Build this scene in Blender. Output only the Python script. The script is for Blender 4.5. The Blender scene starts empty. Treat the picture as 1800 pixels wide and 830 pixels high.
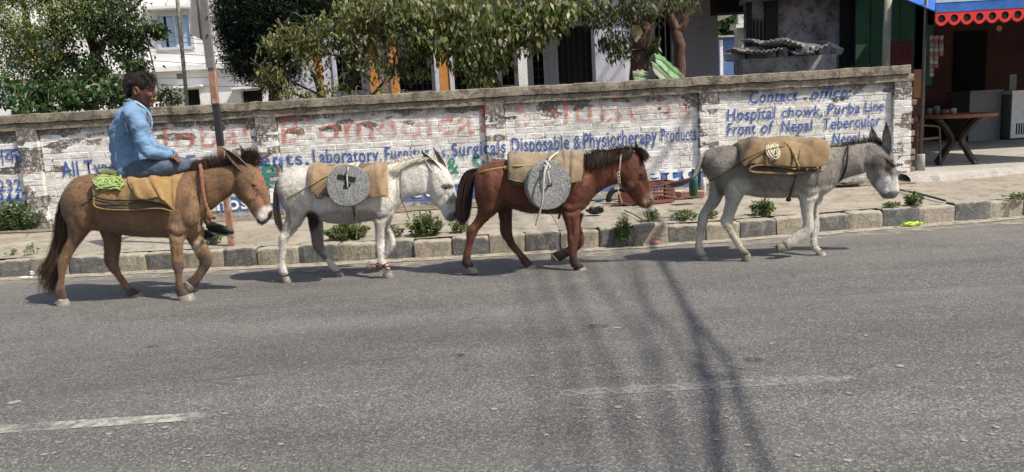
import bpy, math, random
import numpy as np
from mathutils import Vector, Matrix, noise as mnoise
random.seed(7); RNG = np.random.default_rng(7)
SC = bpy.context.scene
COL = SC.collection
# ------------------------------------------------------------------ camera
FPX = 1350.0; CX = 900.0; CY = 415.0; CAMH = 1.4
TH = math.atan(218/1350.0); RO = math.radians(3.2)
Fw = Vector((0, math.cos(TH), -math.sin(TH)))
R0 = Vector((1, 0, 0)); U0 = Vector((0, math.sin(TH), math.cos(TH)))
Rt = R0*math.cos(RO) - U0*math.sin(RO); Up = R0*math.sin(RO) + U0*math.cos(RO)
cam_d = bpy.data.cameras.new('camera'); cam = bpy.data.objects.new('camera', cam_d); COL.objects.link(cam)
cam_d.sensor_width = 36; cam_d.lens = 36*FPX/1800; cam_d.clip_end = 2000; cam_d.clip_start = .05
m = Matrix((Rt, Up, -Fw)).transposed().to_4x4(); m.translation = Vector((0, 0, CAMH)); cam.matrix_world = m
SC.camera = cam
SC.view_settings.view_transform = 'Standard'; SC.view_settings.look = 'None'
SC.view_settings.exposure = 0.45; SC.view_settings.gamma = 1
# ------------------------------------------------------------------ light
SUN_TO = Vector((0.70, -0.36, 1.0)).normalized()      # direction towards the sun
sun_d = bpy.data.lights.new('sun', 'SUN'); sun_o = bpy.data.objects.new('sun', sun_d); COL.objects.link(sun_o)
sun_d.energy = 4.6; sun_d.angle = math.radians(.53); sun_d.color = (1, .93, .81)
sun_o.rotation_euler = (-SUN_TO).to_track_quat('-Z', 'Y').to_euler(); sun_o.location = (0, 0, 30)
W = bpy.data.worlds.new('World'); SC.world = W; W.use_nodes = True
nt = W.node_tree; sky = nt.nodes.new('ShaderNodeTexSky'); sky.sky_type = 'NISHITA'; sky.sun_disc = False
sky.sun_elevation = math.asin(SUN_TO.z); sky.sun_rotation = math.atan2(SUN_TO.x, SUN_TO.y)
sky.air_density = 1.2; sky.dust_density = 2.5; sky.ozone_density = 1
bg = nt.nodes['Background']; bg.inputs[1].default_value = .12
nt.links.new(sky.outputs[0], bg.inputs[0])

def ray(px, py):
    return Fw*FPX + Rt*(px-CX) - Up*(py-CY)
def onZ(px, py, z=0.0):
    d = ray(px, py); t = (z-CAMH)/d.z
    return Vector((0, 0, CAMH)) + d*t
def onY(px, py, Y):
    d = ray(px, py); return Vector((0, 0, CAMH)) + d*(Y/d.y)
def mpp(Y):            # metres per photo pixel near depth Y
    return Y/FPX

# ------------------------------------------------------------------ scene helpers
def link(o, parent=None):
    COL.objects.link(o)
    if parent is not None:
        o.parent = parent
        o.matrix_parent_inverse = Matrix.Translation(-parent.location) if parent.type == 'EMPTY' else Matrix.Identity(4)
    return o
def tag(o, label=None, cat=None, group=None, kind=None):
    if label: o['label'] = label
    if cat: o['category'] = cat
    if group: o['group'] = group
    if kind: o['kind'] = kind
    return o
def thing(name, label, cat, loc=(0, 0, 0), group=None):
    o = bpy.data.objects.new(name, None); COL.objects.link(o); o.location = loc; o.empty_display_size = .1
    return tag(o, label, cat, group)
def mkmesh(name, V, Fc, mat, smooth=False):
    me = bpy.data.meshes.new(name)
    V = np.asarray(V, dtype=np.float64).reshape(-1, 3)
    me.from_pydata(V.tolist() if len(V) < 200 else V, [], Fc if isinstance(Fc, list) else Fc.tolist())
    if mat: me.materials.append(mat)
    if smooth: me.shade_smooth()
    me.update(); return me
def fastmesh(name, V, Fc, mat, smooth=False):
    """V (n,3), Fc (m,k) with constant k"""
    me = bpy.data.meshes.new(name); V = np.asarray(V, np.float32); Fc = np.asarray(Fc, np.int32)
    me.vertices.add(len(V)); me.vertices.foreach_set('co', V.ravel())
    k = Fc.shape[1]; me.loops.add(Fc.size); me.loops.foreach_set('vertex_index', Fc.ravel())
    me.polygons.add(len(Fc)); me.polygons.foreach_set('loop_start', np.arange(0, Fc.size, k, dtype=np.int32))
    me.update(calc_edges=True)
    if mat: me.materials.append(mat)
    if smooth: me.shade_smooth()
    return me
class MB:
    def __init__(s): s.v = []; s.f = []
    def add(s, V, Fc):
        n = len(s.v); s.v.extend([tuple(p) for p in V]); s.f.extend([tuple(i+n for i in f) for f in Fc]); return s
    def box(s, x0, x1, y0, y1, z0, z1, M=None, j=0):
        P = [Vector((x, y, z)) for z in (z0, z1) for y in (y0, y1) for x in (x0, x1)]
        if j: P = [p+Vector((random.uniform(-j, j), random.uniform(-j, j), random.uniform(-j, j))) for p in P]
        if M is not None: P = [M @ p for p in P]
        return s.add(P, [(0, 2, 3, 1), (4, 5, 7, 6), (0, 1, 5, 4), (2, 6, 7, 3), (0, 4, 6, 2), (1, 3, 7, 5)])
    def tube(s, pts, r, n=8, cap=True):
        pts = [Vector(p) for p in pts]; rs = r if hasattr(r, '__len__') else [r]*len(pts)
        V = []; up = None
        for i, p in enumerate(pts):
            t = (pts[min(i+1, len(pts)-1)]-pts[max(i-1, 0)]).normalized()
            if up is None:
                up = Vector((0, 0, 1)) if abs(t.z) < .9 else Vector((1, 0, 0))
            a = t.cross(up).normalized(); b = a.cross(t).normalized(); up = b
            for k in range(n):
                an = 2*math.pi*k/n; V.append(p+(a*math.cos(an)+b*math.sin(an))*rs[i])
        Fc = [(i*n+k, i*n+(k+1) % n, (i+1)*n+(k+1) % n, (i+1)*n+k) for i in range(len(pts)-1) for k in range(n)]
        if cap: Fc += [tuple(range(n-1, -1, -1)), tuple((len(pts)-1)*n+k for k in range(n))]
        return s.add(V, Fc)
    def loft(s, rings, cap=True):
        n = len(rings[0]); V = [p for r in rings for p in r]
        Fc = [(i*n+k, i*n+(k+1) % n, (i+1)*n+(k+1) % n, (i+1)*n+k) for i in range(len(rings)-1) for k in range(n)]
        if cap: Fc += [tuple(range(n-1, -1, -1)), tuple((len(rings)-1)*n+k for k in range(n))]
        return s.add(V, Fc)
    def lathe(s, c, prof, n=20, axis='Z', M=None):
        rings = []
        for (r, h) in prof:
            ring = []
            for k in range(n):
                a = 2*math.pi*k/n
                p = Vector((r*math.cos(a), r*math.sin(a), h)) if axis == 'Z' else Vector((r*math.cos(a), h, r*math.sin(a)))
                if M is not None: p = M @ p
                ring.append(p+Vector(c))
            rings.append(ring)
        return s.loft(rings)
    def poly_extrude(s, pts, d):
        """pts list of Vector outline, d Vector"""
        n = len(pts); V = [Vector(p) for p in pts]+[Vector(p)+Vector(d) for p in pts]
        return s.add(V, [tuple(range(n)), tuple(range(2*n-1, n-1, -1))]+[(k, (k+1) % n+0, (k+1) % n+n, k+n) for k in range(n)])
    def mesh(s, name, mat, smooth=False):
        me = bpy.data.meshes.new(name); me.from_pydata([tuple(v) for v in s.v], [], s.f); me.materials.append(mat)
        me.update()
        import bmesh as bmm
        b = bmm.new(); b.from_mesh(me); bmm.ops.recalc_face_normals(b, faces=b.faces); b.to_mesh(me); b.free()
        if smooth: me.shade_smooth()
        return me
    def build(s, name, mat, parent=None, smooth=False):
        return link(bpy.data.objects.new(name, s.mesh(name, mat, smooth)), parent)
def place(name, me, parent=None):
    return link(bpy.data.objects.new(name, me), parent)
def bevel(o, w=.004, seg=2):
    b = o.modifiers.new('bevel', 'BEVEL'); b.width = w; b.segments = seg; b.limit_method = 'ANGLE'; return o
def catmull(pts, sub=6):
    P = [np.array(p, float) for p in pts]; P = [2*P[0]-P[1]]+P+[2*P[-1]-P[-2]]; out = []
    for i in range(1, len(P)-2):
        for t in np.arange(0, 1, 1/sub):
            a, b, c, d = P[i-1], P[i], P[i+1], P[i+2]
            out.append(.5*((2*b)+(-a+c)*t+(2*a-5*b+4*c-d)*t*t+(-a+3*b-3*c+d)*t**3))
    out.append(P[-2]); return out
def lerp(a, b, t): return a+(b-a)*t
def interp(x, xs, ys): return float(np.interp(x, xs, ys))

# ------------------------------------------------------------------ materials
class NT:
    def __init__(s, name):
        s.m = bpy.data.materials.new(name); s.m.use_nodes = True; s.t = s.m.node_tree; s.b = s.t.nodes['Principled BSDF']
        s.b.inputs['Roughness'].default_value = .85
        s.b.inputs['Specular IOR Level'].default_value = .25
        s._pos = None
    def n(s, ty, **kw):
        x = s.t.nodes.new(ty)
        for k, v in kw.items(): setattr(x, k, v)
        return x
    def L(s, a, b): s.t.links.new(a, b)
    def inp(s, sock, v):
        if isinstance(v, bpy.types.NodeSocket): s.L(v, sock)
        elif isinstance(v, (tuple, list)) and sock.type == 'RGBA' and len(v) == 3: sock.default_value = (*v, 1)
        else: sock.default_value = v
    def pos(s, kind='world'):
        if kind == 'world':
            return s.n('ShaderNodeNewGeometry').outputs['Position']
        return s.n('ShaderNodeTexCoord').outputs['Object']
    def mapping(s, vec, scale=(1, 1, 1), rot=(0, 0, 0), loc=(0, 0, 0)):
        x = s.n('ShaderNodeMapping'); s.L(vec, x.inputs[0]); x.inputs['Scale'].default_value = scale
        x.inputs['Rotation'].default_value = rot; x.inputs['Location'].default_value = loc; return x.outputs[0]
    def noise(s, vec, sc, det=4, rough=.6, dist=0, out=0):
        x = s.n('ShaderNodeTexNoise'); s.L(vec, x.inputs['Vector']); x.inputs['Scale'].default_value = sc
        x.inputs['Detail'].default_value = det; x.inputs['Roughness'].default_value = rough; x.inputs['Distortion'].default_value = dist
        return x.outputs[out]
    def voro(s, vec, sc, feature='F1', out='Distance', rand=1):
        x = s.n('ShaderNodeTexVoronoi', feature=feature); s.L(vec, x.inputs['Vector']); x.inputs['Scale'].default_value = sc
        x.inputs['Randomness'].default_value = rand; return x.outputs[out]
    def ramp(s, f, stops):
        x = s.n('ShaderNodeValToRGB'); s.L(f, x.inputs[0]); e = x.color_ramp.elements
        while len(e) < len(stops): e.new(.5)
        for i, (p, c) in enumerate(stops):
            e[i].position = p; e[i].color = (c, c, c, 1) if not hasattr(c, '__len__') else (*c, 1)
        return x.outputs[0]
    def mix(s, f, a, b, mode='MIX'):
        x = s.n('ShaderNodeMix', data_type='RGBA', blend_type=mode); s.inp(x.inputs[0], f); s.inp(x.inputs[6], a); s.inp(x.inputs[7], b); return x.outputs[2]
    def math(s, op, a, b=0.0, clamp=False):
        x = s.n('ShaderNodeMath', operation=op, use_clamp=clamp); s.inp(x.inputs[0], a); s.inp(x.inputs[1], b); return x.outputs[0]
    def sep(s, v):
        x = s.n('ShaderNodeSeparateXYZ'); s.L(v, x.inputs[0]); return x.outputs
    def band(s, v, lo, hi, soft):
        """1 inside lo..hi"""
        a = s.n('ShaderNodeMapRange'); s.L(v, a.inputs[0]); a.inputs[1].default_value = lo-soft; a.inputs[2].default_value = lo+soft
        b = s.n('ShaderNodeMapRange'); s.L(v, b.inputs[0]); b.inputs[1].default_value = hi-soft; b.inputs[2].default_value = hi+soft
        b.inputs[3].default_value = 1; b.inputs[4].default_value = 0
        return s.math('MULTIPLY', a.outputs[0], b.outputs[0])
    def rand(s): return s.n('ShaderNodeObjectInfo').outputs['Random']
    def attr(s, name): 
        return s.n('ShaderNodeAttribute', attribute_name=name).outputs['Color']
    def bump(s, h, strength=.5, dist=.01):
        x = s.n('ShaderNodeBump'); x.inputs['Strength'].default_value = strength; x.inputs['Distance'].default_value = dist
        s.inp(x.inputs['Height'], h); s.L(x.outputs[0], s.b.inputs['Normal'])
    def col(s, c): s.inp(s.b.inputs['Base Color'], c); return s.m
def simple(name, c, rough=.8, var=.25, sc=8, bump=.3, bd=.004, metal=0, spec=.25, kind='world', stretch=(1, 1, 1), dirt=None):
    k = NT(name); p = k.mapping(k.pos(kind), stretch)
    f = k.noise(p, sc, 5, .65); g = k.noise(p, sc*6, 3, .6)
    d = tuple(x*(1-var) for x in c); l = tuple(min(1, x*(1+var)) for x in c)
    cc = k.mix(k.ramp(f, [(.3, 0.), (.7, 1.)]), d, l)
    cc = k.mix(k.math('MULTIPLY', k.ramp(g, [(.35, 1.), (.6, 0.)]), .35), cc, tuple(x*.55 for x in c))
    if dirt:
        cc = k.mix(k.ramp(k.noise(p, sc*.7, 6, .7), [(.5, 0.), (.62, 1.)]), cc, dirt)
    k.col(cc); k.b.inputs['Roughness'].default_value = rough; k.b.inputs['Metallic'].default_value = metal
    k.b.inputs['Specular IOR Level'].default_value = spec
    if bump: k.bump(g, bump, bd)
    return k.m
# ------------------------------------------------------------------ setting
WY = 10.42                                      # face of the painted wall bays
KERB = [(-10, 7.75), (-7.5, 7.78), (-5.3, 7.80), (-3.6, 7.72), (-2.0, 7.62), (-.3, 7.585), (1.0, 7.61), (2.2, 7.68), (3.8, 7.86), (5.33, 8.05), (8, 8.45), (14, 9.6), (24, 12)]
def kerb_y(x): return interp(x, [a for a, b in KERB], [b for a, b in KERB])
def m_asphalt():
    k = NT('asphalt'); p = k.pos()
    ps = k.mapping(p, (.35, 1.6, 1))
    c = k.mix(k.ramp(k.noise(ps, 1.1, 5, .6), [(.3, 0.), (.7, 1.)]), (.103, .100, .096), (.188, .180, .170))
    c = k.mix(k.ramp(k.noise(p, 4.5, 4, .6), [(.35, 0.), (.75, .5)]), c, (.105, .098, .092))
    v = k.voro(p, 125, out='Color'); s = k.n('ShaderNodeSeparateColor'); k.L(v, s.inputs[0])
    g = k.ramp(s.outputs[0], [(0., .48), (.45, .82), (.8, 1.12), (1., 2.0)])
    c = k.mix(1., c, g, 'MULTIPLY')
    f = k.noise(p, 260, 2, .8); c = k.mix(.9, c, k.ramp(f, [(.3, .4), (.5, .95), (.7, 1.6)]), 'MULTIPLY')
    sp = k.ramp(k.noise(p, 60, 2, .5), [(.70, 0.), (.735, 1.)]); c = k.mix(k.math('MULTIPLY', sp, .5), c, (.40, .38, .34))
    xyz = k.sep(p)
    cr = k.voro(k.mapping(p, (.55, .9, 1)), 1.0, 'DISTANCE_TO_EDGE'); cr = k.ramp(k.math('ADD', cr, k.math('MULTIPLY', k.math('SUBTRACT', k.noise(p, 6, 5, .7), .5), .03)), [(.0, 1.), (.007, 0.)]); c = k.mix(k.math('MULTIPLY', cr, k.ramp(k.noise(p, .9, 2), [(.52, 0.), (.6, .55)])), c, (.045, .042, .04))
    for yb, wd_ in ((2.95, .16), (5.15, .22), (6.35, .2)): tk = k.band(xyz[1], yb-wd_, yb+wd_, .18); c = k.mix(k.math('MULTIPLY', tk, k.math('MULTIPLY', k.noise(ps, .8, 3), .30)), c, (.20, .19, .175))
    lane = k.band(xyz[1], 3.85, 4.9, .35); c = k.mix(k.math('MULTIPLY', lane, .16), c, (.06, .058, .058))
    dust = k.n('ShaderNodeMapRange'); k.L(xyz[1], dust.inputs[0]); dust.inputs[1].default_value = 6.4; dust.inputs[2].default_value = 8.3
    c = k.mix(k.math('MULTIPLY', dust.outputs[0], k.ramp(k.noise(ps, 3, 5, .6), [(.3, .1), (.7, .8)])), c, (.25, .225, .19))
    k.col(c); k.b.inputs['Roughness'].default_value = .8; k.b.inputs['Specular IOR Level'].default_value = .3
    k.bump(k.math('ADD', k.math('MULTIPLY', s.outputs[1], .7), f), .8, .006); return k.m
def m_concrete(name, a, b, stain=(.12, .11, .09), sc=1.0, bump=.5, spot=.56):
    k = NT(name); p = k.pos()
    c = k.mix(k.ramp(k.noise(p, 1.6*sc, 6, .65), [(.3, 0.), (.7, 1.)]), a, b)
    c = k.mix(k.ramp(k.noise(p, 5*sc, 6, .75, .5), [(spot, 0.), (spot+.14, .75)]), c, stain)
    f = k.noise(p, 45, 4, .7); c = k.mix(.8, c, k.ramp(f, [(.3, .62), (.7, 1.3)]), 'MULTIPLY')
    cr = k.voro(k.mapping(p, (1, 1, 1)), 1.1*sc, 'DISTANCE_TO_EDGE'); cr = k.ramp(cr, [(0., 1.), (.012, 0.)])
    c = k.mix(k.math('MULTIPLY', cr, k.ramp(k.noise(p, 2, 3), [(.45, 0.), (.55, .6)])), c, (.07, .065, .055))
    k.col(c); k.bump(k.math('ADD', f, k.math('MULTIPLY', k.noise(p, 12, 4), .6)), bump, .012); return k.m
def m_paint_wall():
    k = NT('whitewashed brick'); p = k.pos(); xyz = k.sep(p); z = xyz[2]
    c = k.mix(k.ramp(k.noise(p, 2.6, 7, .7), [(.34, 0.), (.60, 1.)]), (.50, .48, .455), (.80, .79, .775))
    c = k.mix(k.ramp(k.noise(k.mapping(p, (1, 1, 3)), 9, 6, .75, .6), [(.40, 1.), (.50, 0.)]), c, (.47, .435, .39))
    fine = k.noise(p, 46, 5, .75); c = k.mix(k.ramp(fine, [(.33, .85), (.47, 0.)]), c, (.30, .265, .23))
    # bare bricks where the whitewash has come away: brick shaped cells, commoner high up and low down
    v = k.voro(k.mapping(p, (4.1, .01, 12.4)), 1.0, out='Color', rand=.55); s = k.n('ShaderNodeSeparateColor'); k.L(v, s.inputs[0])
    top = k.n('ShaderNodeMapRange'); k.L(z, top.inputs[0]); top.inputs[1].default_value = 1.22; top.inputs[2].default_value = 1.50; top.inputs[4].default_value = .40
    low = k.n('ShaderNodeMapRange'); k.L(z, low.inputs[0]); low.inputs[1].default_value = .42; low.inputs[2].default_value = .19; low.inputs[4].default_value = .16
    pil = None
    for a, b in PIL:
        q = k.band(xyz[0], a-.01, b+.01, .01); pil = q if pil is None else k.math('MAXIMUM', pil, q)
    left = k.n('ShaderNodeMapRange'); k.L(xyz[0], left.inputs[0]); left.inputs[1].default_value = -1.5; left.inputs[2].default_value = -4.5; left.inputs[4].default_value = .11
    th = k.math('ADD', k.math('ADD', top.outputs[0], low.outputs[0]), k.math('ADD', k.math('MULTIPLY', pil, .26), left.outputs[0]))
    th = k.math('ADD', th, k.math('MULTIPLY', k.math('SUBTRACT', k.noise(p, 3.2, 5, .7), .5), .7))
    bare = k.math('GREATER_THAN', k.math('ADD', k.math('MULTIPLY', s.outputs[0], .6), k.math('MULTIPLY', th, 1.)), .66)
    edge = k.ramp(k.noise(p, 26, 5, .75), [(.36, 0.), (.5, 1.)])
    bc = k.mix(s.outputs[1], (.085, .078, .072), (.235, .16, .125)); bc = k.mix(k.math('MULTIPLY', s.outputs[2], .65), bc, (.10, .10, .10))
    c = k.mix(k.math('MULTIPLY', bare, edge), c, bc)
    # run-off stain under the coping
    st = k.n('ShaderNodeMapRange'); k.L(z, st.inputs[0]); st.inputs[1].default_value = 1.36; st.inputs[2].default_value = 1.50
    c = k.mix(k.math('MULTIPLY', st.outputs[0], k.ramp(k.noise(k.mapping(p, (1, 1, .5)), 5, 5, .7), [(.35, .25), (.6, .95)])), c, (.10, .095, .09))
    # painted blue band along the foot
    zz = k.math('ADD', z, k.math('MULTIPLY', k.math('SUBTRACT', k.noise(p, 1.5, 3), .5), .03))
    m = k.math('MULTIPLY', k.band(zz, .255, .475, .006), k.band(xyz[0], -3.98, 2.60, .01))
    m = k.math('MULTIPLY', m, k.ramp(k.noise(p, 20, 5, .75), [(.33, 0.), (.42, .93)]))
    c = k.mix(m, c, (.05, .13, .36))
    dl = k.n('ShaderNodeMapRange'); k.L(z, dl.inputs[0]); dl.inputs[1].default_value = .34; dl.inputs[2].default_value = .19
    c = k.mix(k.math('MULTIPLY', dl.outputs[0], k.ramp(k.noise(p, 7, 5, .7), [(.3, .3), (.6, 1.)])), c, (.22, .19, .155))
    k.col(c); k.bump(k.math('ADD', fine, k.noise(p, 14, 5, .7)), .55, .012); return k.m
def m_decal(name, c, lo=.36, hi=.46, sc=18, full=1.0, big=0.0):
    k = NT(name); p = k.pos(); tr = k.n('ShaderNodeBsdfTransparent'); mx = k.n('ShaderNodeMixShader')
    a = k.ramp(k.noise(p, sc, 6, .75), [(lo, 0.), (hi, full)])
    if big: a = k.math('MULTIPLY', a, k.ramp(k.noise(p, big, 4, .6), [(.35, .15), (.6, 1.)]))
    cc = k.mix(k.noise(p, 9, 4), tuple(x*.75 for x in c), tuple(min(1, x*1.3) for x in c)); k.col(cc)
    k.L(a, mx.inputs[0]); k.L(tr.outputs[0], mx.inputs[1]); k.L(k.b.outputs[0], mx.inputs[2])
    k.L(mx.outputs[0], k.t.nodes['Material Output'].inputs[0]); k.b.inputs['Roughness'].default_value = .8
    return k.m
def wx(px, py): return onY(px, py, WY).x
PILPX = [(46, 82), (459, 496), (857, 891), (1228, 1262), (1567, 1597)]
PIL = [(wx(a, 290-.056*(a-700)), wx(b, 290-.056*(b-700))) for a, b in PILPX]
WX0, WX1 = -9.2, PIL[-1][1]
M_WALL = m_paint_wall()
M_ASPH = m_asphalt()
M_PAVE = m_concrete('worn pavement concrete', (.24, .21, .165), (.37, .33, .27), (.14, .115, .08), 1.0, .8, .50)
M_APRON = m_concrete('forecourt cement', (.30, .28, .25), (.40, .38, .345), (.18, .16, .13))
M_COPE = m_concrete('weathered leaf-shaded coping cement', (.15, .125, .095), (.34, .29, .225), (.055, .05, .042), 1.5, 1., .47)  # dark blotches are weathering, plus leaf shade put into the colour
M_KD = m_concrete('kerb dark paint', (.085, .088, .093), (.15, .148, .142), (.25, .22, .175), 3, .7, .5)
M_KP = m_concrete('kerb pale paint', (.25, .22, .175), (.35, .31, .25), (.14, .12, .09), 3, .6, .52)
def dusty_top(m, c=(.33, .295, .235)):
    t = m.node_tree; b = t.nodes['Principled BSDF']; l = b.inputs['Base Color'].links[0].from_socket
    g = t.nodes.new('ShaderNodeNewGeometry'); sx = t.nodes.new('ShaderNodeSeparateXYZ'); t.links.new(g.outputs['True Normal'], sx.inputs[0])
    mr = t.nodes.new('ShaderNodeMapRange'); t.links.new(sx.outputs[2], mr.inputs[0]); mr.inputs[1].default_value = .3; mr.inputs[2].default_value = .9; mr.inputs[4].default_value = .8
    mx = t.nodes.new('ShaderNodeMix'); mx.data_type = 'RGBA'; t.links.new(mr.outputs[0], mx.inputs[0]); t.links.new(l, mx.inputs[6]); mx.inputs[7].default_value = (*c, 1); t.links.new(mx.outputs[2], b.inputs['Base Color'])
dusty_top(M_KD); dusty_top(M_KP)
M_DIRT = m_concrete('dry soil', (.17, .14, .10), (.26, .22, .165), (.09, .075, .055), 3, 1., .5)

# ground sheet (yard and beyond), road, pavement
xs = np.concatenate([np.linspace(-10, 8, 61), [10, 14, 24, 60]]); 
g = MB(); g.add([(-300, -60, -.03), (300, -60, -.03), (300, 400, -.03), (-300, 400, -.03)], [(0, 1, 2, 3)])
tag(g.build('ground', M_DIRT), kind='structure')
r = MB(); r.add([(-120, -40, 0), (120, -40, 0), (120, 16, 0), (-120, 16, 0)], [(0, 1, 2, 3)])
road = tag(r.build('road', M_ASPH), kind='structure')
def strip(name, x0, x1, fa, fb, z, mat, n=60, dz=.0, rows=1):
    X = np.linspace(x0, x1, n); V = []; Fc = []
    for i, x in enumerate(X):
        for j in range(rows+1):
            y = lerp(fa(x), fb(x), j/rows); V.append((x, y, z+dz*mnoise.noise(Vector((x*1.3, y*1.3, 3)))))
    for i in range(n-1):
        for j in range(rows): a = i*(rows+1)+j; Fc.append((a, a+rows+1, a+rows+2, a+1))
    return place(name, mkmesh(name, V, Fc, mat, True))
PZ = .19
KT = .13
pv = tag(strip('pavement', -14, 14, lambda x: kerb_y(x)+KT, lambda x: WY+.3, PZ-.006, M_PAVE, 220, .012, 14), kind='structure')
tag(strip('soil_strip', -9.5, 5.35, lambda x: WY-.42+.13*mnoise.noise(Vector((x*1.7, 0, 0)))+.05*mnoise.noise(Vector((x*7, 0, 0))), lambda x: WY+.05, PZ+.004, M_DIRT, 160, .03, 8), kind='structure')
# yard ground behind the wall
y = MB(); y.add([(-60, WY+.25, .12), (60, WY+.25, .12), (60, 120, .12), (-60, 120, .12)], [(0, 1, 2, 3)]); tag(y.build('yard_ground', M_DIRT), kind='structure')
# kerb stones
joints = [(-130, 0), (-65, 1), (-5, 0), (55, 1), (127, 0), (195, 1), (262, 0), (330, 1), (399, 0), (460, 1), (532, 0), (600, 1), (664, 0), (730, 1), (796, 0), (861, 1), (925, 0), (986, 1), (1053, 0), (1083, -1), (1114, 1), (1175, 0), (1240, 1), (1300, 0), (1365, 1), (1438, 0), (1495, 1), (1556, 0), (1622, 1), (1683, 0), (1742, 1), (1800, 0), (1862, 1), (1930, 0)]
kerb = tag(bpy.data.objects.new('kerb', None), kind='structure'); COL.objects.link(kerb)
from mathutils import noise as _n
def rough_block(p0, p1, z0, z1, depth, mat, name, parent, seg=9, amp=.009, cham=.022, dz0=0, dz1=0):
    """block between two ground points (front edge) going back by depth, with worn top edge"""
    d = (p1-p0); d.z = 0; L = d.length; d.normalize(); nrm = Vector((-d.y, d.x, 0)); off = Vector((random.random()*50, 0, 0))
    prof = [(0, z0), (0, lerp(z0, z1, .5)), (.002, z1-cham), (cham*.35, z1-cham*.35), (cham, z1), (depth*.5, z1+.001), (depth, z1), (depth, z0)]
    rings = []
    for i in range(seg+1):
        t = i/seg; q = []
        for (a, z) in prof:
            e = 1 if 0 < i < seg else 0
            inn = .007 if e == 0 else 0
            P = p0+d*(t*L)+nrm*(a+(inn if a < depth*.4 else 0)); P.z = z+(lerp(dz0, dz1, t) if z > z0 else 0)-(inn if z > z0 else 0)
            nn = _n.noise_vector(P*9+off)*amp+_n.noise_vector(P*28+off)*amp*.7
            if z == z0: nn.z = 0
            q.append(P+nn)
        rings.append(q)
    b = MB(); b.loft(rings); return b.build(name, mat, parent, False)
for i in range(len(joints)-1):
    a, pale = joints[i]; b, _ = joints[i+1]
    if pale < 0: continue
    xa = onY(a, interp(a, [0, 500, 850, 1060, 1180, 1620, 1780], [489, 462, 448, 434, 427, 396, 382]), kerb_y(0)).x
    A = onZ(a+1.2, interp(a, [-130, 0, 500, 850, 1060, 1180, 1620, 1780, 1930], [496, 489, 462, 448, 434, 427, 397, 382, 369]))
    B = onZ(b-1.2, interp(b, [-130, 0, 500, 850, 1060, 1180, 1620, 1780, 1930], [496, 489, 462, 448, 434, 427, 397, 382, 369]))
    A.y = kerb_y(A.x)+random.uniform(-.014, .014); B.y = kerb_y(B.x)+random.uniform(-.014, .014)
    t = random.uniform(-.02, .006)
    rough_block(A, B, -.02, PZ+.004+t, KT+.03, M_KP if pale else M_KD, 'kerb_stone', kerb, dz0=random.uniform(-.011, .008), dz1=random.uniform(-.011, .008))
# mortar core under the joints
tag(strip('kerb_bed', -9.8, 8.0, lambda x: kerb_y(x)+.022, lambda x: kerb_y(x)+.16, PZ-.028, M_PAVE, 120, .01, 1), kind='structure')
kb = MB(); X = np.linspace(-9.8, 8, 120)
kb.add([(x, kerb_y(x)+.022, z) for x in X for z in (-.01, PZ-.028)], [(2*i, 2*i+2, 2*i+3, 2*i+1) for i in range(119)]); tag(kb.build('kerb_mortar', M_PAVE), kind='structure')
for x0, x1 in ((-45, -9.8), (8, 40)):
    rough_block(Vector((x0, interp(x0, [-45, -9.8, 8, 40], [7.7, 7.75, 8.45, 15]), 0)), Vector((x1, interp(x1, [-45, -9.8, 8, 40], [7.7, 7.75, 8.45, 15]), 0)), -.02, PZ, .2, M_KP, 'kerb_stone', kerb, seg=12)
# dust along the kerb, dashes: worn decals with real lying sheets
tag(strip('gutter_dust', -9.8, 10, lambda x: kerb_y(x)-.40-.10*mnoise.noise(Vector((x*.8, 5, 0)))-.04*mnoise.noise(Vector((x*5, 5, 0))), lambda x: kerb_y(x)+.03, .004, m_decal('gutter dust', (.30, .27, .225), .40, .62, 5, .85), 160, 0, 1), kind='structure')
tag(strip('gutter_dust', -9.8, 10, lambda x: kerb_y(x)-.17-.06*mnoise.noise(Vector((x*1.8, 9, 0))), lambda x: kerb_y(x)+.03, .008, m_decal('gutter silt', (.33, .295, .24), .30, .50, 9, .9), 160, 0, 1), kind='structure')
M_LINE = m_decal('worn lane paint', (.41, .385, .345), .35, .55, 18, .82, 3.)
M_LINE2 = m_decal('faded lane paint', (.30, .285, .26), .40, .60, 24, .62)
for (pa, pb, mt, w) in (((-500, 789), (372, 731), M_LINE, .105), ((985, 693), (1500, 664), M_LINE2, .10)):
    A = onZ(*pa); B = onZ(*pb)
    n = 40; V = []
    for i in range(n+1):
        t = i/n; c = A.lerp(B, t); e = .02*(i in (0, n))
        V += [(c.x, c.y-w/2+e+.006*mnoise.noise(c*6), .004), (c.x, c.y+w/2-e+.006*mnoise.noise(c*7), .004)]
    o = place('lane_marking', mkmesh('lane_marking', V, [(2*i, 2*i+2, 2*i+3, 2*i+1) for i in range(n)], mt)); tag(o, kind='structure')
# pale dry flecks trodden on the road
lf = MB()
def fleck(c, s, up=.004, k=6):
    a0 = random.random()*6; ring = [(c.x+s*random.uniform(.5, 1)*math.cos(a0+2*math.pi*q/k), c.y+s*.8*random.uniform(.5, 1)*math.sin(a0+2*math.pi*q/k), up) for q in range(k)]
    lf.add(ring+[(c.x, c.y, up+.002)], [(q, (q+1) % k, k) for q in range(k)])
for (px, py, s) in [(25, 708, .045), (265, 748, .02), (290, 752, .022), (395, 584, .022), (438, 575, .02), (95, 797, .02), (78, 800, .02), (308, 708, .02), (1085, 577, .03), (868, 720, .025), (1085, 716, .03), (1123, 735, .02), (1280, 640, .02), (757, 612, .022), (1582, 644, .03), (1492, 692, .02), (1720, 640, .02), (1258, 773, .02), (960, 765, .02), (1024, 693, .02), (420, 667, .02), (625, 690, .02), (970, 622, .02), (385, 617, .02)]:
    fleck(onZ(px, py), s)
for _ in range(170):
    fleck(onZ(random.uniform(0, 1800), 470+360*random.random()**.8), random.uniform(.004, .012))
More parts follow.
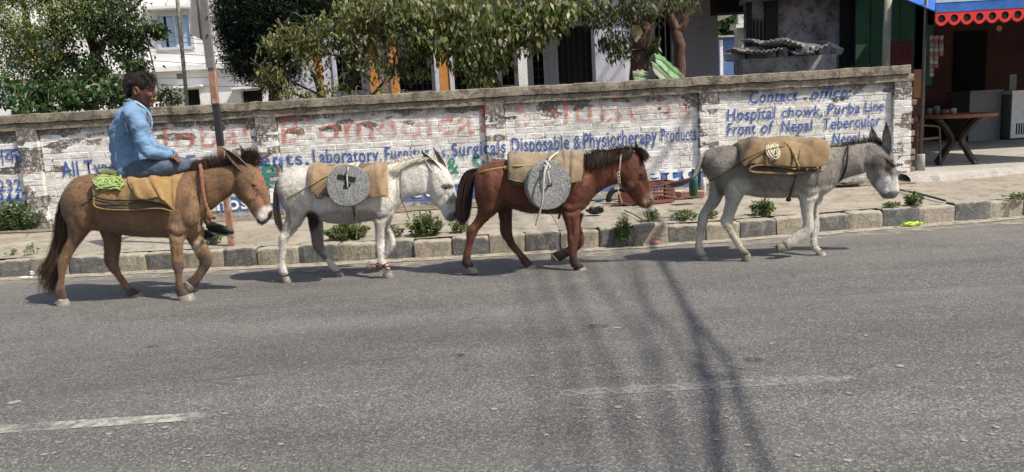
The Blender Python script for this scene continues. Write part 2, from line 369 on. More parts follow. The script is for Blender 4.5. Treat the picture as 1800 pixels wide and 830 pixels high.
for _ in range(55): fleck(onZ(random.uniform(0, 1800), random.uniform(520, 830)), random.uniform(.012, .021))
for _ in range(330):
    x_ = random.uniform(-7.5, 7.5); y_ = kerb_y(x_)+.1+abs(random.gauss(0, 1.1)) if random.random() < .5 else WY-.05-abs(random.gauss(0, .45))
    if kerb_y(x_)+.03 < y_ < WY-.03: fleck(Vector((x_, y_, 0)), random.uniform(.008, .026), PZ+.012)
tag(lf.build('dry_litter', simple('dry leaf litter', (.27, .25, .205), .9, .3, 30, 0)), label='pale dry flecks scattered over the road and pavement', kind='stuff')
# dark patches in the asphalt
dp = MB()
for (px, py, s) in [(1050, 574, .07), (1325, 633, .05), (1305, 649, .02), (805, 625, .045), (268, 610, .04), (1455, 688, .03)]:
    c = onZ(px, py); ring = [(c.x+s*1.3*random.uniform(.7, 1)*math.cos(q*.52), c.y+s*random.uniform(.7, 1)*math.sin(q*.52), .003) for q in range(12)]; dp.add(ring, [tuple(range(12))])
tag(dp.build('oil_stain', m_decal('oil stain', (.05, .05, .05), .38, .6, 14, .5)), kind='structure')
# low rise of the far lane shoulder to the right: forecourt apron
ap = MB()
E = [(5.30, 10.12), (5.75, 10.14), (6.3, 10.24), (6.8, 10.36), (7.4, 10.55), (8.4, 10.7), (14, 11.2)]
Xe = np.linspace(5.30, 14, 90); edge = [(x, interp(x, [e[0] for e in E], [e[1] for e in E])+.03*mnoise.noise(Vector((x*8, 1, 1)))) for x in Xe]
rings = []
for (x, yy) in edge: rings.append([(x, yy-.05, PZ-.02), (x, yy+random.uniform(-.015, .015), .25+random.uniform(-.015, .01)), (x, yy+.09, .285+.008*mnoise.noise(Vector((x*9, 0, 0)))), (x, 11.5, .30), (x, 24, .30)])
ap.add([p for r_ in rings for p in r_], [(i*5+j, (i+1)*5+j, (i+1)*5+j+1, i*5+j+1) for i in range(89) for j in range(4)])
tag(ap.build('forecourt', M_APRON, smooth=False), kind='structure')

# ------------------------------------------------------------------ the painted brick wall
wall = thing('boundary_wall', 'long whitewashed brick boundary wall painted with blue, red and green signwriting', 'wall', (0, WY, PZ))
ZT = 1.512; CH = .083; BL = .255
mo = MB(); mo.box(WX0, WX1-.01, WY-.0055, WY+.23, .05, ZT+.01)
for a, b in PIL: mo.box(a+.006, b-.008, WY-.0555, WY+.02, .05, ZT+.005)
mo.build('mortar', M_WALL, wall)
def brick_mesh(L, H, D=.10, ins=.007, j=.004):
    r_ = lambda s=j: random.uniform(-s, s); b = MB()
    V = [(-L/2, .02, -H/2), (L/2, .02, -H/2), (L/2, .02, H/2), (-L/2, .02, H/2)]; ins = .005; j = .0028; r_ = lambda s=j: random.uniform(-s, s)
    M_ = [(-L/2+r_(.003), -.004, -H/2+r_(.002)), (L/2+r_(.003), -.004, -H/2+r_(.002)), (L/2+r_(.003), -.004, H/2+r_(.002)), (-L/2+r_(.003), -.004, H/2+r_(.002))]
    Fr = [(-L/2+ins+abs(r_()), -.0095+r_(), -H/2+ins+abs(r_())), (L/2-ins-abs(r_()), -.0095+r_(), -H/2+ins), (L/2-ins-abs(r_()), -.0095+r_(), H/2-ins-abs(r_())), (-L/2+ins, -.0095+r_(), H/2-ins)]
    b.add(V+M_+Fr, [(k, (k+1) % 4, (k+1) % 4+4, k+4) for k in range(4)]+[(k+4, (k+1) % 4+4, (k+1) % 4+8, k+8) for k in range(4)]+[(8, 9, 10, 11)])
    return b
JN = .008
full = [brick_mesh(BL-JN, CH-JN).mesh('brick', M_WALL) for _ in range(8)]
half = [brick_mesh(BL/2-JN, CH-JN).mesh('brick', M_WALL) for _ in range(4)]
slots = []
def course(x0, x1, yf, row):
    z = .19+CH*(row+.5); x = x0
    if row % 2: slots.append((x+BL/4, yf, z, 1)); x += BL/2
    while x < x1-.03:
        if x1-x >= BL*.98: slots.append((x+BL/2, yf, z, 0)); x += BL
        elif x1-x >= BL*.48: slots.append((x+BL/4, yf, z, 1)); x += BL/2
        else: break
bays = [(WX0, PIL[0][0])]+[(PIL[i][1], PIL[i+1][0]) for i in range(4)]
NR = int((ZT-.19)/CH)
for row in range(NR):
    for a, b in bays:
        n = round((b-a)/(BL/2)); sc_ = (b-a)/(n*BL/2); before = len(slots); course(0, n*BL/2+.001, WY, row)
        for q in range(before, len(slots)):
            s_ = slots[q]; slots[q] = (a+s_[0]*sc_, s_[1], s_[2], s_[3])
    for a, b in PIL:
        w = b-a; slots.append(((a+b)/2, WY-.05, .19+CH*(row+.5), 0)) if row % 2 else slots.extend([(a+w*.25, WY-.05, .19+CH*(row+.5), 1), (a+w*.75, WY-.05, .19+CH*(row+.5), 1)])
vis = sorted(range(len(slots)), key=lambda i: (0 if slots[i][2] > .80 and slots[i][0] > -7.0 else 1, abs(slots[i][0])))
single = set(vis[:298]); rest = MB()
for i, (x, yf, z, h) in enumerate(slots):
    dx = random.uniform(-.003, .003); dy = random.uniform(-.002, .005); rz = random.uniform(-.008, .008)
    if i in single:
        o = place('brick', random.choice(half if h else full), wall); o.location = (x+dx, yf+dy, z); o.rotation_euler = (0, random.uniform(-.012, .012), rz)
    else:
        mm = Matrix.Translation((x+dx, yf+dy, z)) @ Matrix.Rotation(random.uniform(-.012, .012), 4, 'Y'); q = brick_mesh((BL/2 if h else BL)-JN, CH-JN)
        rest.add([mm @ Vector(v) for v in q.v], q.f)
tag(rest.build('brickwork', M_WALL, wall), kind='stuff')
# coping: two cement courses with casting joints
def rough_beam(x0, x1, y0, y1, z0, z1, mat, name, parent, amp=.008, sag=0):
    n = max(4, int((x1-x0)/.07)); prof = [(y1, z0), (y0, z0), (y0, lerp(z0, z1, .5)), (y0+.006, z1-.01), (y0+.025, z1), ((y0+y1)/2, z1), (y1, z1)]
    rings = []
    for i in range(n+1):
        x = lerp(x0, x1, i/n); q = []
        for (yy, zz) in prof:
            P = Vector((x, yy, zz)); nv = _n.noise_vector(P*4)*amp*1.3+_n.noise_vector(P*17)*amp; nv.x *= .2
            q.append(P+nv)
        rings.append(q)
    b = MB(); b.loft(rings); return b.build(name, mat, parent)
cj = [WX0, -6.9, -4.45, -2.2, -.3, 1.55, 3.1, 4.4, WX1+.03]
for i in range(len(cj)-1):
    rough_beam(cj[i]+.002, cj[i+1]-.002, WY-.055, WY+.26, ZT, 1.608, M_COPE, 'coping_course', wall)
    rough_beam(cj[i]+.05, cj[i+1]+.045 if i < len(cj)-2 else cj[i+1]-.06, WY-.08, WY+.28, 1.609, 1.722+random.uniform(-.006, .006), M_COPE, 'coping_slab', wall)
sp = MB()
x = WX0
while x < WX1-.1:
    h = random.uniform(.025, .065); t = random.uniform(-.015, .015); yy = WY+random.uniform(-.03, .1)
    sp.add([(x-.003, yy, 1.71), (x+.003, yy, 1.71), (x, yy+.006, 1.71), (x+t, yy, 1.72+h)], [(0, 1, 3), (1, 2, 3), (2, 0, 3)]); x += random.uniform(.03, .065)
tag(sp.build('iron_spikes', simple('rusted wire', (.07, .05, .04), .8), wall), kind='stuff')
# broken end of the wall: bare red bricks toothing out, set behind the painted pier
M_RED = simple('bare red brick', (.25, .15, .105), .9, .35, 7, .6, .01, dirt=(.13, .11, .09))
for row in range(15):
    z = .19+CH*(row+.5)
    if row > 12: continue
    q = brick_mesh(.20, CH-.012); o = q.build('broken_brick', M_RED, wall); o.location = (WX1+random.uniform(-.03, .045), WY+.10, z); o.rotation_euler = (0, random.uniform(-.03, .03), random.uniform(-.1, .35)); o.scale = (1, 4.5, 1)
# ------------------------------------------------------------------ signwriting
def onface(x):
    for a, b in PIL:
        if a-.005 < x < b+.005: return WY-.05-.0185
    return WY-.0185
def cap_height():
    cu = bpy.data.curves.new('cap', 'FONT'); cu.body = 'H'; cu.size = 1; o = bpy.data.objects.new('cap', cu); COL.objects.link(o); me = bpy.data.meshes.new_from_object(o.evaluated_get(bpy.context.evaluated_depsgraph_get()))
    z = [v.co.y for v in me.vertices]; bpy.data.objects.remove(o); return max(z)-min(z)
CAPH = cap_height()
def text_on_wall(s, p0, p1, hpx, mat, bold=.02, shear=.0, gap=1.1, label=None):
    bold = bold*.5 if hpx < 28 else bold*.9
    """hand lettering from pixel p0 to p1 (baseline), cap height in pixels"""
    A = onY(p0[0], p0[1], WY); B = onY(p1[0], p1[1], WY)
    cu = bpy.data.curves.new('lettering', 'FONT'); cu.body = s; cu.size = 1; cu.offset = bold; cu.shear = shear; cu.space_character = gap; cu.resolution_u = 3
    tmp = bpy.data.objects.new('tmp', cu); COL.objects.link(tmp); dg = bpy.context.evaluated_depsgraph_get(); me = bpy.data.meshes.new_from_object(tmp.evaluated_get(dg)); bpy.data.objects.remove(tmp)
    n = len(me.vertices); co = np.zeros(n*3, np.float32); me.vertices.foreach_get('co', co); co = co.reshape(-1, 3)
    x0, x1 = co[:, 0].min(), co[:, 0].max(); sx = (B-A).length/(x1-x0); sz = hpx*mpp(WY)/CAPH*(1.17 if hpx < 30 else 1.05)
    d = (B-A).normalized(); out = []
    for v in co:
        wob = .004*mnoise.noise(Vector((v[0]*2.3, 1, len(s))))
        X = A.x+d.x*(v[0]-x0)*sx; Z = A.z+d.z*(v[0]-x0)*sx+v[1]*sz+wob; out.append((X, onface(X), Z))
    me.vertices.foreach_set('co', np.array(out, np.float32).ravel()); me.materials.clear(); me.materials.append(mat); me.update()
    o = place('lettering', me, wall)
    if label: o['label'] = label
    return o
M_BLUE = m_decal('blue sign paint', (.035, .085, .29), .33, .43, 26, .90)
M_REDP = m_decal('faded red sign paint', (.50, .13, .095), .38, .57, 14, .85, 3.0)
M_GREEN = m_decal('green sign paint', (.03, .22, .15), .30, .40, 20, .92)
M_WLET = m_decal('white sign paint', (.80, .80, .78), .26, .36, 24, .95)
T = text_on_wall
T('Contact', (1317, 182), (1402, 177), 17, M_BLUE, .035, .22); T('office:-', (1425, 175), (1506, 169), 15, M_BLUE, .03, .22)
T('Hospital', (1277, 213), (1363, 208), 17, M_BLUE, .035, .1); T('chowk,', (1373, 207), (1445, 203), 15, M_BLUE, .03, .15); T('Purba', (1453, 202), (1511, 199), 16, M_BLUE, .03, .15); T('Line', (1519, 197), (1552, 195), 15, M_BLUE, .035, .05)
T('Front', (1277, 239), (1328, 236), 18, M_BLUE, .035, .1); T('of', (1337, 235), (1360, 234), 18, M_BLUE, .035, .2); T('Nepal', (1372, 233), (1428, 230), 17, M_BLUE, .03, .12); T('Tebercular', (1446, 229), (1547, 221), 17, M_BLUE, .03, .12)
T('Center, Nepal', (1390, 258), (1511, 251), 16, M_BLUE, .03, .15)
T('All Types of', (111, 311), (250, 302), 22, M_BLUE, .035, 0); T('Equipments,', (330, 296), (544, 289), 19, M_BLUE, .03); T('Laboratory,', (552, 288), (672, 284), 21, M_BLUE, .035)
T('Furnitur', (678, 283), (756, 279), 20, M_BLUE, .035); T('es,', (764, 277), (790, 275), 13, M_BLUE, .035); T('Surgicals', (795, 275), (890, 268), 19, M_BLUE, .03); T('Disposable', (900, 268), (1001, 262), 21, M_BLUE, .035)
T('&', (1009, 262), (1022, 261), 20, M_BLUE, .01); T('Physiotherapy', (1026, 261), (1155, 251), 22, M_BLUE, .03); T('Products.', (1162, 250), (1228, 246), 20, M_BLUE, .02)
T('Biomedical', (497, 251), (853, 233), 42, M_REDP, .012); T('Solutions', (906, 222), (1214, 206), 40, M_REDP, .0, 0, 1.1); T('Global', (232, 268), (438, 253), 38, M_REDP, .0)
T('E', (466, 322), (489, 321), 26, M_GREEN, .05); T('&', (786, 306), (808, 305), 24, M_GREEN, .02); T('Suppliers', (832, 302), (960, 296), 24, M_GREEN, .03); T('e', (404, 324), (424, 323), 24, M_GREEN, .03); T('quipment', (540, 318), (690, 310), 22, M_GREEN, .03)
T('nos', (383, 370), (438, 366), 20, M_WLET, .04); T('i', (478, 355), (487, 355), 22, M_WLET, .06)
T('cts,', (720, 347), (800, 342), 24, M_WLET, .03); T('etc', (1132, 322), (1226, 316), 30, M_WLET, .03, 0, 1.25)
T('(\u091c\u0928\u0915)', (-38, 290), (44, 285), 22, M_BLUE, .02); T('9852', (-75, 342), (0, 338), 20, M_BLUE, .03); T('232', (0, 337), (40, 335), 17, M_BLUE, .03); T('98', (-60, 364), (-6, 361), 20, M_BLUE, .03); T('8442', (-2, 361), (55, 358), 18, M_BLUE, .03)
# ------------------------------------------------------------------ animals
def proj(V):
    V = np.asarray(V, float)-np.array([0, 0, CAMH]); f = V @ np.array(Fw); return np.stack([CX+FPX*(V @ np.array(Rt))/f, CY-FPX*(V @ np.array(Up))/f], 1)
def traced_loft(mb, pairs, Y, sub=3, n=16, fac=.85, flat=None, smooth=True):
    """pairs: (x1,y1,x2,y2[,half width m]); Y: number or (Y0,Y1,k) eased from first ring to last"""
    A = []
    for i, q in enumerate(pairs):
        w = q[4] if len(q) > 4 and q[4] else None
        t = i/(len(pairs)-1)
        yy = Y if not isinstance(Y, tuple) else lerp(Y[0], Y[1], min(1, t*Y[2]))
        p1 = onY(q[0], q[1], yy); p2 = onY(q[2], q[3], yy)
        if w is None: w = (p1-p2).length/2*fac
        A.append((*p1, *p2, w))
    A = catmull(A, sub) if smooth else A
    rings = []
    for a in A:
        p1, p2, w = Vector(a[0:3]), Vector(a[3:6]), a[6]; c = (p1+p2)/2; h = (p1-p2)/2; ring = []
        for k in range(n):
            an = 2*math.pi*k/n; ring.append(c+h*math.cos(an)+Vector((0, 1, 0))*w*math.sin(an))
        rings.append(ring)
    mb.loft(rings); return rings
def ball(mb, c, rx, ry, rz, n=12, M=None):
    c = Vector(c); rings = []
    for i in range(1, n):
        a = math.pi*i/n; ring = []
        for k in range(n+4):
            b = 2*math.pi*k/(n+4); p = Vector((rx*math.sin(a)*math.cos(b), ry*math.sin(a)*math.sin(b), rz*math.cos(a)))
            ring.append(c+(M @ p if M is not None else p))
        rings.append(ring)
    mb.loft(rings)
def fuse(name, mb, mat, parent, vox=.011, it=5, disp=None):
    me = mb.mesh('fuse', mat); o = bpy.data.objects.new('fuse', me); COL.objects.link(o)
    r_ = o.modifiers.new('r', 'REMESH'); r_.mode = 'VOXEL'; r_.voxel_size = vox; r_.use_smooth_shade = True
    s_ = o.modifiers.new('s', 'SMOOTH'); s_.factor = .5; s_.iterations = it
    dg = bpy.context.evaluated_depsgraph_get(); me2 = bpy.data.meshes.new_from_object(o.evaluated_get(dg)); bpy.data.objects.remove(o)
    me2.name = name; me2.materials.clear(); me2.materials.append(mat)
    if disp:
        V = verts(me2); N = vnorm(me2); d = np.array([disp(Vector(v)) for v in V]); V = V+N*d[:, None]; me2.vertices.foreach_set('co', V.astype(np.float32).ravel())
    me2.shade_smooth(); me2.update(); o2 = bpy.data.objects.new(name, me2); link(o2, parent); return o2
def verts(me):
    a = np.zeros(len(me.vertices)*3, np.float32); me.vertices.foreach_get('co', a); return a.reshape(-1, 3).astype(float)
def vnorm(me):
    a = np.zeros(len(me.vertices)*3, np.float32); me.vertex_normals.foreach_get('vector', a); return a.reshape(-1, 3).astype(float)
def set_col(me, C, name='coat'):
    at = me.color_attributes.new(name, 'FLOAT_COLOR', 'POINT'); C4 = np.ones((len(me.vertices), 4), np.float32); C4[:, :3] = C; at.data.foreach_set('color', C4.ravel())
def paint(V, base, blobs):
    P = proj(V); C = np.tile(np.array(base, float), (len(V), 1))
    for (x, y, rx, ry, c, s) in blobs:
        d = np.sqrt(((P[:, 0]-x)/rx)**2+((P[:, 1]-y)/ry)**2); w = np.clip((1.25-d)/.5, 0, 1)*s; w = w*w*(3-2*w)/max(s, .01) if s < 1 else w*w*(3-2*w)
        C = C*(1-w[:, None])+np.array(c)*w[:, None]
    return C
def m_coat(name, mott=.25, sc=14, dark=.6, rough=.75):
    k = NT(name); p = k.pos(); a = k.attr('coat')
    pm = k.mapping(p, (1.0, 1.0, .35), (0, .5, 0))
    c = k.mix(1., a, k.ramp(k.noise(pm, sc, 5, .65), [(.28, 1-mott*1.6), (.72, 1+mott)]), 'MULTIPLY')
    c = k.mix(1., c, k.ramp(k.noise(p, 3.6, 5, .7, .8), [(.32, .66), (.55, 1.06), (.75, 1.12)]), 'MULTIPLY')
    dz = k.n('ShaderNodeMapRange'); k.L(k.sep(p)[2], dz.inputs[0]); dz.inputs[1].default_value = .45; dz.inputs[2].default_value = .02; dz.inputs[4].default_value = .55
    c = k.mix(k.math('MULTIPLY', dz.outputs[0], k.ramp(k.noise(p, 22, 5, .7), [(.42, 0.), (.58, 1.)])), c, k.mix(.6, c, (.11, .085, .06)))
    f = k.noise(k.mapping(p, (3, 1, .6), (0, .5, 0)), 55, 4, .75); c = k.mix(1., c, k.ramp(f, [(.3, dark), (.65, 1.2)]), 'MULTIPLY')
    k.col(c); k.b.inputs['Roughness'].default_value = rough; k.b.inputs['Sheen Weight'].default_value = .15; k.b.inputs['Sheen Roughness'].default_value = .5
    k.bump(k.math('ADD', f, k.noise(p, 18, 4)), .35, .01); return k.m
def m_hair(name):
    k = NT(name); k.col(k.attr('coat')); k.b.inputs['Roughness'].default_value = .65; return k.m
M_HAIR = m_hair('hair strands')
def fur(name, body, parent, n, L=.017, wd=.0016, flow=(-.55, 0, -.8), vary=.28, lift=.35, seed=1):
    me = body.data; rg = np.random.default_rng(seed); V = verts(me); N = vnorm(me)
    ca = np.zeros(len(V)*4, np.float32); me.color_attributes['coat'].data.foreach_get('color', ca); ca = ca.reshape(-1, 4)[:, :3]
    keep = N[:, 1] < .55; idx = np.nonzero(keep)[0]; i = rg.choice(idx, n)
    P = V[i]+rg.normal(0, .004, (n, 3)); Nn = N[i]; P -= Nn*.001
    F_ = np.tile(np.array(flow, float), (n, 1))+rg.normal(0, .22, (n, 3)); T_ = F_-Nn*(F_*Nn).sum(1)[:, None]; T_ /= np.linalg.norm(T_, axis=1)[:, None]+1e-6
    D = T_+Nn*rg.uniform(.05, lift, n)[:, None]; B = np.cross(T_, Nn); ll = L*rg.uniform(.5, 1.3, n)[:, None]
    VV = np.stack([P-B*wd, P+B*wd, P+D*ll], 1).reshape(-1, 3)
    Fc = np.arange(3*n).reshape(-1, 3); m_ = fastmesh(name, VV, Fc, M_HAIR)
    C = ca[i]*rg.uniform(1-vary, 1+vary, n)[:, None]; set_col(m_, np.repeat(C, 3, 0)); o = place(name, m_, parent); tag(o, kind='stuff'); return o
def ribbons(name, paths, w0, cols, parent, mat=None, seed=3, taper=True):
    """paths (n,k,3) strands; cols (n,3)"""
    rg = np.random.default_rng(seed); P = np.asarray(paths, float); n, k, _ = P.shape
    A = rg.normal(0, 1, (n, 3)); T_ = P[:, -1]-P[:, 0]; B = np.cross(A, T_); B /= np.linalg.norm(B, axis=1)[:, None]+1e-9
    w = np.linspace(1, .15 if taper else .8, k)[None, :, None]*w0*rg.uniform(.6, 1.3, n)[:, None, None]
    Lf = P-B[:, None]*w; Rg = P+B[:, None]*w; VV = np.stack([Lf, Rg], 2).reshape(-1, 3)
    base = (np.arange(n)*k*2)[:, None]; q = np.arange(k-1)*2; Fc = np.stack([base+q, base+q+1, base+q+3, base+q+2], 2).reshape(-1, 4)
    m_ = fastmesh(name, VV, Fc, mat or M_HAIR); set_col(m_, np.repeat(cols, k*2, 0)); return place(name, m_, parent)
def hair_mass(name, guides, n, parent, spread, cols, w0=.003, seed=5, k=7, ysp=None, lenvar=.35, side=0):
    """guides: list of polylines in world space (same number of points); strands interpolate between neighbours"""
    rg = np.random.default_rng(seed); G = np.array([[list(p) for p in g] for g in guides], float); ng = len(G); out = []; cc = []
    for _ in range(n):
        u = rg.uniform(0, ng-1) if ng > 1 else 0; i = int(min(u, ng-2)) if ng > 1 else 0; f = u-i
        g = G[i]*(1-f)+G[min(i+1, ng-1)]*f; g = np.array(catmull(list(g), 3)); tt = np.linspace(0, 1, k)*rg.uniform(1-lenvar, 1); ii = tt*(len(g)-1)
        p = np.stack([np.interp(ii, np.arange(len(g)), g[:, a]) for a in range(3)], 1)
        off = rg.normal(0, 1, 3)*np.array([spread, ysp if ysp is not None else spread, spread]); p += off*(np.linspace(.35, 1.3, k)[:, None])
        p += np.cumsum(rg.normal(0, spread*.12, (k, 3)), 0); out.append(p)
        c = np.array(cols[rg.integers(len(cols))])*rg.uniform(.7, 1.35); cc.append(c)
    return ribbons(name, out, w0, np.array(cc), parent, seed=seed)
def px_path(pts, Y):
    return [onY(p[0], p[1], Y+(p[2] if len(p) > 2 else 0)) for p in pts]
M_HOOF = simple('horn hoof', (.20, .175, .145), .6, .3, 30, .4, .003, dirt=(.30, .27, .23))
M_EYE = simple('wet dark eye', (.012, .009, .008), .12, 0, 8, 0, spec=.6)
M_LID = simple('eyelid skin', (.035, .026, .022), .6, .1, 30, .2)
def groove(V, N, lines, Yc):
    P = proj(V); d0 = np.zeros(len(V))
    for (pl, w, dep) in lines:
        pl = np.array(catmull(pl, 4)); d = np.full(len(V), 1e9)
        for a, b in zip(pl[:-1], pl[1:]):
            ab = b-a; t = np.clip(((P-a) @ ab)/(ab @ ab+1e-9), 0, 1); d = np.minimum(d, np.linalg.norm(P-(a+t[:, None]*ab), axis=1))
        d0 -= 1.5*dep*np.exp(-(d/w)**2)
    return V+N*(d0*np.clip(np.abs(N[:, 1])*1.6, 0, 1))[:, None]
def make_equid(name, label, cat, D, base, blobs, matargs, group='donkeys and mules walking in file along the road', nf=26000, vary=.28, hoofcol=None):
    Yc = D['Y']; root = thing(name, label, cat, onZ(D['at'][0], D['at'][1]), group); b = MB()
    traced_loft(b, D['torso'], Yc, n=22); traced_loft(b, D['neck'], Yc, n=18); traced_loft(b, D['head'], Yc, n=16)
    for (pairs, y0, y1, k) in D['legs']: traced_loft(b, pairs, (Yc+y0, Yc+y1, k), n=14)
    for (x, y, dy, rx, ry, rz) in D.get('muscle', []):
        ball(b, onY(x, y, Yc+dy), rx, ry, rz)
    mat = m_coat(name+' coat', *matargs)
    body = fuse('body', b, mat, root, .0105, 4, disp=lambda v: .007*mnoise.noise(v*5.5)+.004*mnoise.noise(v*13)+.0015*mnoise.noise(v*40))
    gv = groove(verts(body.data), vnorm(body.data), D.get('groove', []), Yc); body.data.vertices.foreach_set('co', gv.astype(np.float32).ravel()); body.data.update()
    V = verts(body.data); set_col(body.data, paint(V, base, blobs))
    fur('fur', body, root, nf, seed=len(label), vary=vary)
    for (q, yy) in D['hooves']:
        hb = MB(); w = None
        traced_loft(hb, q, Yc+yy, sub=1, n=14, fac=.85, smooth=False); bevel(hb.build('hoof', hoofcol or M_HOOF, root, True), .004)
    for (bx, by, tx, ty, dY, Wp, oo) in D['ear3']:
        A = onY(bx, by, Yc+dY*.8); T_ = onY(tx, ty, Yc+dY*1.35); ax = (T_-A); L_ = ax.length; ax.normalize(); o_ = Vector(oo).normalized(); o_ = (o_-ax*o_.dot(ax)).normalized(); s_ = ax.cross(o_); Wm = Wp*mpp(Yc)
        W_ = [.62, .80, .95, 1.0, .98, .88, .70, .42, .10]; V_ = []; cc = []; na = 9
        for i, w in enumerate(W_):
            t = i/(len(W_)-1); c = A+ax*(L_*t)+o_*(-.10*L_*math.sin(t*2.2)+.03*L_)
            for inner in (0, 1):
                for k in range(na):
                    ph = math.radians(lerp(-118, 118, k/(na-1))*(1 if not inner else -1)); q = 1-.20*inner; V_.append(c+s_*(Wm*w*q*math.sin(ph)*.95)-o_*(Wm*w*q*.75*math.cos(ph))+o_*(.004*inner))
                    rim = abs(ph) > math.radians(95); base_c = np.array(D['earc'][1] if inner and not rim else D['earc'][0]); tip_c = np.array(D['earc'][2]); u = max(0, (t-.72)/.28); cc.append(base_c*(1-u)+tip_c*u)
        n_ = 2*na; em = mkmesh('ear', V_, [(i*n_+k, i*n_+(k+1) % n_, (i+1)*n_+(k+1) % n_, (i+1)*n_+k) for i in range(len(W_)-1) for k in range(n_)]+[tuple(range((len(W_)-1)*n_, len(W_)*n_))], mat, True)
        eo = place('ear', em, root); set_col(em, np.array(cc))
        hp = []; hc = []; rg = np.random.default_rng(int(bx))
        for _ in range(420):
            i = rg.integers(0, len(V_)); p = np.array(V_[i])+rg.normal(0, .003, 3); d = np.array(ax)*.9+rg.normal(0, .5, 3); l_ = rg.uniform(.008, .02); hp.append([p, p+d*l_*.5, p+d*l_]); hc.append(cc[i]*rg.uniform(.7, 1.3))
        ribbons('ear_hair', hp, .0012, np.array(hc), eo)
    (ex, ey, ey_off, er) = D['eye']
    for s in (-1, 1):
        c = onY(ex, ey, Yc+s*ey_off); eb = MB(); ball(eb, c, er, er*.75, er*.8, 10); ob = eb.build('eye', M_EYE, root, True)
        lb = MB(); a0 = [c+Vector((er*1.35*math.cos(t), s*er*(.55+.25*math.sin(t)), er*1.0*math.sin(t)-.10*er*math.cos(t))) for t in np.linspace(.1, 3.04, 9)]
        lb.tube(a0, er*.30, 6); lb.build('eyelid', M_LID if not D.get('lid') else D['lid'], ob, True)
        nx, ny, no = D['nostril']; nb = MB(); ball(nb, onY(nx, ny, Yc+s*no), .012, .006, .016, 8); nb.build('nostril', M_LID, root, True)
    return root, body
# --- first: brown mule with the rider
BR = (.19, .108, .058)
D1 = dict(earc=((.17,.10,.06),(.07,.045,.03),(.05,.03,.022)), ear3=[(437,304,395,262,-.055,9,(.25,-1,.35)),(443,295,424,259,.045,8,(.5,-.8,.2))], Y=6.45, at=(290, 530),
 torso=[(113,346,115,368,.05),(120,327,124,394,.13),(138,310,146,404,.185),(170,305,175,405,.20),(205,308,205,410,.225),(245,311,245,416,.24),(285,309,285,418,.225),(320,302,318,419,.195),(345,306,338,416,.155),(360,328,350,408,.10)],
 neck=[(312,304,343,402,.15),(337,300,368,372,.105),(362,296,386,358,.075),(388,292,405,344,.066),(414,288,418,334,.06),(430,288,426,325,.05)],
 head=[(424,285,410,318,.055),(447,291,411,336,.082),(462,308,420,350,.088),(469,330,435,364,.072),(474,350,444,377,.056),(478,365,450,387,.05),(478,378,454,393,.044),(471,389,462,396,.025)],
 ears=[([(440,302,426,296),(431,291,413,287),(420,281,403,274),(408,272,397,266),(400,265,396,263)],-.055,.42),([(446,291,434,284),(437,277,425,274),(428,266,422,264),(425,261,423,261)],.05,.45)],
 legs=[([(118,350,168,372,.10),(116,372,172,398,.10),(119,392,163,402,.085),(121,415,151,416,.06),(110,440,133,440,.042),(102,460,122,461,.034),(103,483,115,483,.023),(99,505,113,503,.022),(97,516,116,516,.028),(101,526,118,527,.024)],-.07,-.12,1.5),
       ([(165,380,222,390,.10),(174,400,216,408,.09),(182,420,213,420,.07),(183,434,212,436,.055),(184,457,209,460,.042),(190,470,211,474,.034),(204,488,217,485,.022),(218,508,229,502,.021),(224,517,243,510,.028),(233,524,247,515,.024)],.08,.10,1.5),
       ([(285,370,345,380,.09),(290,392,335,402,.08),(296,410,325,420,.06),(299,425,322,426,.048),(302,449,321,449,.036),(303,463,324,464,.036),(307,481,321,481,.023),(309,503,323,503,.022),(310,514,330,515,.027),(316,524,337,519,.024)],-.08,-.16,1.4),
       ([(322,395,358,400,.08),(328,416,358,424,.06),(338,436,366,436,.045),(347,452,372,453,.037),(350,464,371,466,.036),(341,482,357,488,.023),(331,490,349,500,.024),(327,494,343,505,.026)],.09,.08,1.0)],
 muscle=[(150,375,-.13,.10,.07,.15),(330,365,-.12,.10,.06,.16),(440,345,-.045,.05,.04,.05)],
 hooves=[([(102,524,119,526),(99,539,125,537)],-.12),([(231,521,248,514),(231,528,257,527)],.10),([(315,521,338,516),(313,529,346,529)],-.16),([(327,492,343,503),(324,503,337,514)],.08)],
 groove=[([(170,345),(163,372),(163,398),(150,425),(138,444)],5,.014),([(120,395),(126,420),(118,448)],4,.008),([(338,318),(326,350),(306,392)],7,.012),([(354,325),(358,355),(350,392)],6,.012),([(296,408),(312,416),(326,412)],4,.012),([(414,300),(410,322),(420,348)],5,.010),([(432,360),(446,352),(450,336)],5,.007),([(458,345),(466,362),(462,376)],5,.007),([(310,430),(311,455)],3,.006),([(188,408),(230,415)],6,.006),([(235,375),(255,400)],5,.004),([(225,372),(243,402)],5,.004)],
 eye=(446,327,.073,.014), nostril=(470,382,.035))
MUZ = (.62, .55, .50)
r1, body1 = make_equid('mule', 'brown mule with pale muzzle carrying the young rider, last in the file', 'mule', D1, BR, [
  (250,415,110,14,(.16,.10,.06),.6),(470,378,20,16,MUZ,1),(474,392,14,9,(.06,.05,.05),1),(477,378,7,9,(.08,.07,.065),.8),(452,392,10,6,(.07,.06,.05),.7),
  (450,345,16,26,(.27,.15,.085),.6),(458,325,12,30,(.24,.125,.07),.7),(340,395,45,40,(.25,.155,.09),.6),(300,500,60,45,(.13,.08,.055),.45),(108,500,20,40,(.17,.10,.06),.5),(112,516,14,10,(.07,.045,.035),.9),(238,512,14,8,(.08,.05,.035),.8),(320,512,14,10,(.07,.045,.035),.9),(338,500,14,16,(.08,.05,.04),.8),(313,470,14,12,(.11,.065,.05),.6),(362,462,14,16,(.09,.06,.045),.6),(200,440,22,40,(.15,.09,.055),.5),(345,434,8,14,(.42,.34,.25),.5),(418,280,24,22,(.13,.08,.055),.6)], (.2, 12, .65), nf=48000)
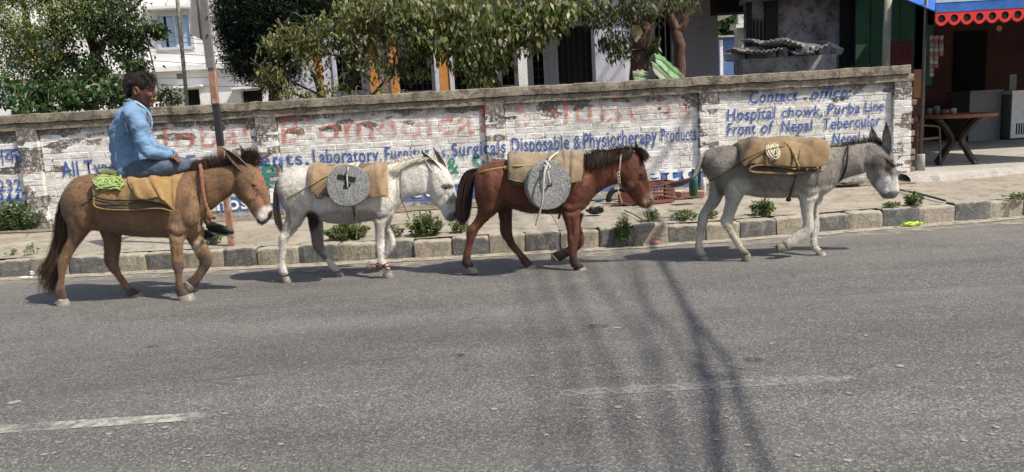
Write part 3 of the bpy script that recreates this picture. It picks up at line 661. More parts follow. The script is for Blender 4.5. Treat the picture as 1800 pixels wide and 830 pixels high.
DK = [(.045,.028,.022),(.07,.042,.03),(.03,.02,.018),(.10,.06,.04)]
Yc = D1['Y']
hair_mass('mane', [px_path([(x, y+4), (x-1+dx, y-6), (x+dx*1.5, y-h)], Yc) for x, y, h, dx in [(340,302,14,-4),(346,299,22,-2),(356,297,18,-3),(366,295,24,-4),(378,293,26,-4),(390,291,26,-3),(402,290,26,-2),(414,288,22,-2),(424,286,16,-2)]], 2600, r1, .008, DK, .002, 5, 5, .016)
hair_mass('forelock', [px_path([(424,284), (428,270), (430+dx, 264)], Yc) for dx in (0,)]+[px_path([(434,284), (440,268), (444, 262)], Yc)]+[px_path([(443,288), (452,274), (455, 266)], Yc)]+[px_path([(446,292), (456,284), (456,293)], Yc)], 1300, r1, .013, DK, .0019, 6, 6, .02)
hair_mass('tail', [px_path(q, Yc-.02) for q in [[(113,342),(104,370),(99,410),(88,450),(66,476),(62,481)],[(113,342),(106,375),(104,420),(96,460),(78,490),(72,520)],[(115,344),(110,375),(110,420),(102,465),(90,500),(85,520)],[(117,346),(114,380),(117,415),(110,445),(98,490),(96,520)],[(117,348),(118,385),(122,415),(112,438),(104,470),(98,505)]]], 2600, r1, .011, [(.05,.03,.022),(.09,.055,.035),(.035,.022,.018),(.13,.08,.05)], .0022, 9, 9, .02, .35)
# --- second: white donkey
WH = (.62, .585, .53)
D2 = dict(earc=((.55,.51,.45),(.16,.145,.13),(.12,.105,.10)), ear3=[(780,314,743,268,-.055,9.5,(-.1,-1,.3)),(784,304,764,262,.045,8,(.3,-.9,.2))], Y=6.87, at=(595, 488),
 torso=[(487,322,490,342,.05),(492,309,500,362,.13),(502,299,514,380,.175),(520,292,538,377,.19),(545,292,560,386,.21),(590,293,592,393,.225),(625,293,622,393,.22),(655,292,650,388,.20),(680,288,672,391,.17),(696,300,682,384,.12),(703,318,694,366,.07)],
 neck=[(666,290,680,392,.13),(685,288,700,368,.10),(702,288,712,350,.08),(726,283,728,346,.07),(748,280,749,342,.065),(766,281,758,336,.055)],
 head=[(755,280,748,318,.055),(780,292,752,338,.08),(792,306,758,350,.084),(798,322,768,362,.07),(802,340,775,371,.055),(806,358,780,381,.05),(808,372,785,387,.046),(803,384,794,390,.028)],
 ears=[([(782,306,768,306),(774,294,760,296),(765,283,752,286),(754,274,746,277),(747,270,743,271)],-.055,.42),([(785,300,772,300),(778,286,766,288),(770,274,761,277),(763,266,759,268)],.05,.4)],
 legs=[([(497,325,545,345,.10),(503,350,546,366,.095),(503,375,540,377,.075),(500,390,534,391,.058),(495,405,524,404,.046),(489,421,507,423,.034),(491,441,504,441,.022),(489,459,501,459,.021),(488,471,504,472,.027),(494,482,508,481,.023)],-.07,-.10,1.5),
       ([(528,360,572,372,.09),(541,385,569,386,.07),(545,407,568,407,.048),(548,426,569,427,.038),(553,438,574,441,.033),(564,451,579,451,.023),(574,462,586,460,.021),(579,469,594,467,.027),(588,478,600,473,.023)],.08,.08,1.5),
       ([(650,350,690,360,.08),(654,378,682,384,.065),(659,396,677,396,.045),(660,416,676,416,.035),(661,434,677,434,.036),(664,453,675,453,.023),(666,464,680,464,.027),(672,477,686,475,.023)],-.07,-.14,1.4),
       ([(665,370,692,374,.065),(673,392,688,396,.05),(676,408,692,412,.042),(676,428,695,430,.036),(670,446,684,448,.026),(660,456,673,462,.024),(650,459,660,470,.026)],.09,.12,1.0)],
 muscle=[(522,345,-.12,.09,.06,.13),(675,350,-.10,.08,.05,.13),(772,340,-.045,.045,.035,.05)],
 hooves=[([(495,488,509,485),(496,497,514,496)],-.10),([(588,482,602,477),(589,488,607,487)],.08),([(673,481,688,476),(673,489,693,489)],-.14),([(650,458,660,470),(644,462,649,477)],.12)],
 groove=[([(552,325),(545,350),(543,374),(532,396),(514,410)],5,.014),([(505,372),(507,395),(500,412)],4,.008),([(688,312),(678,338),(662,368)],7,.012),([(700,310),(702,340),(694,372)],6,.012),([(656,380),(668,386),(680,382)],4,.012),([(757,296),(752,318),(760,342)],5,.010),([(768,352),(782,346),(790,332)],5,.007),([(788,344),(795,358),(790,372)],5,.008),([(552,386),(600,391)],6,.005),([(590,350),(600,378)],4,.005),([(602,350),(612,378)],4,.005),([(580,350),(590,378)],4,.005)],
 eye=(784,330,.072,.012), nostril=(798,377,.036), lid=simple('eyelid grey', (.12, .11, .11), .6, .1, 30, .2))
r2, body2 = make_equid('donkey', 'white donkey with grey speckles and closed eye carrying a round millstone', 'donkey', D2, WH, [
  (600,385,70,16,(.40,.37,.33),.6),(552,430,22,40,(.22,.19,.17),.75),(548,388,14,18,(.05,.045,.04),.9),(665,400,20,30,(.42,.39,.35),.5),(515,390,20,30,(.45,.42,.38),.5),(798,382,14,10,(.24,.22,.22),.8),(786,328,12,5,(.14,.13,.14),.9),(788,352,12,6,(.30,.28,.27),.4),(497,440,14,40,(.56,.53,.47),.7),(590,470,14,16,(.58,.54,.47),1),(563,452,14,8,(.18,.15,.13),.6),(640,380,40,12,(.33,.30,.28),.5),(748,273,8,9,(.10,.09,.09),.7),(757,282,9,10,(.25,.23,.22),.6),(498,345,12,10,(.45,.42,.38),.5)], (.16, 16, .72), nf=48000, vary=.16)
Yc = D2['Y']
WC = [(.62,.56,.46),(.70,.66,.58),(.50,.44,.36),(.74,.70,.64)]
hair_mass('mane', [px_path(q, Yc) for q in [[(690,289,0),(688,293,-.06),(684,300,-.10)],[(705,286,0),(698,292,-.06),(688,304,-.09)],[(722,282,0),(710,290,-.05),(696,304,-.085)],[(738,279,0),(722,284,-.05),(704,297,-.08)],[(752,277,0),(738,277,-.04),(720,288,-.07)],[(764,279,0),(752,278,-.03),(736,284,-.065)]]], 2600, r2, .007, WC, .0019, 7, 6, .012)
hair_mass('mane_crest', [px_path([(x, y+4), (x-3, y-3), (x-9, y-9)], Yc) for x, y in [(688,290),(705,286),(724,282),(742,279),(758,279),(768,281)]], 500, r2, .006, WC, .003, 8, 4, .012)
hair_mass('tail', [px_path(q, Yc-.01) for q in [[(488,316),(485,340),(484,370),(488,395),(495,408)],[(490,318),(488,345),(490,375),(494,395),(497,408)],[(487,316),(482,340),(482,372),(486,392),(492,405)]]], 1100, r2, .006, [(.25,.21,.17),(.45,.40,.34),(.12,.10,.085),(.5,.46,.4)], .003, 9, 8, .012, .3)
# --- third: bay pony
BAY = (.145, .050, .027)
D3 = dict(earc=((.13,.045,.024),(.05,.026,.02),(.03,.018,.015)), ear3=[(1108,290,1089,265,-.055,6.5,(.3,-1,.2)),(1122,274,1119,252,.045,5.5,(.5,-.8,.1))], Y=6.74, at=(920, 478),
 torso=[(833,306,834,324,.05),(839,298,837,352,.13),(852,289,850,372,.18),(872,282,880,362,.20),(900,281,905,369,.215),(935,283,932,375,.235),(970,283,962,376,.235),(1000,279,990,376,.205),(1024,278,1012,376,.17),(1042,292,1030,366,.115),(1050,308,1043,346,.07)],
 neck=[(1002,277,1018,374,.14),(1024,276,1044,346,.105),(1046,269,1062,333,.085),(1070,267,1078,325,.075),(1094,264,1092,320,.068),(1114,264,1100,312,.06)],
 head=[(1104,263,1086,305,.06),(1126,272,1086,320,.085),(1134,292,1096,332,.088),(1139,312,1106,344,.07),(1144,330,1115,353,.055),(1148,344,1123,362,.05),(1149,355,1131,365,.045),(1144,362,1138,366,.028)],
 ears=[([(1110,286,1098,284),(1102,278,1092,276),(1095,271,1089,269),(1091,267,1089,266)],-.06,.45),([(1124,270,1112,268),(1121,262,1114,260),(1119,256,1117,255)],.05,.45)],
 legs=[([(836,315,885,335,.11),(838,345,892,355,.105),(839,365,884,366,.09),(837,380,868,380,.065),(829,393,853,393,.047),(820,405,841,405,.036),(820,420,835,419,.025),(817,436,830,436,.023),(814,452,828,452,.023),(812,462,831,463,.030),(819,472,834,470,.024)],-.07,-.10,1.4),
       ([(860,345,908,352,.10),(873,366,901,368,.07),(878,386,900,386,.052),(879,407,901,410,.040),(886,421,906,426,.035),(898,437,914,437,.025),(911,453,924,448,.022),(917,463,933,459,.029),(926,470,938,464,.024)],.08,.06,1.5),
       ([(975,340,1030,345,.09),(982,362,1024,366,.08),(990,382,1018,384,.06),(996,402,1019,402,.043),(998,424,1017,424,.036),(1000,440,1015,440,.027),(1001,456,1016,456,.025),(1002,466,1024,464,.031),(1011,474,1027,470,.025)],-.07,-.14,1.4),
       ([(992,372,1026,376,.07),(1000,392,1021,396,.05),(1004,408,1026,411,.042),(1005,422,1027,428,.04),(998,434,1014,443,.030),(985,438,996,453,.028),(977,441,988,457,.030),(970,446,984,460,.028)],.09,.14,1.0)],
 muscle=[(865,330,-.13,.10,.07,.16),(1005,335,-.12,.09,.06,.15),(1108,325,-.05,.05,.04,.055)],
 hooves=[([(820,470,835,469),(821,480,841,479)],-.10),([(924,470,939,463),(925,475,944,475)],.06),([(1013,473,1028,469),(1014,480,1036,480)],-.14),([(969,446,983,459),(968,455,974,463)],.14)],
 groove=[([(893,300),(884,330),(886,356),(872,378),(850,396)],5,.014),([(842,350),(846,376),(834,398)],4,.009),([(1034,300),(1020,328),(1000,358)],7,.012),([(1048,300),(1046,328),(1034,360)],6,.012),([(988,368),(1004,374),(1020,368)],4,.012),([(1090,280),(1086,302),(1096,326)],5,.010),([(1106,338),(1118,330),(1124,318)],5,.007),([(1130,318),(1138,334),(1136,350)],5,.009),([(1004,385),(1006,415)],3,.007),([(895,362),(940,374)],6,.006)],
 eye=(1127,308,.076,.013), nostril=(1144,352,.038))
r3, body3 = make_equid('pony', 'reddish bay pony with black tail and mane carrying a millstone', 'pony', D3, BAY, [
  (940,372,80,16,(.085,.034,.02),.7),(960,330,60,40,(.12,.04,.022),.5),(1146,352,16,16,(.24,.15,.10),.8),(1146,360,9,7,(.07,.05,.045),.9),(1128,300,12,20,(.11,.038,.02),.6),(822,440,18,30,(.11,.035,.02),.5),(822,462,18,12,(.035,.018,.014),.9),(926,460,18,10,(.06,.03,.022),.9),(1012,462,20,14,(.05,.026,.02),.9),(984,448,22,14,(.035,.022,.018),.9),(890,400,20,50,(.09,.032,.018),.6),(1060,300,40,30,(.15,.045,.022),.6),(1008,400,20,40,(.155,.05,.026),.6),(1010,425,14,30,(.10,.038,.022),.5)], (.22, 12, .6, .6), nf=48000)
Yc = D3['Y']
BK = [(.025,.016,.015),(.035,.02,.017),(.018,.013,.013),(.06,.03,.02)]
hair_mass('mane', [px_path(q, Yc) for q in [[(1026,275,0),(1027,284,-.08),(1028,297,-.115)],[(1044,269,0),(1044,282,-.07),(1045,298,-.10)],[(1062,266,0),(1060,280,-.065),(1058,296,-.095)],[(1080,264,0),(1078,276,-.06),(1072,290,-.085)],[(1098,262,0),(1096,272,-.055),(1092,283,-.075)],[(1114,262,0),(1110,270,-.045),(1106,278,-.07)]]], 5200, r3, .009, BK, .0018, 11, 6, .014)
hair_mass('mane_crest', [px_path([(x, y+3), (x-3, y-3), (x-7, y-7)], Yc) for x, y in [(1024,276),(1044,269),(1062,267),(1080,265),(1098,262),(1114,261)]], 500, r3, .006, BK, .003, 12, 4, .014)
hair_mass('forelock', [px_path(q, Yc) for q in [[(1110,262,0),(1122,262,-.02),(1130,272,-.04),(1126,286,-.07)],[(1116,262,0),(1128,264,-.01),(1137,272,-.02),(1140,275,-.03)],[(1116,262,0),(1126,268,-.03),(1131,280,-.05),(1133,290,-.06)]]], 1600, r3, .009, BK, .0018, 13, 6, .02)
hair_mass('tail', [px_path(q, Yc-.01) for q in [[(840,297),(824,300),(812,315),(806,345),(804,370),(803,392)],[(842,298),(828,303),(818,320),(813,350),(811,375),(810,396)],[(842,300),(832,306),(825,325),(821,352),(819,378),(816,394)],[(843,302),(834,308),(829,328),(826,352),(822,378),(817,390)]]], 5200, r3, .008, BK, .0019, 14, 9, .022, .25)
# --- fourth: grey donkey
GR = (.225, .195, .17)
D4 = dict(earc=((.15,.13,.115),(.34,.31,.28),(.05,.04,.035)), ear3=[(1560,272,1557,218,-.055,9.5,(-.75,-.8,.0)),(1542,266,1534,225,.05,9,(.2,-1,.1))], Y=6.72, at=(1340, 456),
 torso=[(1233,282,1236,300,.05),(1237,270,1246,316,.12),(1250,261,1262,332,.165),(1272,256,1290,340,.19),(1300,257,1318,344,.20),(1340,259,1350,348,.22),(1380,260,1382,347,.22),(1410,260,1405,347,.20),(1440,259,1432,348,.165),(1458,266,1448,344,.12),(1470,285,1460,330,.07)],
 neck=[(1424,259,1440,350,.13),(1446,260,1462,334,.105),(1466,258,1478,316,.08),(1490,256,1500,310,.07),(1518,251,1518,304,.065),(1540,250,1532,298,.058)],
 head=[(1535,251,1522,290,.06),(1560,260,1524,310,.085),(1571,280,1530,322,.09),(1576,300,1538,332,.072),(1578,318,1546,340,.057),(1579,330,1549,344,.052),(1577,341,1553,348,.046),(1571,347,1560,349,.028)],
 ears=[([(1568,266,1549,266),(1566,252,1546,252),(1564,240,1547,240),(1561,230,1550,230),(1559,222,1555,223)],-.05,.35),([(1548,262,1536,260),(1543,250,1531,248),(1541,238,1530,236),(1538,230,1532,229),(1537,226,1534,226)],.07,.3)],
 legs=[([(1256,290,1308,300,.11),(1262,312,1313,330,.10),(1271,335,1309,340,.08),(1275,355,1300,360,.055),(1270,376,1292,378,.038),(1266,390,1289,393,.034),(1277,405,1291,406,.024),(1287,422,1300,421,.022),(1296,437,1308,434,.023),(1303,445,1315,440,.027),(1307,450,1318,446,.024)],-.08,-.14,1.4),
       ([(1240,285,1285,300,.09),(1245,312,1282,325,.085),(1246,340,1274,342,.062),(1238,360,1262,362,.045),(1228,378,1247,378,.036),(1226,393,1243,395,.033),(1225,410,1237,411,.022),(1222,429,1235,429,.021),(1224,440,1237,440,.026),(1228,449,1242,448,.023)],.06,.02,1.2),
       ([(1400,310,1445,318,.09),(1402,335,1440,342,.075),(1405,355,1432,358,.05),(1409,378,1430,380,.038),(1412,392,1431,398,.038),(1407,403,1425,412,.032),(1394,412,1406,426,.024),(1383,420,1393,434,.026),(1374,424,1386,438,.026)],-.08,-.12,1.2),
       ([(1420,318,1452,325,.075),(1428,345,1447,348,.05),(1430,364,1440,364,.035),(1429,385,1439,385,.032),(1425,400,1440,402,.034),(1424,418,1437,418,.023),(1426,434,1439,434,.025),(1432,443,1446,439,.024)],.07,-.06,1.2)],
 muscle=[(1275,300,-.12,.09,.06,.13),(1298,335,-.13,.05,.04,.05),(1425,310,-.11,.09,.05,.13),(1548,308,-.045,.05,.04,.05)],
 hooves=[([(1305,450,1319,445),(1303,458,1320,459)],-.14),([(1228,451,1243,450),(1229,460,1249,460)],.02),([(1372,427,1383,440),(1365,430,1366,446)],-.12),([(1434,446,1449,442),(1434,453,1456,453)],-.06)],
 groove=[([(1310,275),(1300,300),(1285,320)],6,.010),([(1290,325),(1305,345),(1298,362)],4,.012),([(1258,322),(1275,350),(1268,376)],5,.010),([(1440,285),(1430,312),(1412,335)],7,.012),([(1458,290),(1456,316),(1446,340)],6,.012),([(1404,338),(1420,346),(1438,342)],4,.010),([(1524,262),(1520,285),(1530,310)],5,.010),([(1538,322),(1552,314),(1558,298)],5,.007),([(1562,300),(1568,316),(1562,330)],5,.008),([(1330,322),(1345,340)],4,.005),([(1345,320),(1360,340)],4,.005),([(1360,320),(1374,340)],4,.005)],
 eye=(1565,284,.066,.013), nostril=(1573,337,.036))
r4, body4 = make_equid('donkey', 'grey donkey with upright ears and white muzzle leading the file under folded sacks', 'donkey', D4, GR, [
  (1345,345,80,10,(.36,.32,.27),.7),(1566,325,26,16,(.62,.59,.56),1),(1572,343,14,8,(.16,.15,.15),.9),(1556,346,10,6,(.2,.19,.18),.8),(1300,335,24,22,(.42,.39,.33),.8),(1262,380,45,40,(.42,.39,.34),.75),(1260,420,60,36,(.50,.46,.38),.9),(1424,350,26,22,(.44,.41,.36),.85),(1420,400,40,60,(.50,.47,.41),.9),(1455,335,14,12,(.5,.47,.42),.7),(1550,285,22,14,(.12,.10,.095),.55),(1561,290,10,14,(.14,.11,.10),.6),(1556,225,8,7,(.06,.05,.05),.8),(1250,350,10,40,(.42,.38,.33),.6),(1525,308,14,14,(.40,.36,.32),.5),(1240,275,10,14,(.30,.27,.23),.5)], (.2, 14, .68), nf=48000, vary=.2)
Yc = D4['Y']
hair_mass('mane', [px_path([(x, y+4), (x-1, y-4), (x-3, y-h)], Yc) for x, y, h in [(1446,262,7),(1465,260,8),(1485,258,9),(1502,255,12),(1520,251,12),(1535,250,12),(1550,252,10)]], 800, r4, .005, [(.03,.026,.024),(.05,.045,.04),(.12,.10,.09)], .0026, 15, 4, .012)
tb = MB(); tb.tube(px_path([(1240,272),(1233,280,-.02),(1228,296,-.04),(1222,308,-.05),(1212,317,-.05)], Yc), [.03, .028, .024, .02, .013], 10)
dk = tb.build('tail_dock', m_coat('grey tail', .2, 20), r4, True); set_col(dk.data, np.tile(np.array([(.34, .30, .25)]), (len(dk.data.vertices), 1)))
hair_mass('tail', [px_path(q, Yc-.05) for q in [[(1224,308),(1212,314),(1196,318),(1176,320)],[(1220,312),(1208,320),(1194,326),(1172,329)],[(1216,314),(1204,320),(1188,320),(1170,323)]]], 450, r4, .006, [(.08,.06,.05),(.15,.12,.10),(.05,.04,.035)], .003, 16, 7, .012, .3)
# ------------------------------------------------------------------ packs, ropes, stones
def on_ell(Yc, px, py, yt, yb, w, off=0.0, half=False):
    """point on the near side of a trunk (or a pad draped over it) seen at this pixel"""
    Y = Yc-w*.8
    for _ in range(6):
        zt = onY(px, yt, Yc).z; zb = onY(px, yb, Yc-(w if half else 0)).z
        zc, h = (zb, zt-zb) if half else ((zt+zb)/2, (zt-zb)/2); z = onY(px, py, Y).z
        q = max(-.999, min(.999, (z-zc)/h)); q = max(q, 0) if half else q
        Y = Yc-(w*math.sqrt(1-q*q)+off)
    return onY(px, py, Y)
def on_body(D, px, py, off=.004, part='torso'):
    R_ = D[part]; xm = [(q[0]+q[2])/2 for q in R_]; w = [q[4] for q in R_]
    return on_ell(D['Y'], px, py, interp(px, xm, [q[1] for q in R_]), interp(px, xm, [q[3] for q in R_]), interp(px, xm, w), off)
def m_burlap(name, a, b, dark):
    k = NT(name); p = k.pos(); c = k.mix(k.ramp(k.noise(p, 6, 5, .65), [(.3, 0.), (.7, 1.)]), a, b)
    c = k.mix(k.ramp(k.noise(p, 7, 6, .75, .8), [(.48, 0.), (.68, .8)]), c, dark)
    w1 = k.n('ShaderNodeTexWave'); k.L(k.mapping(p, (1, .4, .1)), w1.inputs[0]); w1.inputs['Scale'].default_value = 42; w1.inputs['Distortion'].default_value = 1.2
    w2 = k.n('ShaderNodeTexWave', bands_direction='Z'); k.L(p, w2.inputs[0]); w2.inputs['Scale'].default_value = 42; w2.inputs['Distortion'].default_value = 1.2
    wv = k.math('MULTIPLY', w1.outputs[1], w2.outputs[1]); f = k.noise(p, 70, 3, .7)
    c = k.mix(.55, c, k.ramp(k.math('ADD', k.math('MULTIPLY', wv, .5), k.math('MULTIPLY', f, .6)), [(.2, .6), (.75, 1.25)]), 'MULTIPLY')
    k.col(c); k.b.inputs['Roughness'].default_value = .95; k.b.inputs['Sheen Weight'].default_value = .2
    k.bump(k.math('ADD', wv, k.math('MULTIPLY', k.noise(p, 15, 5, .7), 2.)), .5, .008); return k.m
def drape(name, Yc, cols, mat, parent, th=.02, wr=.008, wf=7, dirn=(1, 1, .5), nx=44, ns=40, far=True, flare=0, seed=0, subdiv=True, folds=()):
    C = np.array(catmull([list(c) for c in cols], 6)); ii = np.linspace(0, len(C)-1, nx); C = np.stack([np.interp(ii, np.arange(len(C)), C[:, a]) for a in range(5)], 1)
    V = []; S = np.linspace(-1, 1, ns)
    for i, (xt, yt, xb, yb, w) in enumerate(C):
        Pt = onY(xt, yt, Yc); Pb = onY(xb, yb, Yc-w)
        for s in S:
            a = abs(s)*math.pi/2; y_ = Yc+math.copysign((w)*math.sin(a)**.92, s); z = Pt.z-(Pt.z-Pb.z)*(1-math.cos(a)); x = lerp(Pt.x, Pb.x, (1-math.cos(a)))
            if flare: y_ += math.copysign(flare*max(0, abs(s)-.8)/.2, s)
            P = Vector((x, y_, z)); q = Vector((P.x*dirn[0], P.y*dirn[1], P.z*dirn[2]))*wf+Vector((seed*3.1, 0, 0))
            d = wr*mnoise.noise(q)*1.6+wr*.6*mnoise.noise(q*2.7)
            for (fx, fs, fw, fa) in folds:       # running creases: pixel x at the top, slant, width, depth
                u = (xt+(abs(s))*fs-fx)/fw; d += fa*math.exp(-u*u)
            P += Vector((0, math.copysign(math.sin(a), s), math.cos(a)))*d; V.append(P)
    Fc = [(i*ns+j, (i+1)*ns+j, (i+1)*ns+j+1, i*ns+j+1) for i in range(nx-1) for j in range(ns-1)]
    me = mkmesh(name, V, Fc, mat, True); o = place(name, me, parent)
    s_ = o.modifiers.new('s', 'SOLIDIFY'); s_.thickness = th; s_.offset = 0
    if subdiv: b = o.modifiers.new('b', 'BEVEL'); b.width = th*.4; b.segments = 2; b.limit_method = 'ANGLE'; b.angle_limit = 1.0
    return o
def rope(name, pts, r, mat, parent=None, twist=0, sub=6, n=7):
    P = [Vector(p) for p in catmull(pts, sub)]; b = MB()
    if not twist: b.tube(P, r, n)
    else:
        L = 0; arr = []
        for i, p in enumerate(P):
            if i: L += (p-P[i-1]).length
            arr.append(L)
        m_ = max(12, int(L/(r*.9))); Q = [Vector([float(np.interp(u, arr, [p[a] for p in P])) for a in range(3)]) for u in np.linspace(0, L, m_)]
        for s in range(3):
            T_ = []
            for i, p in enumerate(Q):
                t = (Q[min(i+1, m_-1)]-Q[max(i-1, 0)]).normalized(); a = t.cross(Vector((0, 1, .01))).normalized(); c = t.cross(a)
                an = 2*math.pi*s/3+i/m_*L/(r*twist); T_.append(p+(a*math.cos(an)+c*math.sin(an))*r*.55)
            b.tube(T_, r*.62, 6)
    return b.build(name, mat, parent, True)
M_SK1 = m_burlap('ochre sacking', (.25, .15, .055), (.36, .225, .09), (.14, .085, .035)); M_SK2 = m_burlap('tan sacking', (.25, .165, .095), (.34, .235, .14), (.15, .10, .06))
M_SK3 = m_burlap('grey tan sacking', (.215, .155, .095), (.30, .225, .145), (.13, .095, .06)); M_SK4 = m_burlap('brown jute sacking', (.20, .13, .062), (.30, .205, .10), (.11, .07, .035))
M_SKD = m_burlap('fold shade sacking', (.10, .065, .035), (.16, .11, .06), (.06, .04, .025))  # darker copy of the sacking, stands for shade inside the folds
M_RG = simple('lime green rope', (.29, .37, .13), .7, .2, 40, .6, .003); M_RP = simple('pale hemp rope', (.50, .46, .33), .85, .25, 50, .7, .003)
M_RB = simple('brown grass rope', (.22, .11, .065), .9, .3, 50, .7, .003); M_RD = simple('dark worn rope', (.10, .065, .04), .9, .3, 50, .7, .003)
M_RY = simple('yellow nylon rope', (.45, .40, .08), .6, .25, 40, .6, .003); M_RW = simple('grey white rope', (.48, .46, .42), .85, .25, 40, .7, .003)
M_OL = m_burlap('olive cloth', (.16, .17, .07), (.22, .23, .10), (.09, .09, .04))
# pad of the brown mule
Yc = D1['Y']
pad = thing('saddle_pad', 'ochre folded sacking pad under the rider on the brown mule', 'pack pad', onY(245, 305, Yc))
drape('under_fold', Yc, [(178,306,166,361,.225),(205,305,196,366,.24),(245,305,242,368,.245),(285,305,280,368,.24),(318,305,301,372,.215)], M_SKD, pad, .018, .006, flare=.02)
drape('sack', Yc, [(184,304,164,346,.24),(200,302,186,352,.262),(225,302,220,353,.268),(250,302,245,352,.272),(285,302,285,357,.262),(316,303,303,366,.24)], M_SK1, pad, .022, .015, 6, folds=[(205,20,9,.008),(240,-10,6,-.006)])
drape('top_sack', Yc, [(236,300,241,346,.285),(252,299,258,350,.292),(270,299,275,347,.288),(290,299,287,352,.282),(312,300,300,366,.262),(328,303,306,371,.243)], M_SK1, pad, .020, .014, 8, seed=5, folds=[(250,8,5,.014),(262,-18,5,-.010),(276,-12,5,.012),(300,-22,6,-.008),(309,-20,4,.008)])
rope('seam', [on_ell(Yc, x, y, 305, y+1, .262, .012, True) for x, y in [(165,347),(165,360),(175,366),(200,369),(240,369),(262,367),(285,367),(302,372)]], .006, M_SK1, pad)
rope('lip', [on_ell(Yc, x, y, 305, y+1, .262, .010, True) for x, y in [(167,350),(185,354),(215,356),(240,354)]], .005, M_SKD, pad)
ol = drape('olive_cloth', Yc, [(178,297,182,308,.13),(195,294,198,306,.14),(212,294,215,306,.14)], M_OL, None, .02, .006); tag(ol, 'olive green folded cloth behind the rider on the ochre pad', 'cloth')
ng = thing('rope_coil', 'lime green rope coil lying behind the rider on the brown mule', 'rope', onY(193, 320, Yc-.2))
for q in range(15):
    cx, cy = 190+random.uniform(-10, 14), 318+random.uniform(-5, 7); a, b_ = random.uniform(13, 21), random.uniform(5, 9); ph = random.uniform(-.35, .6); P = []
    for t in np.linspace(0, 2*math.pi, 14)[:-1]:
        u, v = a*math.cos(t), b_*math.sin(t); x, y_ = cx+u*math.cos(ph)-v*math.sin(ph), cy+u*math.sin(ph)+v*math.cos(ph)
        P.append(on_ell(Yc, x, max(y_, 304), 301, 354, .265, .018+.03*random.random(), True))
    P.append(P[0]); rope('strand', P, .0065, M_RG, ng, 0, 3, 6)
for q in [[(168,333),(178,330),(190,322),(200,310)],[(172,310),(185,312),(205,330),(212,334)],[(170,322),(186,318),(206,318),(218,326)]]:
    rope('strand', [on_ell(Yc, x, y_, 301, 354, .265, .035, True) for x, y_ in q], .0065, M_RG, ng, 0, 4, 6)
rope('breeching_rope', [on_body(D1, x, y_, .012) for x, y_ in [(178,332),(166,344),(150,357),(136,366),(122,373),(114,371)]], .007, M_RD, r1, 1.2)
nr = rope('neck_rope', [onY(x, y_, Yc-d) for x, y_, d in [(352,290,.02),(353,296,.07),(354,310,.105),(356,330,.12),(359,350,.125),(364,368,.12),(371,380,.08),(377,383,.0)]], .015, M_RB, r1, 1.3)
nk = MB(); ball(nk, onY(368, 378, Yc-.12), .028, .022, .045, 10); nk.build('neck_knot', M_RB, nr, True)
# white donkey
Yc = D2['Y']
pad = thing('saddle_pad', 'tan sacking pad under the millstone on the white donkey', 'pack pad', onY(615, 290, Yc))
drape('lining', Yc, [(552,291,556,346,.215),(600,291,600,345,.23),(640,290,640,345,.225),(680,288,682,343,.19)], M_SKD, pad, .016, .005)
drape('sack', Yc, [(547,290,545,336,.22),(560,288,556,340,.24),(590,290,590,343,.255),(625,291,625,344,.255),(650,289,652,345,.245),(668,288,672,346,.23)], M_SK2, pad, .020, .013, 7, seed=2, folds=[(560,4,4,.006),(620,0,8,.008)])
drape('side_sack', Yc, [(656,287,645,345,.255),(664,286,655,346,.26),(676,287,672,346,.245),(684,289,682,346,.215)], M_SK2, pad, .022, .007, 6, seed=4, nx=22, folds=[(662,-14,3,.012)])
rope('hem', [on_ell(Yc, x, y_, 289, y_+1, .255, .012, True) for x, y_ in [(646,343),(660,345),(672,343),(683,345)]], .006, M_SK2, pad)
rope('hem', [on_ell(Yc, x, y_, 289, y_+1, .24, .012, True) for x, y_ in [(546,336),(556,341),(570,344),(578,347)]], .006, M_SK2, pad)
tf = MB(); ball(tf, on_ell(Yc, 562, 346, 289, 347, .235, .01, True), .035, .02, .022, 9); tf.build('loose_corner', M_SK2, pad, True)
rope('breeching_rope', [on_body(D2, x, y_, .012) for x, y_ in [(500,352),(510,345),(525,338)]]+[on_ell(Yc, x, y_, 289, 344, .25, .022, True) for x, y_ in [(548,325),(565,314),(583,306)]], .006, simple('mossy rope', (.30, .25, .12), .9, .3, 40, .6, .003), r2, 1.2)
rope('neck_cord', [onY(x, y_, Yc-d) for x, y_, d in [(706,289,.03),(704,305,.09),(703,330,.09),(705,350,.06),(712,366,.03),(720,388,.03)]], .004, M_RD, r2)
rope('girth_rope', [onY(x, y_, Yc-d) for x, y_, d in [(624,350,.26),(626,370,.24),(626,385,.17),(628,402,.14),(626,420,.14)]], .006, M_RG, r2)
rope('belly_strap', [on_body(D2, x, y_, .008) for x, y_ in [(618,350),(621,365),(624,380),(627,390)]], .008, M_RD, r2)
cl = MB()
for q in range(16):
    a = random.uniform(0, 6.28); c = onY(670+random.uniform(-2, 3), 468+random.uniform(-3, 3), Yc-.14); P = [c+Vector((.034*math.cos(a+t), .034*math.sin(a+t), random.uniform(-.008, .008))) for t in np.linspace(0, 4.2, 8)]; cl.tube(P, .008, 5)
for dx, dy in [(-22,-3),(18,-8),(-18,5),(15,6),(20,0)]:
    c = onY(672, 468, Yc-.175); cl.tube([c, onY(672+dx*.5, 468+dy*.7, Yc-.18), onY(672+dx, 468+dy, Yc-.17)], [.008, .006, .003], 5)
tag(cl.build('fetlock_rag', simple('dark red rag', (.13, .045, .045), .9, .35, 40, .6, .004), None, True), 'dark red rag tied round the front fetlock of the white donkey', 'rag')
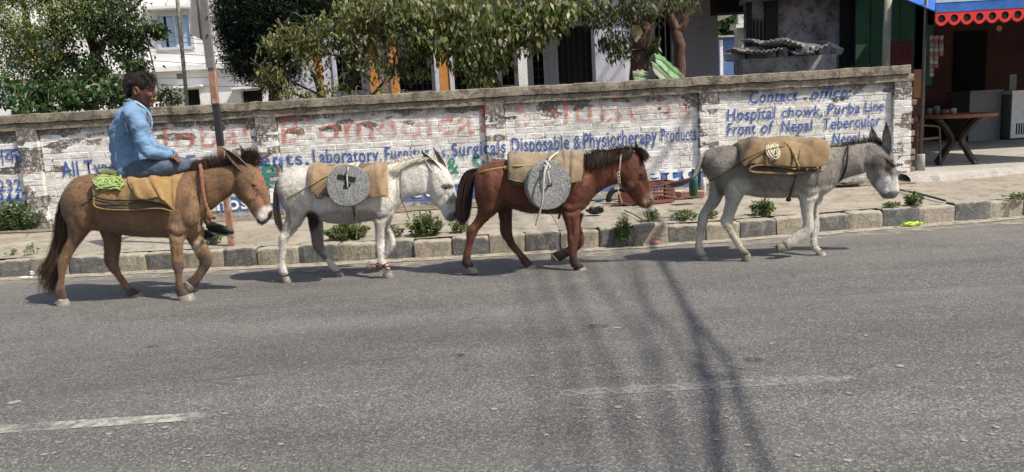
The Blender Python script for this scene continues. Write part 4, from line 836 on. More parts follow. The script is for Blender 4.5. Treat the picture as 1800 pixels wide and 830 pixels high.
def m_granite(name):
    k = NT(name); p = k.pos(); v = k.voro(p, 210, out='Color'); s = k.n('ShaderNodeSeparateColor'); k.L(v, s.inputs[0])
    c = k.ramp(s.outputs[0], [(0., .27), (.35, .38), (.65, .48), (1., .60)]); n_ = k.noise(p, 60, 4, .8); c = k.mix(.9, c, k.ramp(n_, [(.32, .62), (.5, 1.), (.66, 1.25)]), 'MULTIPLY')
    g = k.n('ShaderNodeTexWave', wave_type='BANDS', bands_direction='DIAGONAL'); k.L(p, g.inputs[0]); g.inputs['Scale'].default_value = 22; g.inputs['Distortion'].default_value = 14; g.inputs['Detail'].default_value = 3; g.inputs['Detail Scale'].default_value = 4
    gr = k.ramp(g.outputs[1], [(.2, .45), (.42, 1.12)]); c = k.mix(.8, c, gr, 'MULTIPLY'); c = k.mix(.8, c, k.ramp(k.noise(p, 9, 5, .7), [(.3, .7), (.7, 1.15)]), 'MULTIPLY'); k.col(c); k.bump(k.math('ADD', g.outputs[1], n_), .9, .012); k.b.inputs['Roughness'].default_value = .9; return k.m
M_GRAN = m_granite('pecked granite'); M_TBAR = simple('dark T bar', (.02, .022, .027), .8, .1, 20)
def millstone(label, c, r, th, nrm, Rz=0.):
    t = thing('millstone', label, 'millstone', c); nrm = Vector(nrm).normalized(); M_ = nrm.to_track_quat('Z', 'Y').to_matrix()
    n = 64; prof = [(.020, -th), (r*.5, -th), (r*.95, -th), (r*1.0, -th*.85), (r*1.01, -th*.4), (r*1.0, -th*.1), (r*.965, 0), (r*.8, .001), (r*.55, .003), (r*.3, .004), (.026, .003), (.022, -.004), (.020, -.05)]
    rings = []
    for j, (rr, h) in enumerate(prof):
        ring = []
        for k in range(n):
            a = 2*math.pi*k/n; d = 1+(.045*mnoise.noise(Vector((math.cos(a)*1.6, math.sin(a)*1.6, 2+r*30)))+.012*mnoise.noise(Vector((math.cos(a)*9, math.sin(a)*9, j*.4))) if rr > r*.7 else 0)
            p = Vector((rr*d*math.cos(a), rr*d*math.sin(a), h+(.0035*mnoise.noise(Vector((rr*60*math.cos(a), rr*60*math.sin(a), 1)))))); ring.append(Vector(c)+M_ @ p)
        rings.append(ring)
    b = MB(); V = [p for q in rings for p in q]; b.add(V, [(i*n+k, i*n+(k+1) % n, (i+1)*n+(k+1) % n, (i+1)*n+k) for i in range(len(prof)) for k in range(n)][:n*(len(prof)-1)]+[((len(prof)-1)*n+k, (len(prof)-1)*n+(k+1) % n, (k+1) % n, k) for k in range(n)])
    b.build('stone', M_GRAN, t, False); return t, M_
c2 = onY(611, 326, Yc-.36); ms, M_ = millstone('thin grey millstone with dark T mark slung on the white donkey', c2, .183, .055, (-.02, -1, .16))
sk = MB()
def onface2(x, y, h=.0): return c2+M_ @ Vector((x, y, h))
ex = (M_.transposed() @ Vector((1, 0, 0))); ez = (M_.transposed() @ Vector((0, 0, 1)))
def fp(px, py, h=.006):
    P = onY(px, py, c2.y); d = P-c2; return c2+M_ @ Vector((d.dot(M_.col[0]), d.dot(M_.col[1]), h))
def slab(mb, q, h0, h1):
    A = [fp(*p, h0) for p in q]; B = [fp(*p, h1) for p in q]; mb.add(A+B, [(0, 1, 2, 3), (7, 6, 5, 4)]+[(k, (k+1) % 4, (k+1) % 4+4, k+4) for k in range(4)])
slab(sk, [(594,306), (626,312), (624,321), (592,314)], .001, .009); slab(sk, [(606,318), (611,319), (610,332), (606,331)], .001, .008); slab(sk, [(604,326), (612,326), (612,332), (604,332)], .0, .007)
sk.build('dark_t_bars', M_TBAR, ms)  # thin near-black bars laid as a T on the stone face
tr = thing('tying_rope', 'pale green rope tying the T-marked millstone to the white donkey pad', 'rope', fp(611, 292))
rope('rope', [fp(611, 331, .0), fp(611, 322, .014), fp(610, 308, .018), fp(612, 296, .02), onY(614, 290, Yc-.2), onY(616, 288, Yc-.05)], .006, simple('pale green rope', (.42, .48, .30), .8, .2, 40, .6, .003), tr, 1.3)
for q in range(5):
    cx = 618+random.uniform(-6, 8); rope('loop', [onY(cx+dx, 291+dy+random.uniform(-1, 1), Yc-.19+dd) for dx, dy, dd in [(-8, 4, -.03), (-4, -1, 0), (3, -3, .03), (10, -5, .03), (7, 1, -.02), (-1, 4, -.04)]], .005, M_RP, tr, 0, 4, 6)
# bay pony
Yc = D3['Y']
pad = thing('saddle_pad', 'grey tan sacking pad under the millstone on the bay pony', 'pack pad', onY(955, 268, Yc))
drape('lining', Yc, [(896,280,900,326,.225),(940,279,940,330,.25),(985,278,985,330,.24),(1015,276,1012,325,.20)], M_SKD, pad, .016, .005)
drape('sack', Yc, [(893,276,894,312,.225),(900,269,900,318,.25),(925,269,925,322,.27),(955,271,955,326,.275),(985,269,985,326,.265),(1003,268,1004,324,.25)], M_SK3, pad, .022, .015, 6, seed=8, folds=[(898,2,4,.006),(960,0,10,-.008)])
drape('top_sack', Yc, [(960,275,975,312,.285),(972,269,985,320,.287),(990,267,996,322,.275),(1008,266,1006,321,.258),(1024,268,1021,318,.228)], M_SK3, pad, .020, .013, 8, seed=9, folds=[(992,4,3,.010),(1000,2,3,-.008),(1008,4,3,.008)])
rope('hem', [on_ell(Yc, x, y_, 270, y_+1, .27, .008, True) for x, y_ in [(894,314),(905,318),(920,320),(934,318)]], .006, M_SK3, pad)
rope('hem', [on_ell(Yc, x, y_, 270, y_+1, .262, .010, True) for x, y_ in [(899,318),(910,323),(924,325),(936,323)]], .006, M_SKD, pad)
c3 = onY(966, 326, Yc-.35)
ms3, M3 = millstone('thick grey millstone with round hole slung on the bay pony', c3, .205, .075, (.42, -1, -.04))
tr = thing('tying_rope', 'grey white rope hanging over the millstone of the bay pony', 'rope', c3)
rope('rope', [c3+Vector((-.01, .01, 0)), c3+Vector((0, -.045, .02)), onY(964, 310, Yc-.42), onY(962, 292, Yc-.40), onY(966, 281, Yc-.27), onY(975, 272, Yc-.16), onY(985, 267, Yc)], .0085, M_RW, tr, 1.3)
rope('rope', [onY(963, 288, Yc-.41), onY(957, 303, Yc-.45), onY(955, 325, Yc-.46), onY(953, 350, Yc-.44), onY(949, 372, Yc-.40), onY(942, 396, Yc-.38)], .0085, M_RW, tr, 1.3)
rope('rope', [onY(958, 284, Yc-.37), onY(966, 292, Yc-.42), onY(962, 298, Yc-.42), onY(956, 290, Yc-.40)], .0085, M_RW, tr, 1.3)
rope('crupper_rope', [onY(838, 306, Yc-.06)]+[on_body(D3, x, y_, .014) for x, y_ in [(850,301),(868,297),(888,294)]]+[on_ell(Yc, x, y_, 268, 322, .27, .02, True) for x, y_ in [(905,292),(925,291),(945,290)]], .0055, M_RY, r3, 1.3)
kn = MB(); ball(kn, on_body(D3, 889, 295, .02), .018, .014, .018, 8); kn.build('rope_knot', M_RY, r3, True)
rope('girth_strap', [on_body(D3, x, y_, .01) for x, y_ in [(996,322),(994,345),(990,362),(986,372)]]+[onY(984, 378, Yc-.05), onY(982, 384, Yc-.08)], .010, M_RD, r3)
rope('hanging_cord', [onY(x, y_, Yc-d) for x, y_, d in [(966,372,.1),(972,382,.1),(982,400,.1),(984,408,.1)]], .003, M_RW, r3)
hl = rope('halter', [onY(x, y_, Yc-d) for x, y_, d in [(1093,268,.03),(1091,278,.10),(1089,295,.115),(1088,312,.11),(1089,322,.07),(1092,328,.0)]], .008, simple('dirty halter cord', (.32, .25, .19), .8, .4, 60, .6, .003), r3, 1.1)
for q in range(3):
    lk = MB(); cc = onY(1087+q*.6, 306+q*6, Yc-.125); lk.tube([cc+Vector((.010*math.cos(t), -.004*(q % 2), .018*math.sin(t))) for t in np.linspace(0, 6.28, 12)], .004, 6); lk.build('chain_link', simple('pale chain', (.5, .44, .36), .5, .2, 40, metal=.3), hl, True)
tg = MB(); cc = onY(1084, 329, Yc-.115); tg.poly_extrude([cc+Vector(v) for v in [(-.022, 0, .012), (.0, 0, .026), (.028, 0, .0), (.022, 0, -.02), (-.02, 0, -.02)]], (0, .012, 0)); tg.build('halter_tag', simple('pale plastic tag', (.5, .45, .32), .6, .2, 30), hl)
rope('lead_cord', [onY(x, y_, Yc-d) for x, y_, d in [(1086,332,.115),(1090,345,.11),(1094,358,.10)]], .004, M_RP, hl)
lf_ = MB(); cc = onY(1144, 364, Yc-.03); lf_.add([cc+Vector(v) for v in [(-.03, 0, .0), (0, -.02, .01), (.028, 0, .016), (0, .02, -.004), (-.004, -.004, -.008)]], [(0, 1, 2), (0, 2, 3), (0, 4, 1), (1, 4, 2), (2, 4, 3), (3, 4, 0)]); tag(lf_.build('leaf_scrap', simple('yellow green leaf', (.55, .58, .06), .6, .15, 30)), 'yellow green leaf scrap in the mouth of the bay pony', 'leaf')
# grey donkey
Yc = D4['Y']
pad = thing('sack_bundle', 'folded brown jute sacks strapped over the back of the grey donkey', 'sacks', onY(1370, 250, Yc))
drape('under_fold', Yc, [(1308,258,1318,303,.235),(1350,257,1350,306,.255),(1402,258,1402,306,.255),(1436,259,1440,302,.23)], M_SKD, pad, .018, .006, flare=.035)
drape('sack', Yc, [(1294,262,1302,284,.225),(1300,252,1308,292,.26),(1320,246,1324,288,.29),(1345,245,1348,290,.30),(1375,246,1380,292,.30),(1400,247,1402,294,.285)], M_SK4, pad, .034, .017, 6, seed=12, folds=[(1337,6,3,-.012),(1305,4,5,.006)])
drape('side_sack', Yc, [(1392,250,1400,288,.285),(1402,245,1406,294,.30),(1420,244,1424,294,.298),(1436,245,1440,293,.285),(1445,249,1450,288,.25)], M_SK4, pad, .034, .016, 6, seed=14, nx=26)
rope('lip', [on_ell(Yc, x, y_, 246, y_+1, .285, .012, True) for x, y_ in [(1322,292),(1317,299),(1325,303),(1345,304),(1370,305),(1392,306),(1402,303)]], .010, M_SK4, pad)
rope('lip', [on_ell(Yc, x, y_, 246, y_+1, .285, .014, True) for x, y_ in [(1318,296),(1330,291),(1355,291),(1380,294),(1400,298)]], .008, M_SK4, pad)
rope('lip', [on_ell(Yc, x, y_, 246, y_+1, .28, .014, True) for x, y_ in [(1404,294),(1415,297),(1430,296),(1440,302),(1448,299)]], .006, M_SK4, pad)
for px, py in ((1418, 298), (1437, 296), (1443, 300)):
    nub = MB(); ball(nub, on_ell(Yc, px, py, 246, py+1, .28, .02, True), .014, .01, .012, 7); nub.build('torn_edge', M_SK4, pad, True)
cr = thing('rope_coil', 'pale hemp rope coil on the sacks of the grey donkey', 'rope', onY(1355, 265, Yc-.3))
for q in range(4):
    a, b_ = 10.5-(q % 2)*3.4, 14-(q % 2)*4; P = []
    for t in np.linspace(0, 2*math.pi, 16)[:-1]: P.append(on_ell(Yc, 1357+q*1.5+a*math.cos(t)*.95-(-b_*math.sin(t))*.25, 267-q*.8+b_*math.sin(t), 246, 291, .305, .036+.010*(q > 1), True))
    P.append(P[0]); rope('loop', P, .0058, M_RP, cr, 0, 3, 6)
for q in range(4): rope('strand', [on_ell(Yc, x+q*3, y_+q*1.2, 246, 291, .305, .034, True) for x, y_ in [(1350,268),(1353,258),(1362,250),(1376,247),(1386,248)]], .0065, M_RP, cr, 0, 4, 6)
rope('pack_rope', [on_body(D4, x, y_, .012) for x, y_ in [(1247,318),(1262,311),(1280,300),(1294,291)]]+[on_ell(Yc, x, y_, 246, 291, .305, .045, True) for x, y_ in [(1306,283),(1330,271),(1355,262),(1380,258)]], .0065, M_RD, r4, 1.3)
rope('crupper_cord', [on_body(D4, x, y_, .01) for x, y_ in [(1292,257),(1270,258),(1250,266),(1238,274)]]+[onY(1234, 290, Yc-.06), onY(1240, 308, Yc-.1)], .004, M_RD, r4)
rope('braided_rope', [on_ell(Yc, x, y_, 246, 291, .305, .05, True) for x, y_ in [(1378,252),(1388,258),(1396,272),(1400,285),(1404,294)]], .013, M_RB if 0 else simple('tan braid', (.28, .19, .10), .9, .3, 50, .7, .003), pad, 1.2)
rope('girth_strap', [on_ell(Yc, 1404, 296, 246, 291, .305, .02, True)]+[on_body(D4, x, y_, .012) for x, y_ in [(1398,312),(1394,328),(1390,340)]]+[onY(1387, 349, Yc-.04)], .010, M_RD, r4)
kn = MB(); ball(kn, onY(1386, 351, Yc-.07), .025, .02, .02, 8); kn.build('girth_knot', M_RD, r4, True)
rope('neck_strap', [onY(x, y_, Yc-d) for x, y_, d in [(1492,255,.0),(1491,259,.05),(1490,272,.092),(1488,290,.09),(1484,305,.07),(1478,316,.05),(1470,322,.0)]], .009, simple('dark strap', (.05, .032, .028), .7, .2, 30), r4)
rope('thin_cord', [onY(x, y_, Yc-d) for x, y_, d in [(1440,300,.24),(1436,318,.2),(1432,335,.14)]], .003, M_RD, r4)
bw = MB(); cc = onY(1564, 287, Yc-.075)
bw.tube([onY(1553, 277, Yc-.07), onY(1562, 283, Yc-.09), onY(1570, 290, Yc-.085), onY(1574, 293, Yc-.06)], [.010, .014, .012, .006], 8); bw.build('brow_tuft', simple('dark brow hair', (.05, .04, .037), .8, .3, 60, .7), r4, True)
# ------------------------------------------------------------------ the rider
Yc = D1['Y']
rider = thing('person', 'young man with tousled dark hair in blue denim shirt and jeans riding the brown mule', 'person', onY(235, 305, Yc))
def m_cloth(name, a, b, sc=9, rough=.9):
    k = NT(name); p = k.pos(); c = k.mix(k.ramp(k.noise(p, sc, 5, .65), [(.32, 0.), (.7, 1.)]), a, b)
    f = k.noise(p, 120, 3, .7); c = k.mix(.5, c, k.ramp(f, [(.3, .7), (.7, 1.25)]), 'MULTIPLY'); k.col(c)
    k.b.inputs['Roughness'].default_value = rough; k.b.inputs['Sheen Weight'].default_value = .15
    k.bump(k.math('ADD', f, k.math('MULTIPLY', k.noise(k.mapping(p, (1, 1, 1.6)), 12, 4, .6, 1.), 3.)), .45, .012); return k.m
M_SHIRT = m_cloth('pale denim', (.095, .175, .30), (.17, .275, .42)); M_JEAN = m_cloth('dark denim', (.042, .056, .085), (.09, .11, .15), 12)
M_SKIN = simple('brown skin', (.115, .050, .029), .5, .12, 18, .15, .003, spec=.45)
M_SKIN.node_tree.nodes['Principled BSDF'].inputs['Subsurface Weight'].default_value = .08
M_SKIN.node_tree.nodes['Principled BSDF'].inputs['Subsurface Radius'].default_value = (.01, .004, .002)
def limb(mb, pts, n=14, sub=4, sq=1.0):
    """pts (px,py,dY,r) round tapered limb"""
    A = catmull([(*onY(p[0], p[1], Yc+p[2]), p[3]) for p in pts], sub); mb.tube([a[:3] for a in A], [a[3] for a in A], n)
def arm(mb, s, g):
    if s < 0: limb(mb, [(232,198,-.13,.062+g),(237,208,-.185,.066+g),(245,232,-.215,.054+g),(256,262,-.225,.046+g),(272,270,-.20,.040+g),(292,273,-.14,.030+g),(302,273,-.11,.027+g*.8)])
    else: limb(mb, [(236,196,.13,.060+g),(242,206,.185,.062+g),(254,232,.21,.052+g),(268,258,.20,.044+g),(285,266,.16,.036+g),(302,271,.10,.028+g),(308,272,.07,.026+g*.8)])
def torso(mb, g):
    q = lambda a, b, c, d, w: (a-g*200, b, c+g*200, d, w+g)
    traced_loft(mb, [q(215,314,262,300,.15),q(208,302,263,288,.165),q(203,282,258,272,.155),q(199,260,252,254,.15),q(199,238,254,234,.165),q(202,218,258,214,.18),q(208,202,260,200,.175),q(217,190,258,192,.12),q(226,182,256,186,.07)], Yc, n=22)
b = MB(); torso(b, -.012)
traced_loft(b, [(224,190,256,194,.07),(227,180,256,184,.056),(230,170,256,178,.053),(233,160,258,170,.055)], Yc, n=16)
traced_loft(b, [(240,130,256,130,.04),(231,137,266,136,.070),(227,148,271,147,.079),(229,160,271,158,.077),(235,169,270,168,.068),(243,177,269,176,.055),(250,183,267,183,.042),(256,187,265,187,.025)], Yc, n=20)
limb(b, [(269,153,0,.010),(271.6,160,0,.010),(274,166.5,0,.0125),(271,170.5,0,.010)], 10, 3)       # nose
ball(b, onY(268.5, 175.5, Yc), .020, .028, .010, 8); ball(b, onY(265.5, 184, Yc), .02, .026, .016, 8); ball(b, onY(268.5, 151, Yc-.03), .02, .035, .012, 8); ball(b, onY(268.5, 151, Yc+.03), .02, .035, .012, 8)
for s in (-1, 1): ball(b, onY(262, 167, Yc+s*.052), .03, .022, .028, 8)
for s in (-1, 1):                                                  # ears
    ec = onY(241, 160, Yc+s*.084); P = [ec+Vector((.018*math.cos(t)-.006, s*.008, .030*math.sin(t))) for t in np.linspace(0, 6.28, 12)]; b.tube(P, .0075, 7); ball(b, ec+Vector((0, -s*.006, 0)), .016, .01, .024, 8)
arm(b, -1, -.012); arm(b, 1, -.012)
def hand(mb, wx_, wy_, dy, s):
    w = onY(wx_, wy_, Yc+dy); ax = Vector((1, .15*s, -.12)).normalized(); sd = Vector((0, 1, 0)); palm = w+ax*.055
    mb.tube([w-ax*.02, w+ax*.015, w+ax*.05, w+ax*.085], [.022, .026, .030, .024], 12)
    ball(mb, palm, .045, .036, .018, 9)
    for i, (o_, L_) in enumerate([(-.030, .062), (-.010, .072), (.010, .068), (.028, .054)]):
        r0 = w+ax*.078+sd*o_; mb.tube([r0, r0+ax*L_*.45+Vector((0, 0, -.004)), r0+ax*L_*.75+Vector((0, 0, -.020)), r0+ax*L_*.88+Vector((0, 0, -.040))], [.0095, .009, .008, .0065], 8)
    t0 = w+ax*.025+sd*(-.028*s); mb.tube([t0, t0+Vector((.025, -.022*s, -.002)), t0+Vector((.052, -.026*s, -.012))], [.012, .0105, .008], 8)
hand(b, 288, 276, -.12, -1); hand(b, 294, 276, .06, 1)
def legs(mb, g, foot=False):
    limb(mb, [(232,302,-.10,.085+g),(255,299,-.13,.088+g),(285,293,-.13,.074+g),(312,291,-.06,.064+g),(332,292,.07,.058+g),(345,303,.22,.052+g),(350,330,.30,.048+g),(357,358,.30,.042+g),(362,380,.29,.034+g)])
    limb(mb, [(236,300,.09,.085+g),(262,294,.13,.085+g),(290,290,.18,.072+g),(315,289,.25,.060+g),(330,296,.31,.054+g),(336,312,.34,.048+g),(334,340,.36,.048+g),(328,366,.36,.042+g),(326,386,.35,.034+g)])
legs(b, -.012)
for (ax_, ay_, dy) in ((362, 378, .29), (326, 384, .35)):
    limb(b, [(ax_,ay_,dy,.030),(ax_+2,ay_+10,dy,.028),(ax_+8,ay_+17,dy,.032),(ax_+24,ay_+22,dy,.030),(ax_+40,ay_+26,dy,.022),(ax_+46,ay_+28,dy,.012)])
bo = fuse('body', b, M_SKIN, rider, .0075, 3)
s_ = MB(); torso(s_, .008); arm(s_, -1, .010); arm(s_, 1, .010)
limb(s_, [(228,186,-.04,.055),(234,196,-.12,.068)]); limb(s_, [(230,186,.04,.055),(238,196,.12,.068)])
def wrinkle(v):
    return .020*mnoise.noise(Vector((v.x*7+v.z*3, v.y*5, v.z*11-v.x*6)))+.010*mnoise.noise(Vector((v.x*17, v.y*12, v.z*24-v.x*12)))+.002*mnoise.noise(v*50)
sh = fuse('shirt', s_, M_SHIRT, rider, .0095, 3, wrinkle)
V = verts(sh.data); 
# hem, placket, collar, cuff, yoke seam
rope('collar', [onY(x, y_, Yc+d) for x, y_, d in [(259,196,.0),(252,188,-.05),(240,180,-.072),(228,176,-.06),(222,176,0),(228,176,.06),(240,180,.072),(252,188,.05),(259,196,.0)]], .010, m_cloth('faded denim collar', (.30, .41, .54), (.42, .53, .65)), sh)
rope('placket', [onY(x, y_, Yc-.03) for x, y_ in [(259,194),(265,204),(267,216),(266,228)]], .006, m_cloth('faded denim placket', (.20, .31, .46), (.3, .42, .56)), sh)
rope('cuff', [onY(303, 272, Yc-.11)+Vector((.0, .036*math.cos(t), .036*math.sin(t))) for t in np.linspace(0, 6.28, 14)], .007, M_SHIRT, sh)
rope('shoulder_seam', [onY(x, y_, Yc-d) for x, y_, d in [(224,190,.12),(219,202,.215),(221,222,.245),(228,240,.245)]], .0035, M_JEAN, sh)
j = MB(); traced_loft(j, [(214,320,258,306,.13),(209,306,262,290,.168),(206,290,260,278,.16)], Yc, n=20); legs(j, .004)
jn = fuse('jeans', j, M_JEAN, rider, .010, 3, lambda v: .006*mnoise.noise(Vector((v.x*16, v.y*12, v.z*10)))+.002*mnoise.noise(v*40))
M_SHOE = simple('black shoe', (.018, .018, .02), .5, .2, 20, .2)
for (ax_, ay_, dy) in ((362, 378, .29), (326, 384, .35)):
    f = MB(); limb(f, [(ax_+3,ay_+17,dy,.030),(ax_+10,ay_+21,dy,.037),(ax_+26,ay_+24,dy,.037),(ax_+40,ay_+28,dy,.030),(ax_+49,ay_+31,dy,.014)]); so = fuse('shoe', f, M_SHOE, rider, .007, 3)
    f = MB(); P = [onY(ax_+2+t*47, ay_+25+t*11, Yc+dy) for t in np.linspace(0, 1, 8)]; w_ = [.028, .034, .032, .034, .038, .038, .03, .012]
    f.loft([[p+Vector((0, w*math.cos(a), .008*math.sin(a)-.012)) for a in np.linspace(0, 6.28, 13)[:-1]] for p, w in zip(P, w_)]); f.build('sole', simple('grey sole', (.13, .13, .13), .7), so, True)
# face details
for s in (-1, 1):
    e = onY(264.5, 156.5, Yc+s*.052); q = MB(); ball(q, e, .013, .010, .007, 8); eo = q.build('eye', simple('eye', (.25, .2, .17), .2, 0, 8, 0, spec=.6), rider, True)
    q = MB(); ball(q, e+Vector((.004, s*.006, -.001)), .006, .005, .005, 6); q.build('iris', M_EYE, eo, True)
    q = MB(); q.tube([onY(x, y_, Yc+s*d) for x, y_, d in [(259,156,.070),(262,154.6,.066),(266,154.8,.058),(269,156.5,.048)]], .0035, 6); q.build('eyelid', M_LID, eo, True)
    q = MB(); q.tube([onY(x, y_, Yc+s*d) for x, y_, d in [(257,151,.074),(262,148.5,.068),(268,149.5,.052)]], [.003, .0055, .003], 6); q.build('eyebrow', simple('brow', (.015, .01, .008), .9), rider, True)
    q = MB(); ball(q, onY(272, 169.6, Yc+s*.012), .005, .005, .004, 6); q.build('nostril', M_LID, rider, True)
q = MB(); q.tube([onY(262, 177.5, Yc-.03), onY(267, 176.2, Yc-.022), onY(271.5, 175.8, Yc), onY(267, 176.2, Yc+.022)], .003, 6); q.build('mouth', simple('lip line', (.07, .025, .02), .5), rider, True)
q = MB(); q.tube([onY(264, 174.8, Yc-.024), onY(269, 173.8, Yc-.015), onY(272.3, 173.6, Yc), onY(269, 173.8, Yc+.015)], [.003, .0045, .005, .003], 6); q.tube([onY(264, 178.6, Yc-.022), onY(268, 178.4, Yc-.014), onY(270.5, 178.2, Yc)], [.003, .005, .005], 6); q.build('lips', simple('lips', (.13, .05, .036), .45, .1, 20, .1), rider, True)
# hair: a solid core and loose locks
hb = MB(); traced_loft(hb, [(236,127,258,126,.05),(226,132,266,131,.080),(221,143,266,138,.092),(220,155,255,145,.092),(222,166,240,150,.086),(227,174,238,160,.065)], Yc, n=20)
ball(hb, onY(260, 138, Yc), .055, .082, .045, 10)
for s in (-1, 1): ball(hb, onY(249, 147, Yc+s*.062), .055, .028, .06, 10)
HC = [(.014,.010,.009),(.022,.015,.012),(.010,.008,.007),(.038,.025,.018)]
hr = fuse('hair', hb, simple('dark hair', (.014, .010, .009), .6, .4, 50, .8, .01), rider, .010, 2, lambda v: .012*mnoise.noise(v*22)+.006*mnoise.noise(v*50))
rg = np.random.default_rng(4); paths = []; cc = []; C0 = np.array(onY(243, 148, Yc))
for _ in range(4200):
    th = rg.uniform(0, 2*math.pi); ph = rg.uniform(0, 1.9); d = np.array([math.sin(ph)*math.cos(th)*1.1, math.sin(ph)*math.sin(th)*.85, math.cos(ph)])
    if d[0] > .55 and d[2] < .25: continue
    if d[2] < -.25 and d[0] > -.2: continue
    p = C0+d*np.array([.098, .088, .098])+np.array([0, 0, .012]); swirl = np.array([d[2]*.5+.35*(d[0] > 0), d[1]*.3, -.6+.25*d[2]])+rg.normal(0, .45, 3); L_ = rg.uniform(.018, .05); P = [p]
    for q_ in range(5): p = p+(swirl*.6+d*.35+np.array([0, 0, -.15*q_]))*L_/5; P.append(p)
    paths.append(P); cc.append(np.array(HC[rg.integers(4)])*rg.uniform(.7, 1.6))
ribbons('hair_lock', paths, .0026, np.array(cc), hr)
fl = [px_path(q, Yc) for q in [[(252,130,-.05),(264,136,-.05),(272,146,-.045),(271,156,-.04)],[(255,129,-.03),(268,134,-.03),(276,143,-.03),(277,152,-.03)],[(250,130,-.07),(258,138,-.08),(262,148,-.082),(264,158,-.08)],[(256,129,.0),(270,135,.0),(278,146,0),(275,160,-.01)]]]
hair_mass('fringe', fl, 160, hr, .008, HC, .0022, 21, 7, .02, .4)
# ------------------------------------------------------------------ foliage helpers
def m_leaf(name, tl=.35):
    k = NT(name); a = k.attr('coat'); k.col(a); k.b.inputs['Roughness'].default_value = .42; k.b.inputs['Specular IOR Level'].default_value = .4
    t = k.n('ShaderNodeBsdfTranslucent'); k.L(k.mix(1., a, (1.3, 1.5, .5), 'MULTIPLY'), t.inputs[0]); mx = k.n('ShaderNodeMixShader'); mx.inputs[0].default_value = tl
    k.L(k.b.outputs[0], mx.inputs[1]); k.L(t.outputs[0], mx.inputs[2]); k.L(mx.outputs[0], k.t.nodes['Material Output'].inputs[0]); return k.m
M_LEAF = m_leaf('leaf')
M_BARK = simple('rough bark', (.13, .095, .07), .95, .35, 12, 1., .02); M_TWIG = simple('dry twig', (.16, .12, .085), .9, .3, 30, .4)
def leaf_arrays(C, D, L, Wd, rg, fold=.25, up=(0, 0, 1)):
    n = len(C); D = D/(np.linalg.norm(D, axis=1)[:, None]+1e-9); U = np.tile(np.array(up, float), (n, 1))+rg.normal(0, .55, (n, 3)); S = np.cross(D, U); S /= np.linalg.norm(S, axis=1)[:, None]+1e-9; N = np.cross(S, D)
    L = L[:, None]; Wd = Wd[:, None]
    V = np.stack([C, C+D*L*.45+S*Wd+N*Wd*fold, C+D*L-N*L*.12, C+D*L*.45-S*Wd+N*Wd*fold], 1); return V
def leaves(name, C, D, L, Wd, cols, parent, rg, fold=.25, stuff=True):
    V = leaf_arrays(C, D, L, Wd, rg, fold).reshape(-1, 3); n = len(C); Fc = np.arange(4*n).reshape(-1, 4); m_ = fastmesh(name, V, Fc, M_LEAF)
    set_col(m_, np.repeat(cols, 4, 0)); o = place(name, m_, parent)
    if stuff: tag(o, kind='stuff')
    return o
def pick_cols(pal, n, rg, var=.25):
    P = np.array(pal); return P[rg.integers(0, len(P), n)]*rg.uniform(1-var, 1+var, (n, 1))
def clumps(ells, per, rg):
    """ells: (px,py,rx,ry,Y,rY,n clumps[,clump radius]) -> leaf anchor points and clump centres"""
    C = []; K = []
    for e in ells:
        px, py, rx, ry, Y, rY, n = e[:7]; cr = e[7] if len(e) > 7 else .11
        for _ in range(n):
            while True:
                u = rg.uniform(-1, 1, 3)
                if (u**2).sum() < 1: break
            u = u/(np.linalg.norm(u)**.4+1e-6); c = np.array(onY(px+u[0]*rx, py+u[1]*ry, Y+u[2]*rY)); K.append(c)
            m_ = int(per*rg.uniform(.5, 1.4)); C.append(c+rg.normal(0, cr, (m_, 3))*np.array([1, 1, .8]))
    return np.concatenate(C), np.array(K)
def twigs(name, starts, K, parent, rg, r=.006, n=60, mat=None, droop=.1):
    b = MB(); S = np.array(starts)
    for k in K[rg.permutation(len(K))[:n]]:
        s = S[np.argmin(((S-k)**2).sum(1)+rg.uniform(0, .3, len(S)))]; mid = (s+k)/2+rg.normal(0, .08, 3)+np.array([0, 0, droop]); P = catmull([s, mid, k], 4); b.tube(P, list(np.linspace(r*1.8, r*.4, len(P))), 4, False)
    return b.build(name, mat or M_TWIG, parent, True)
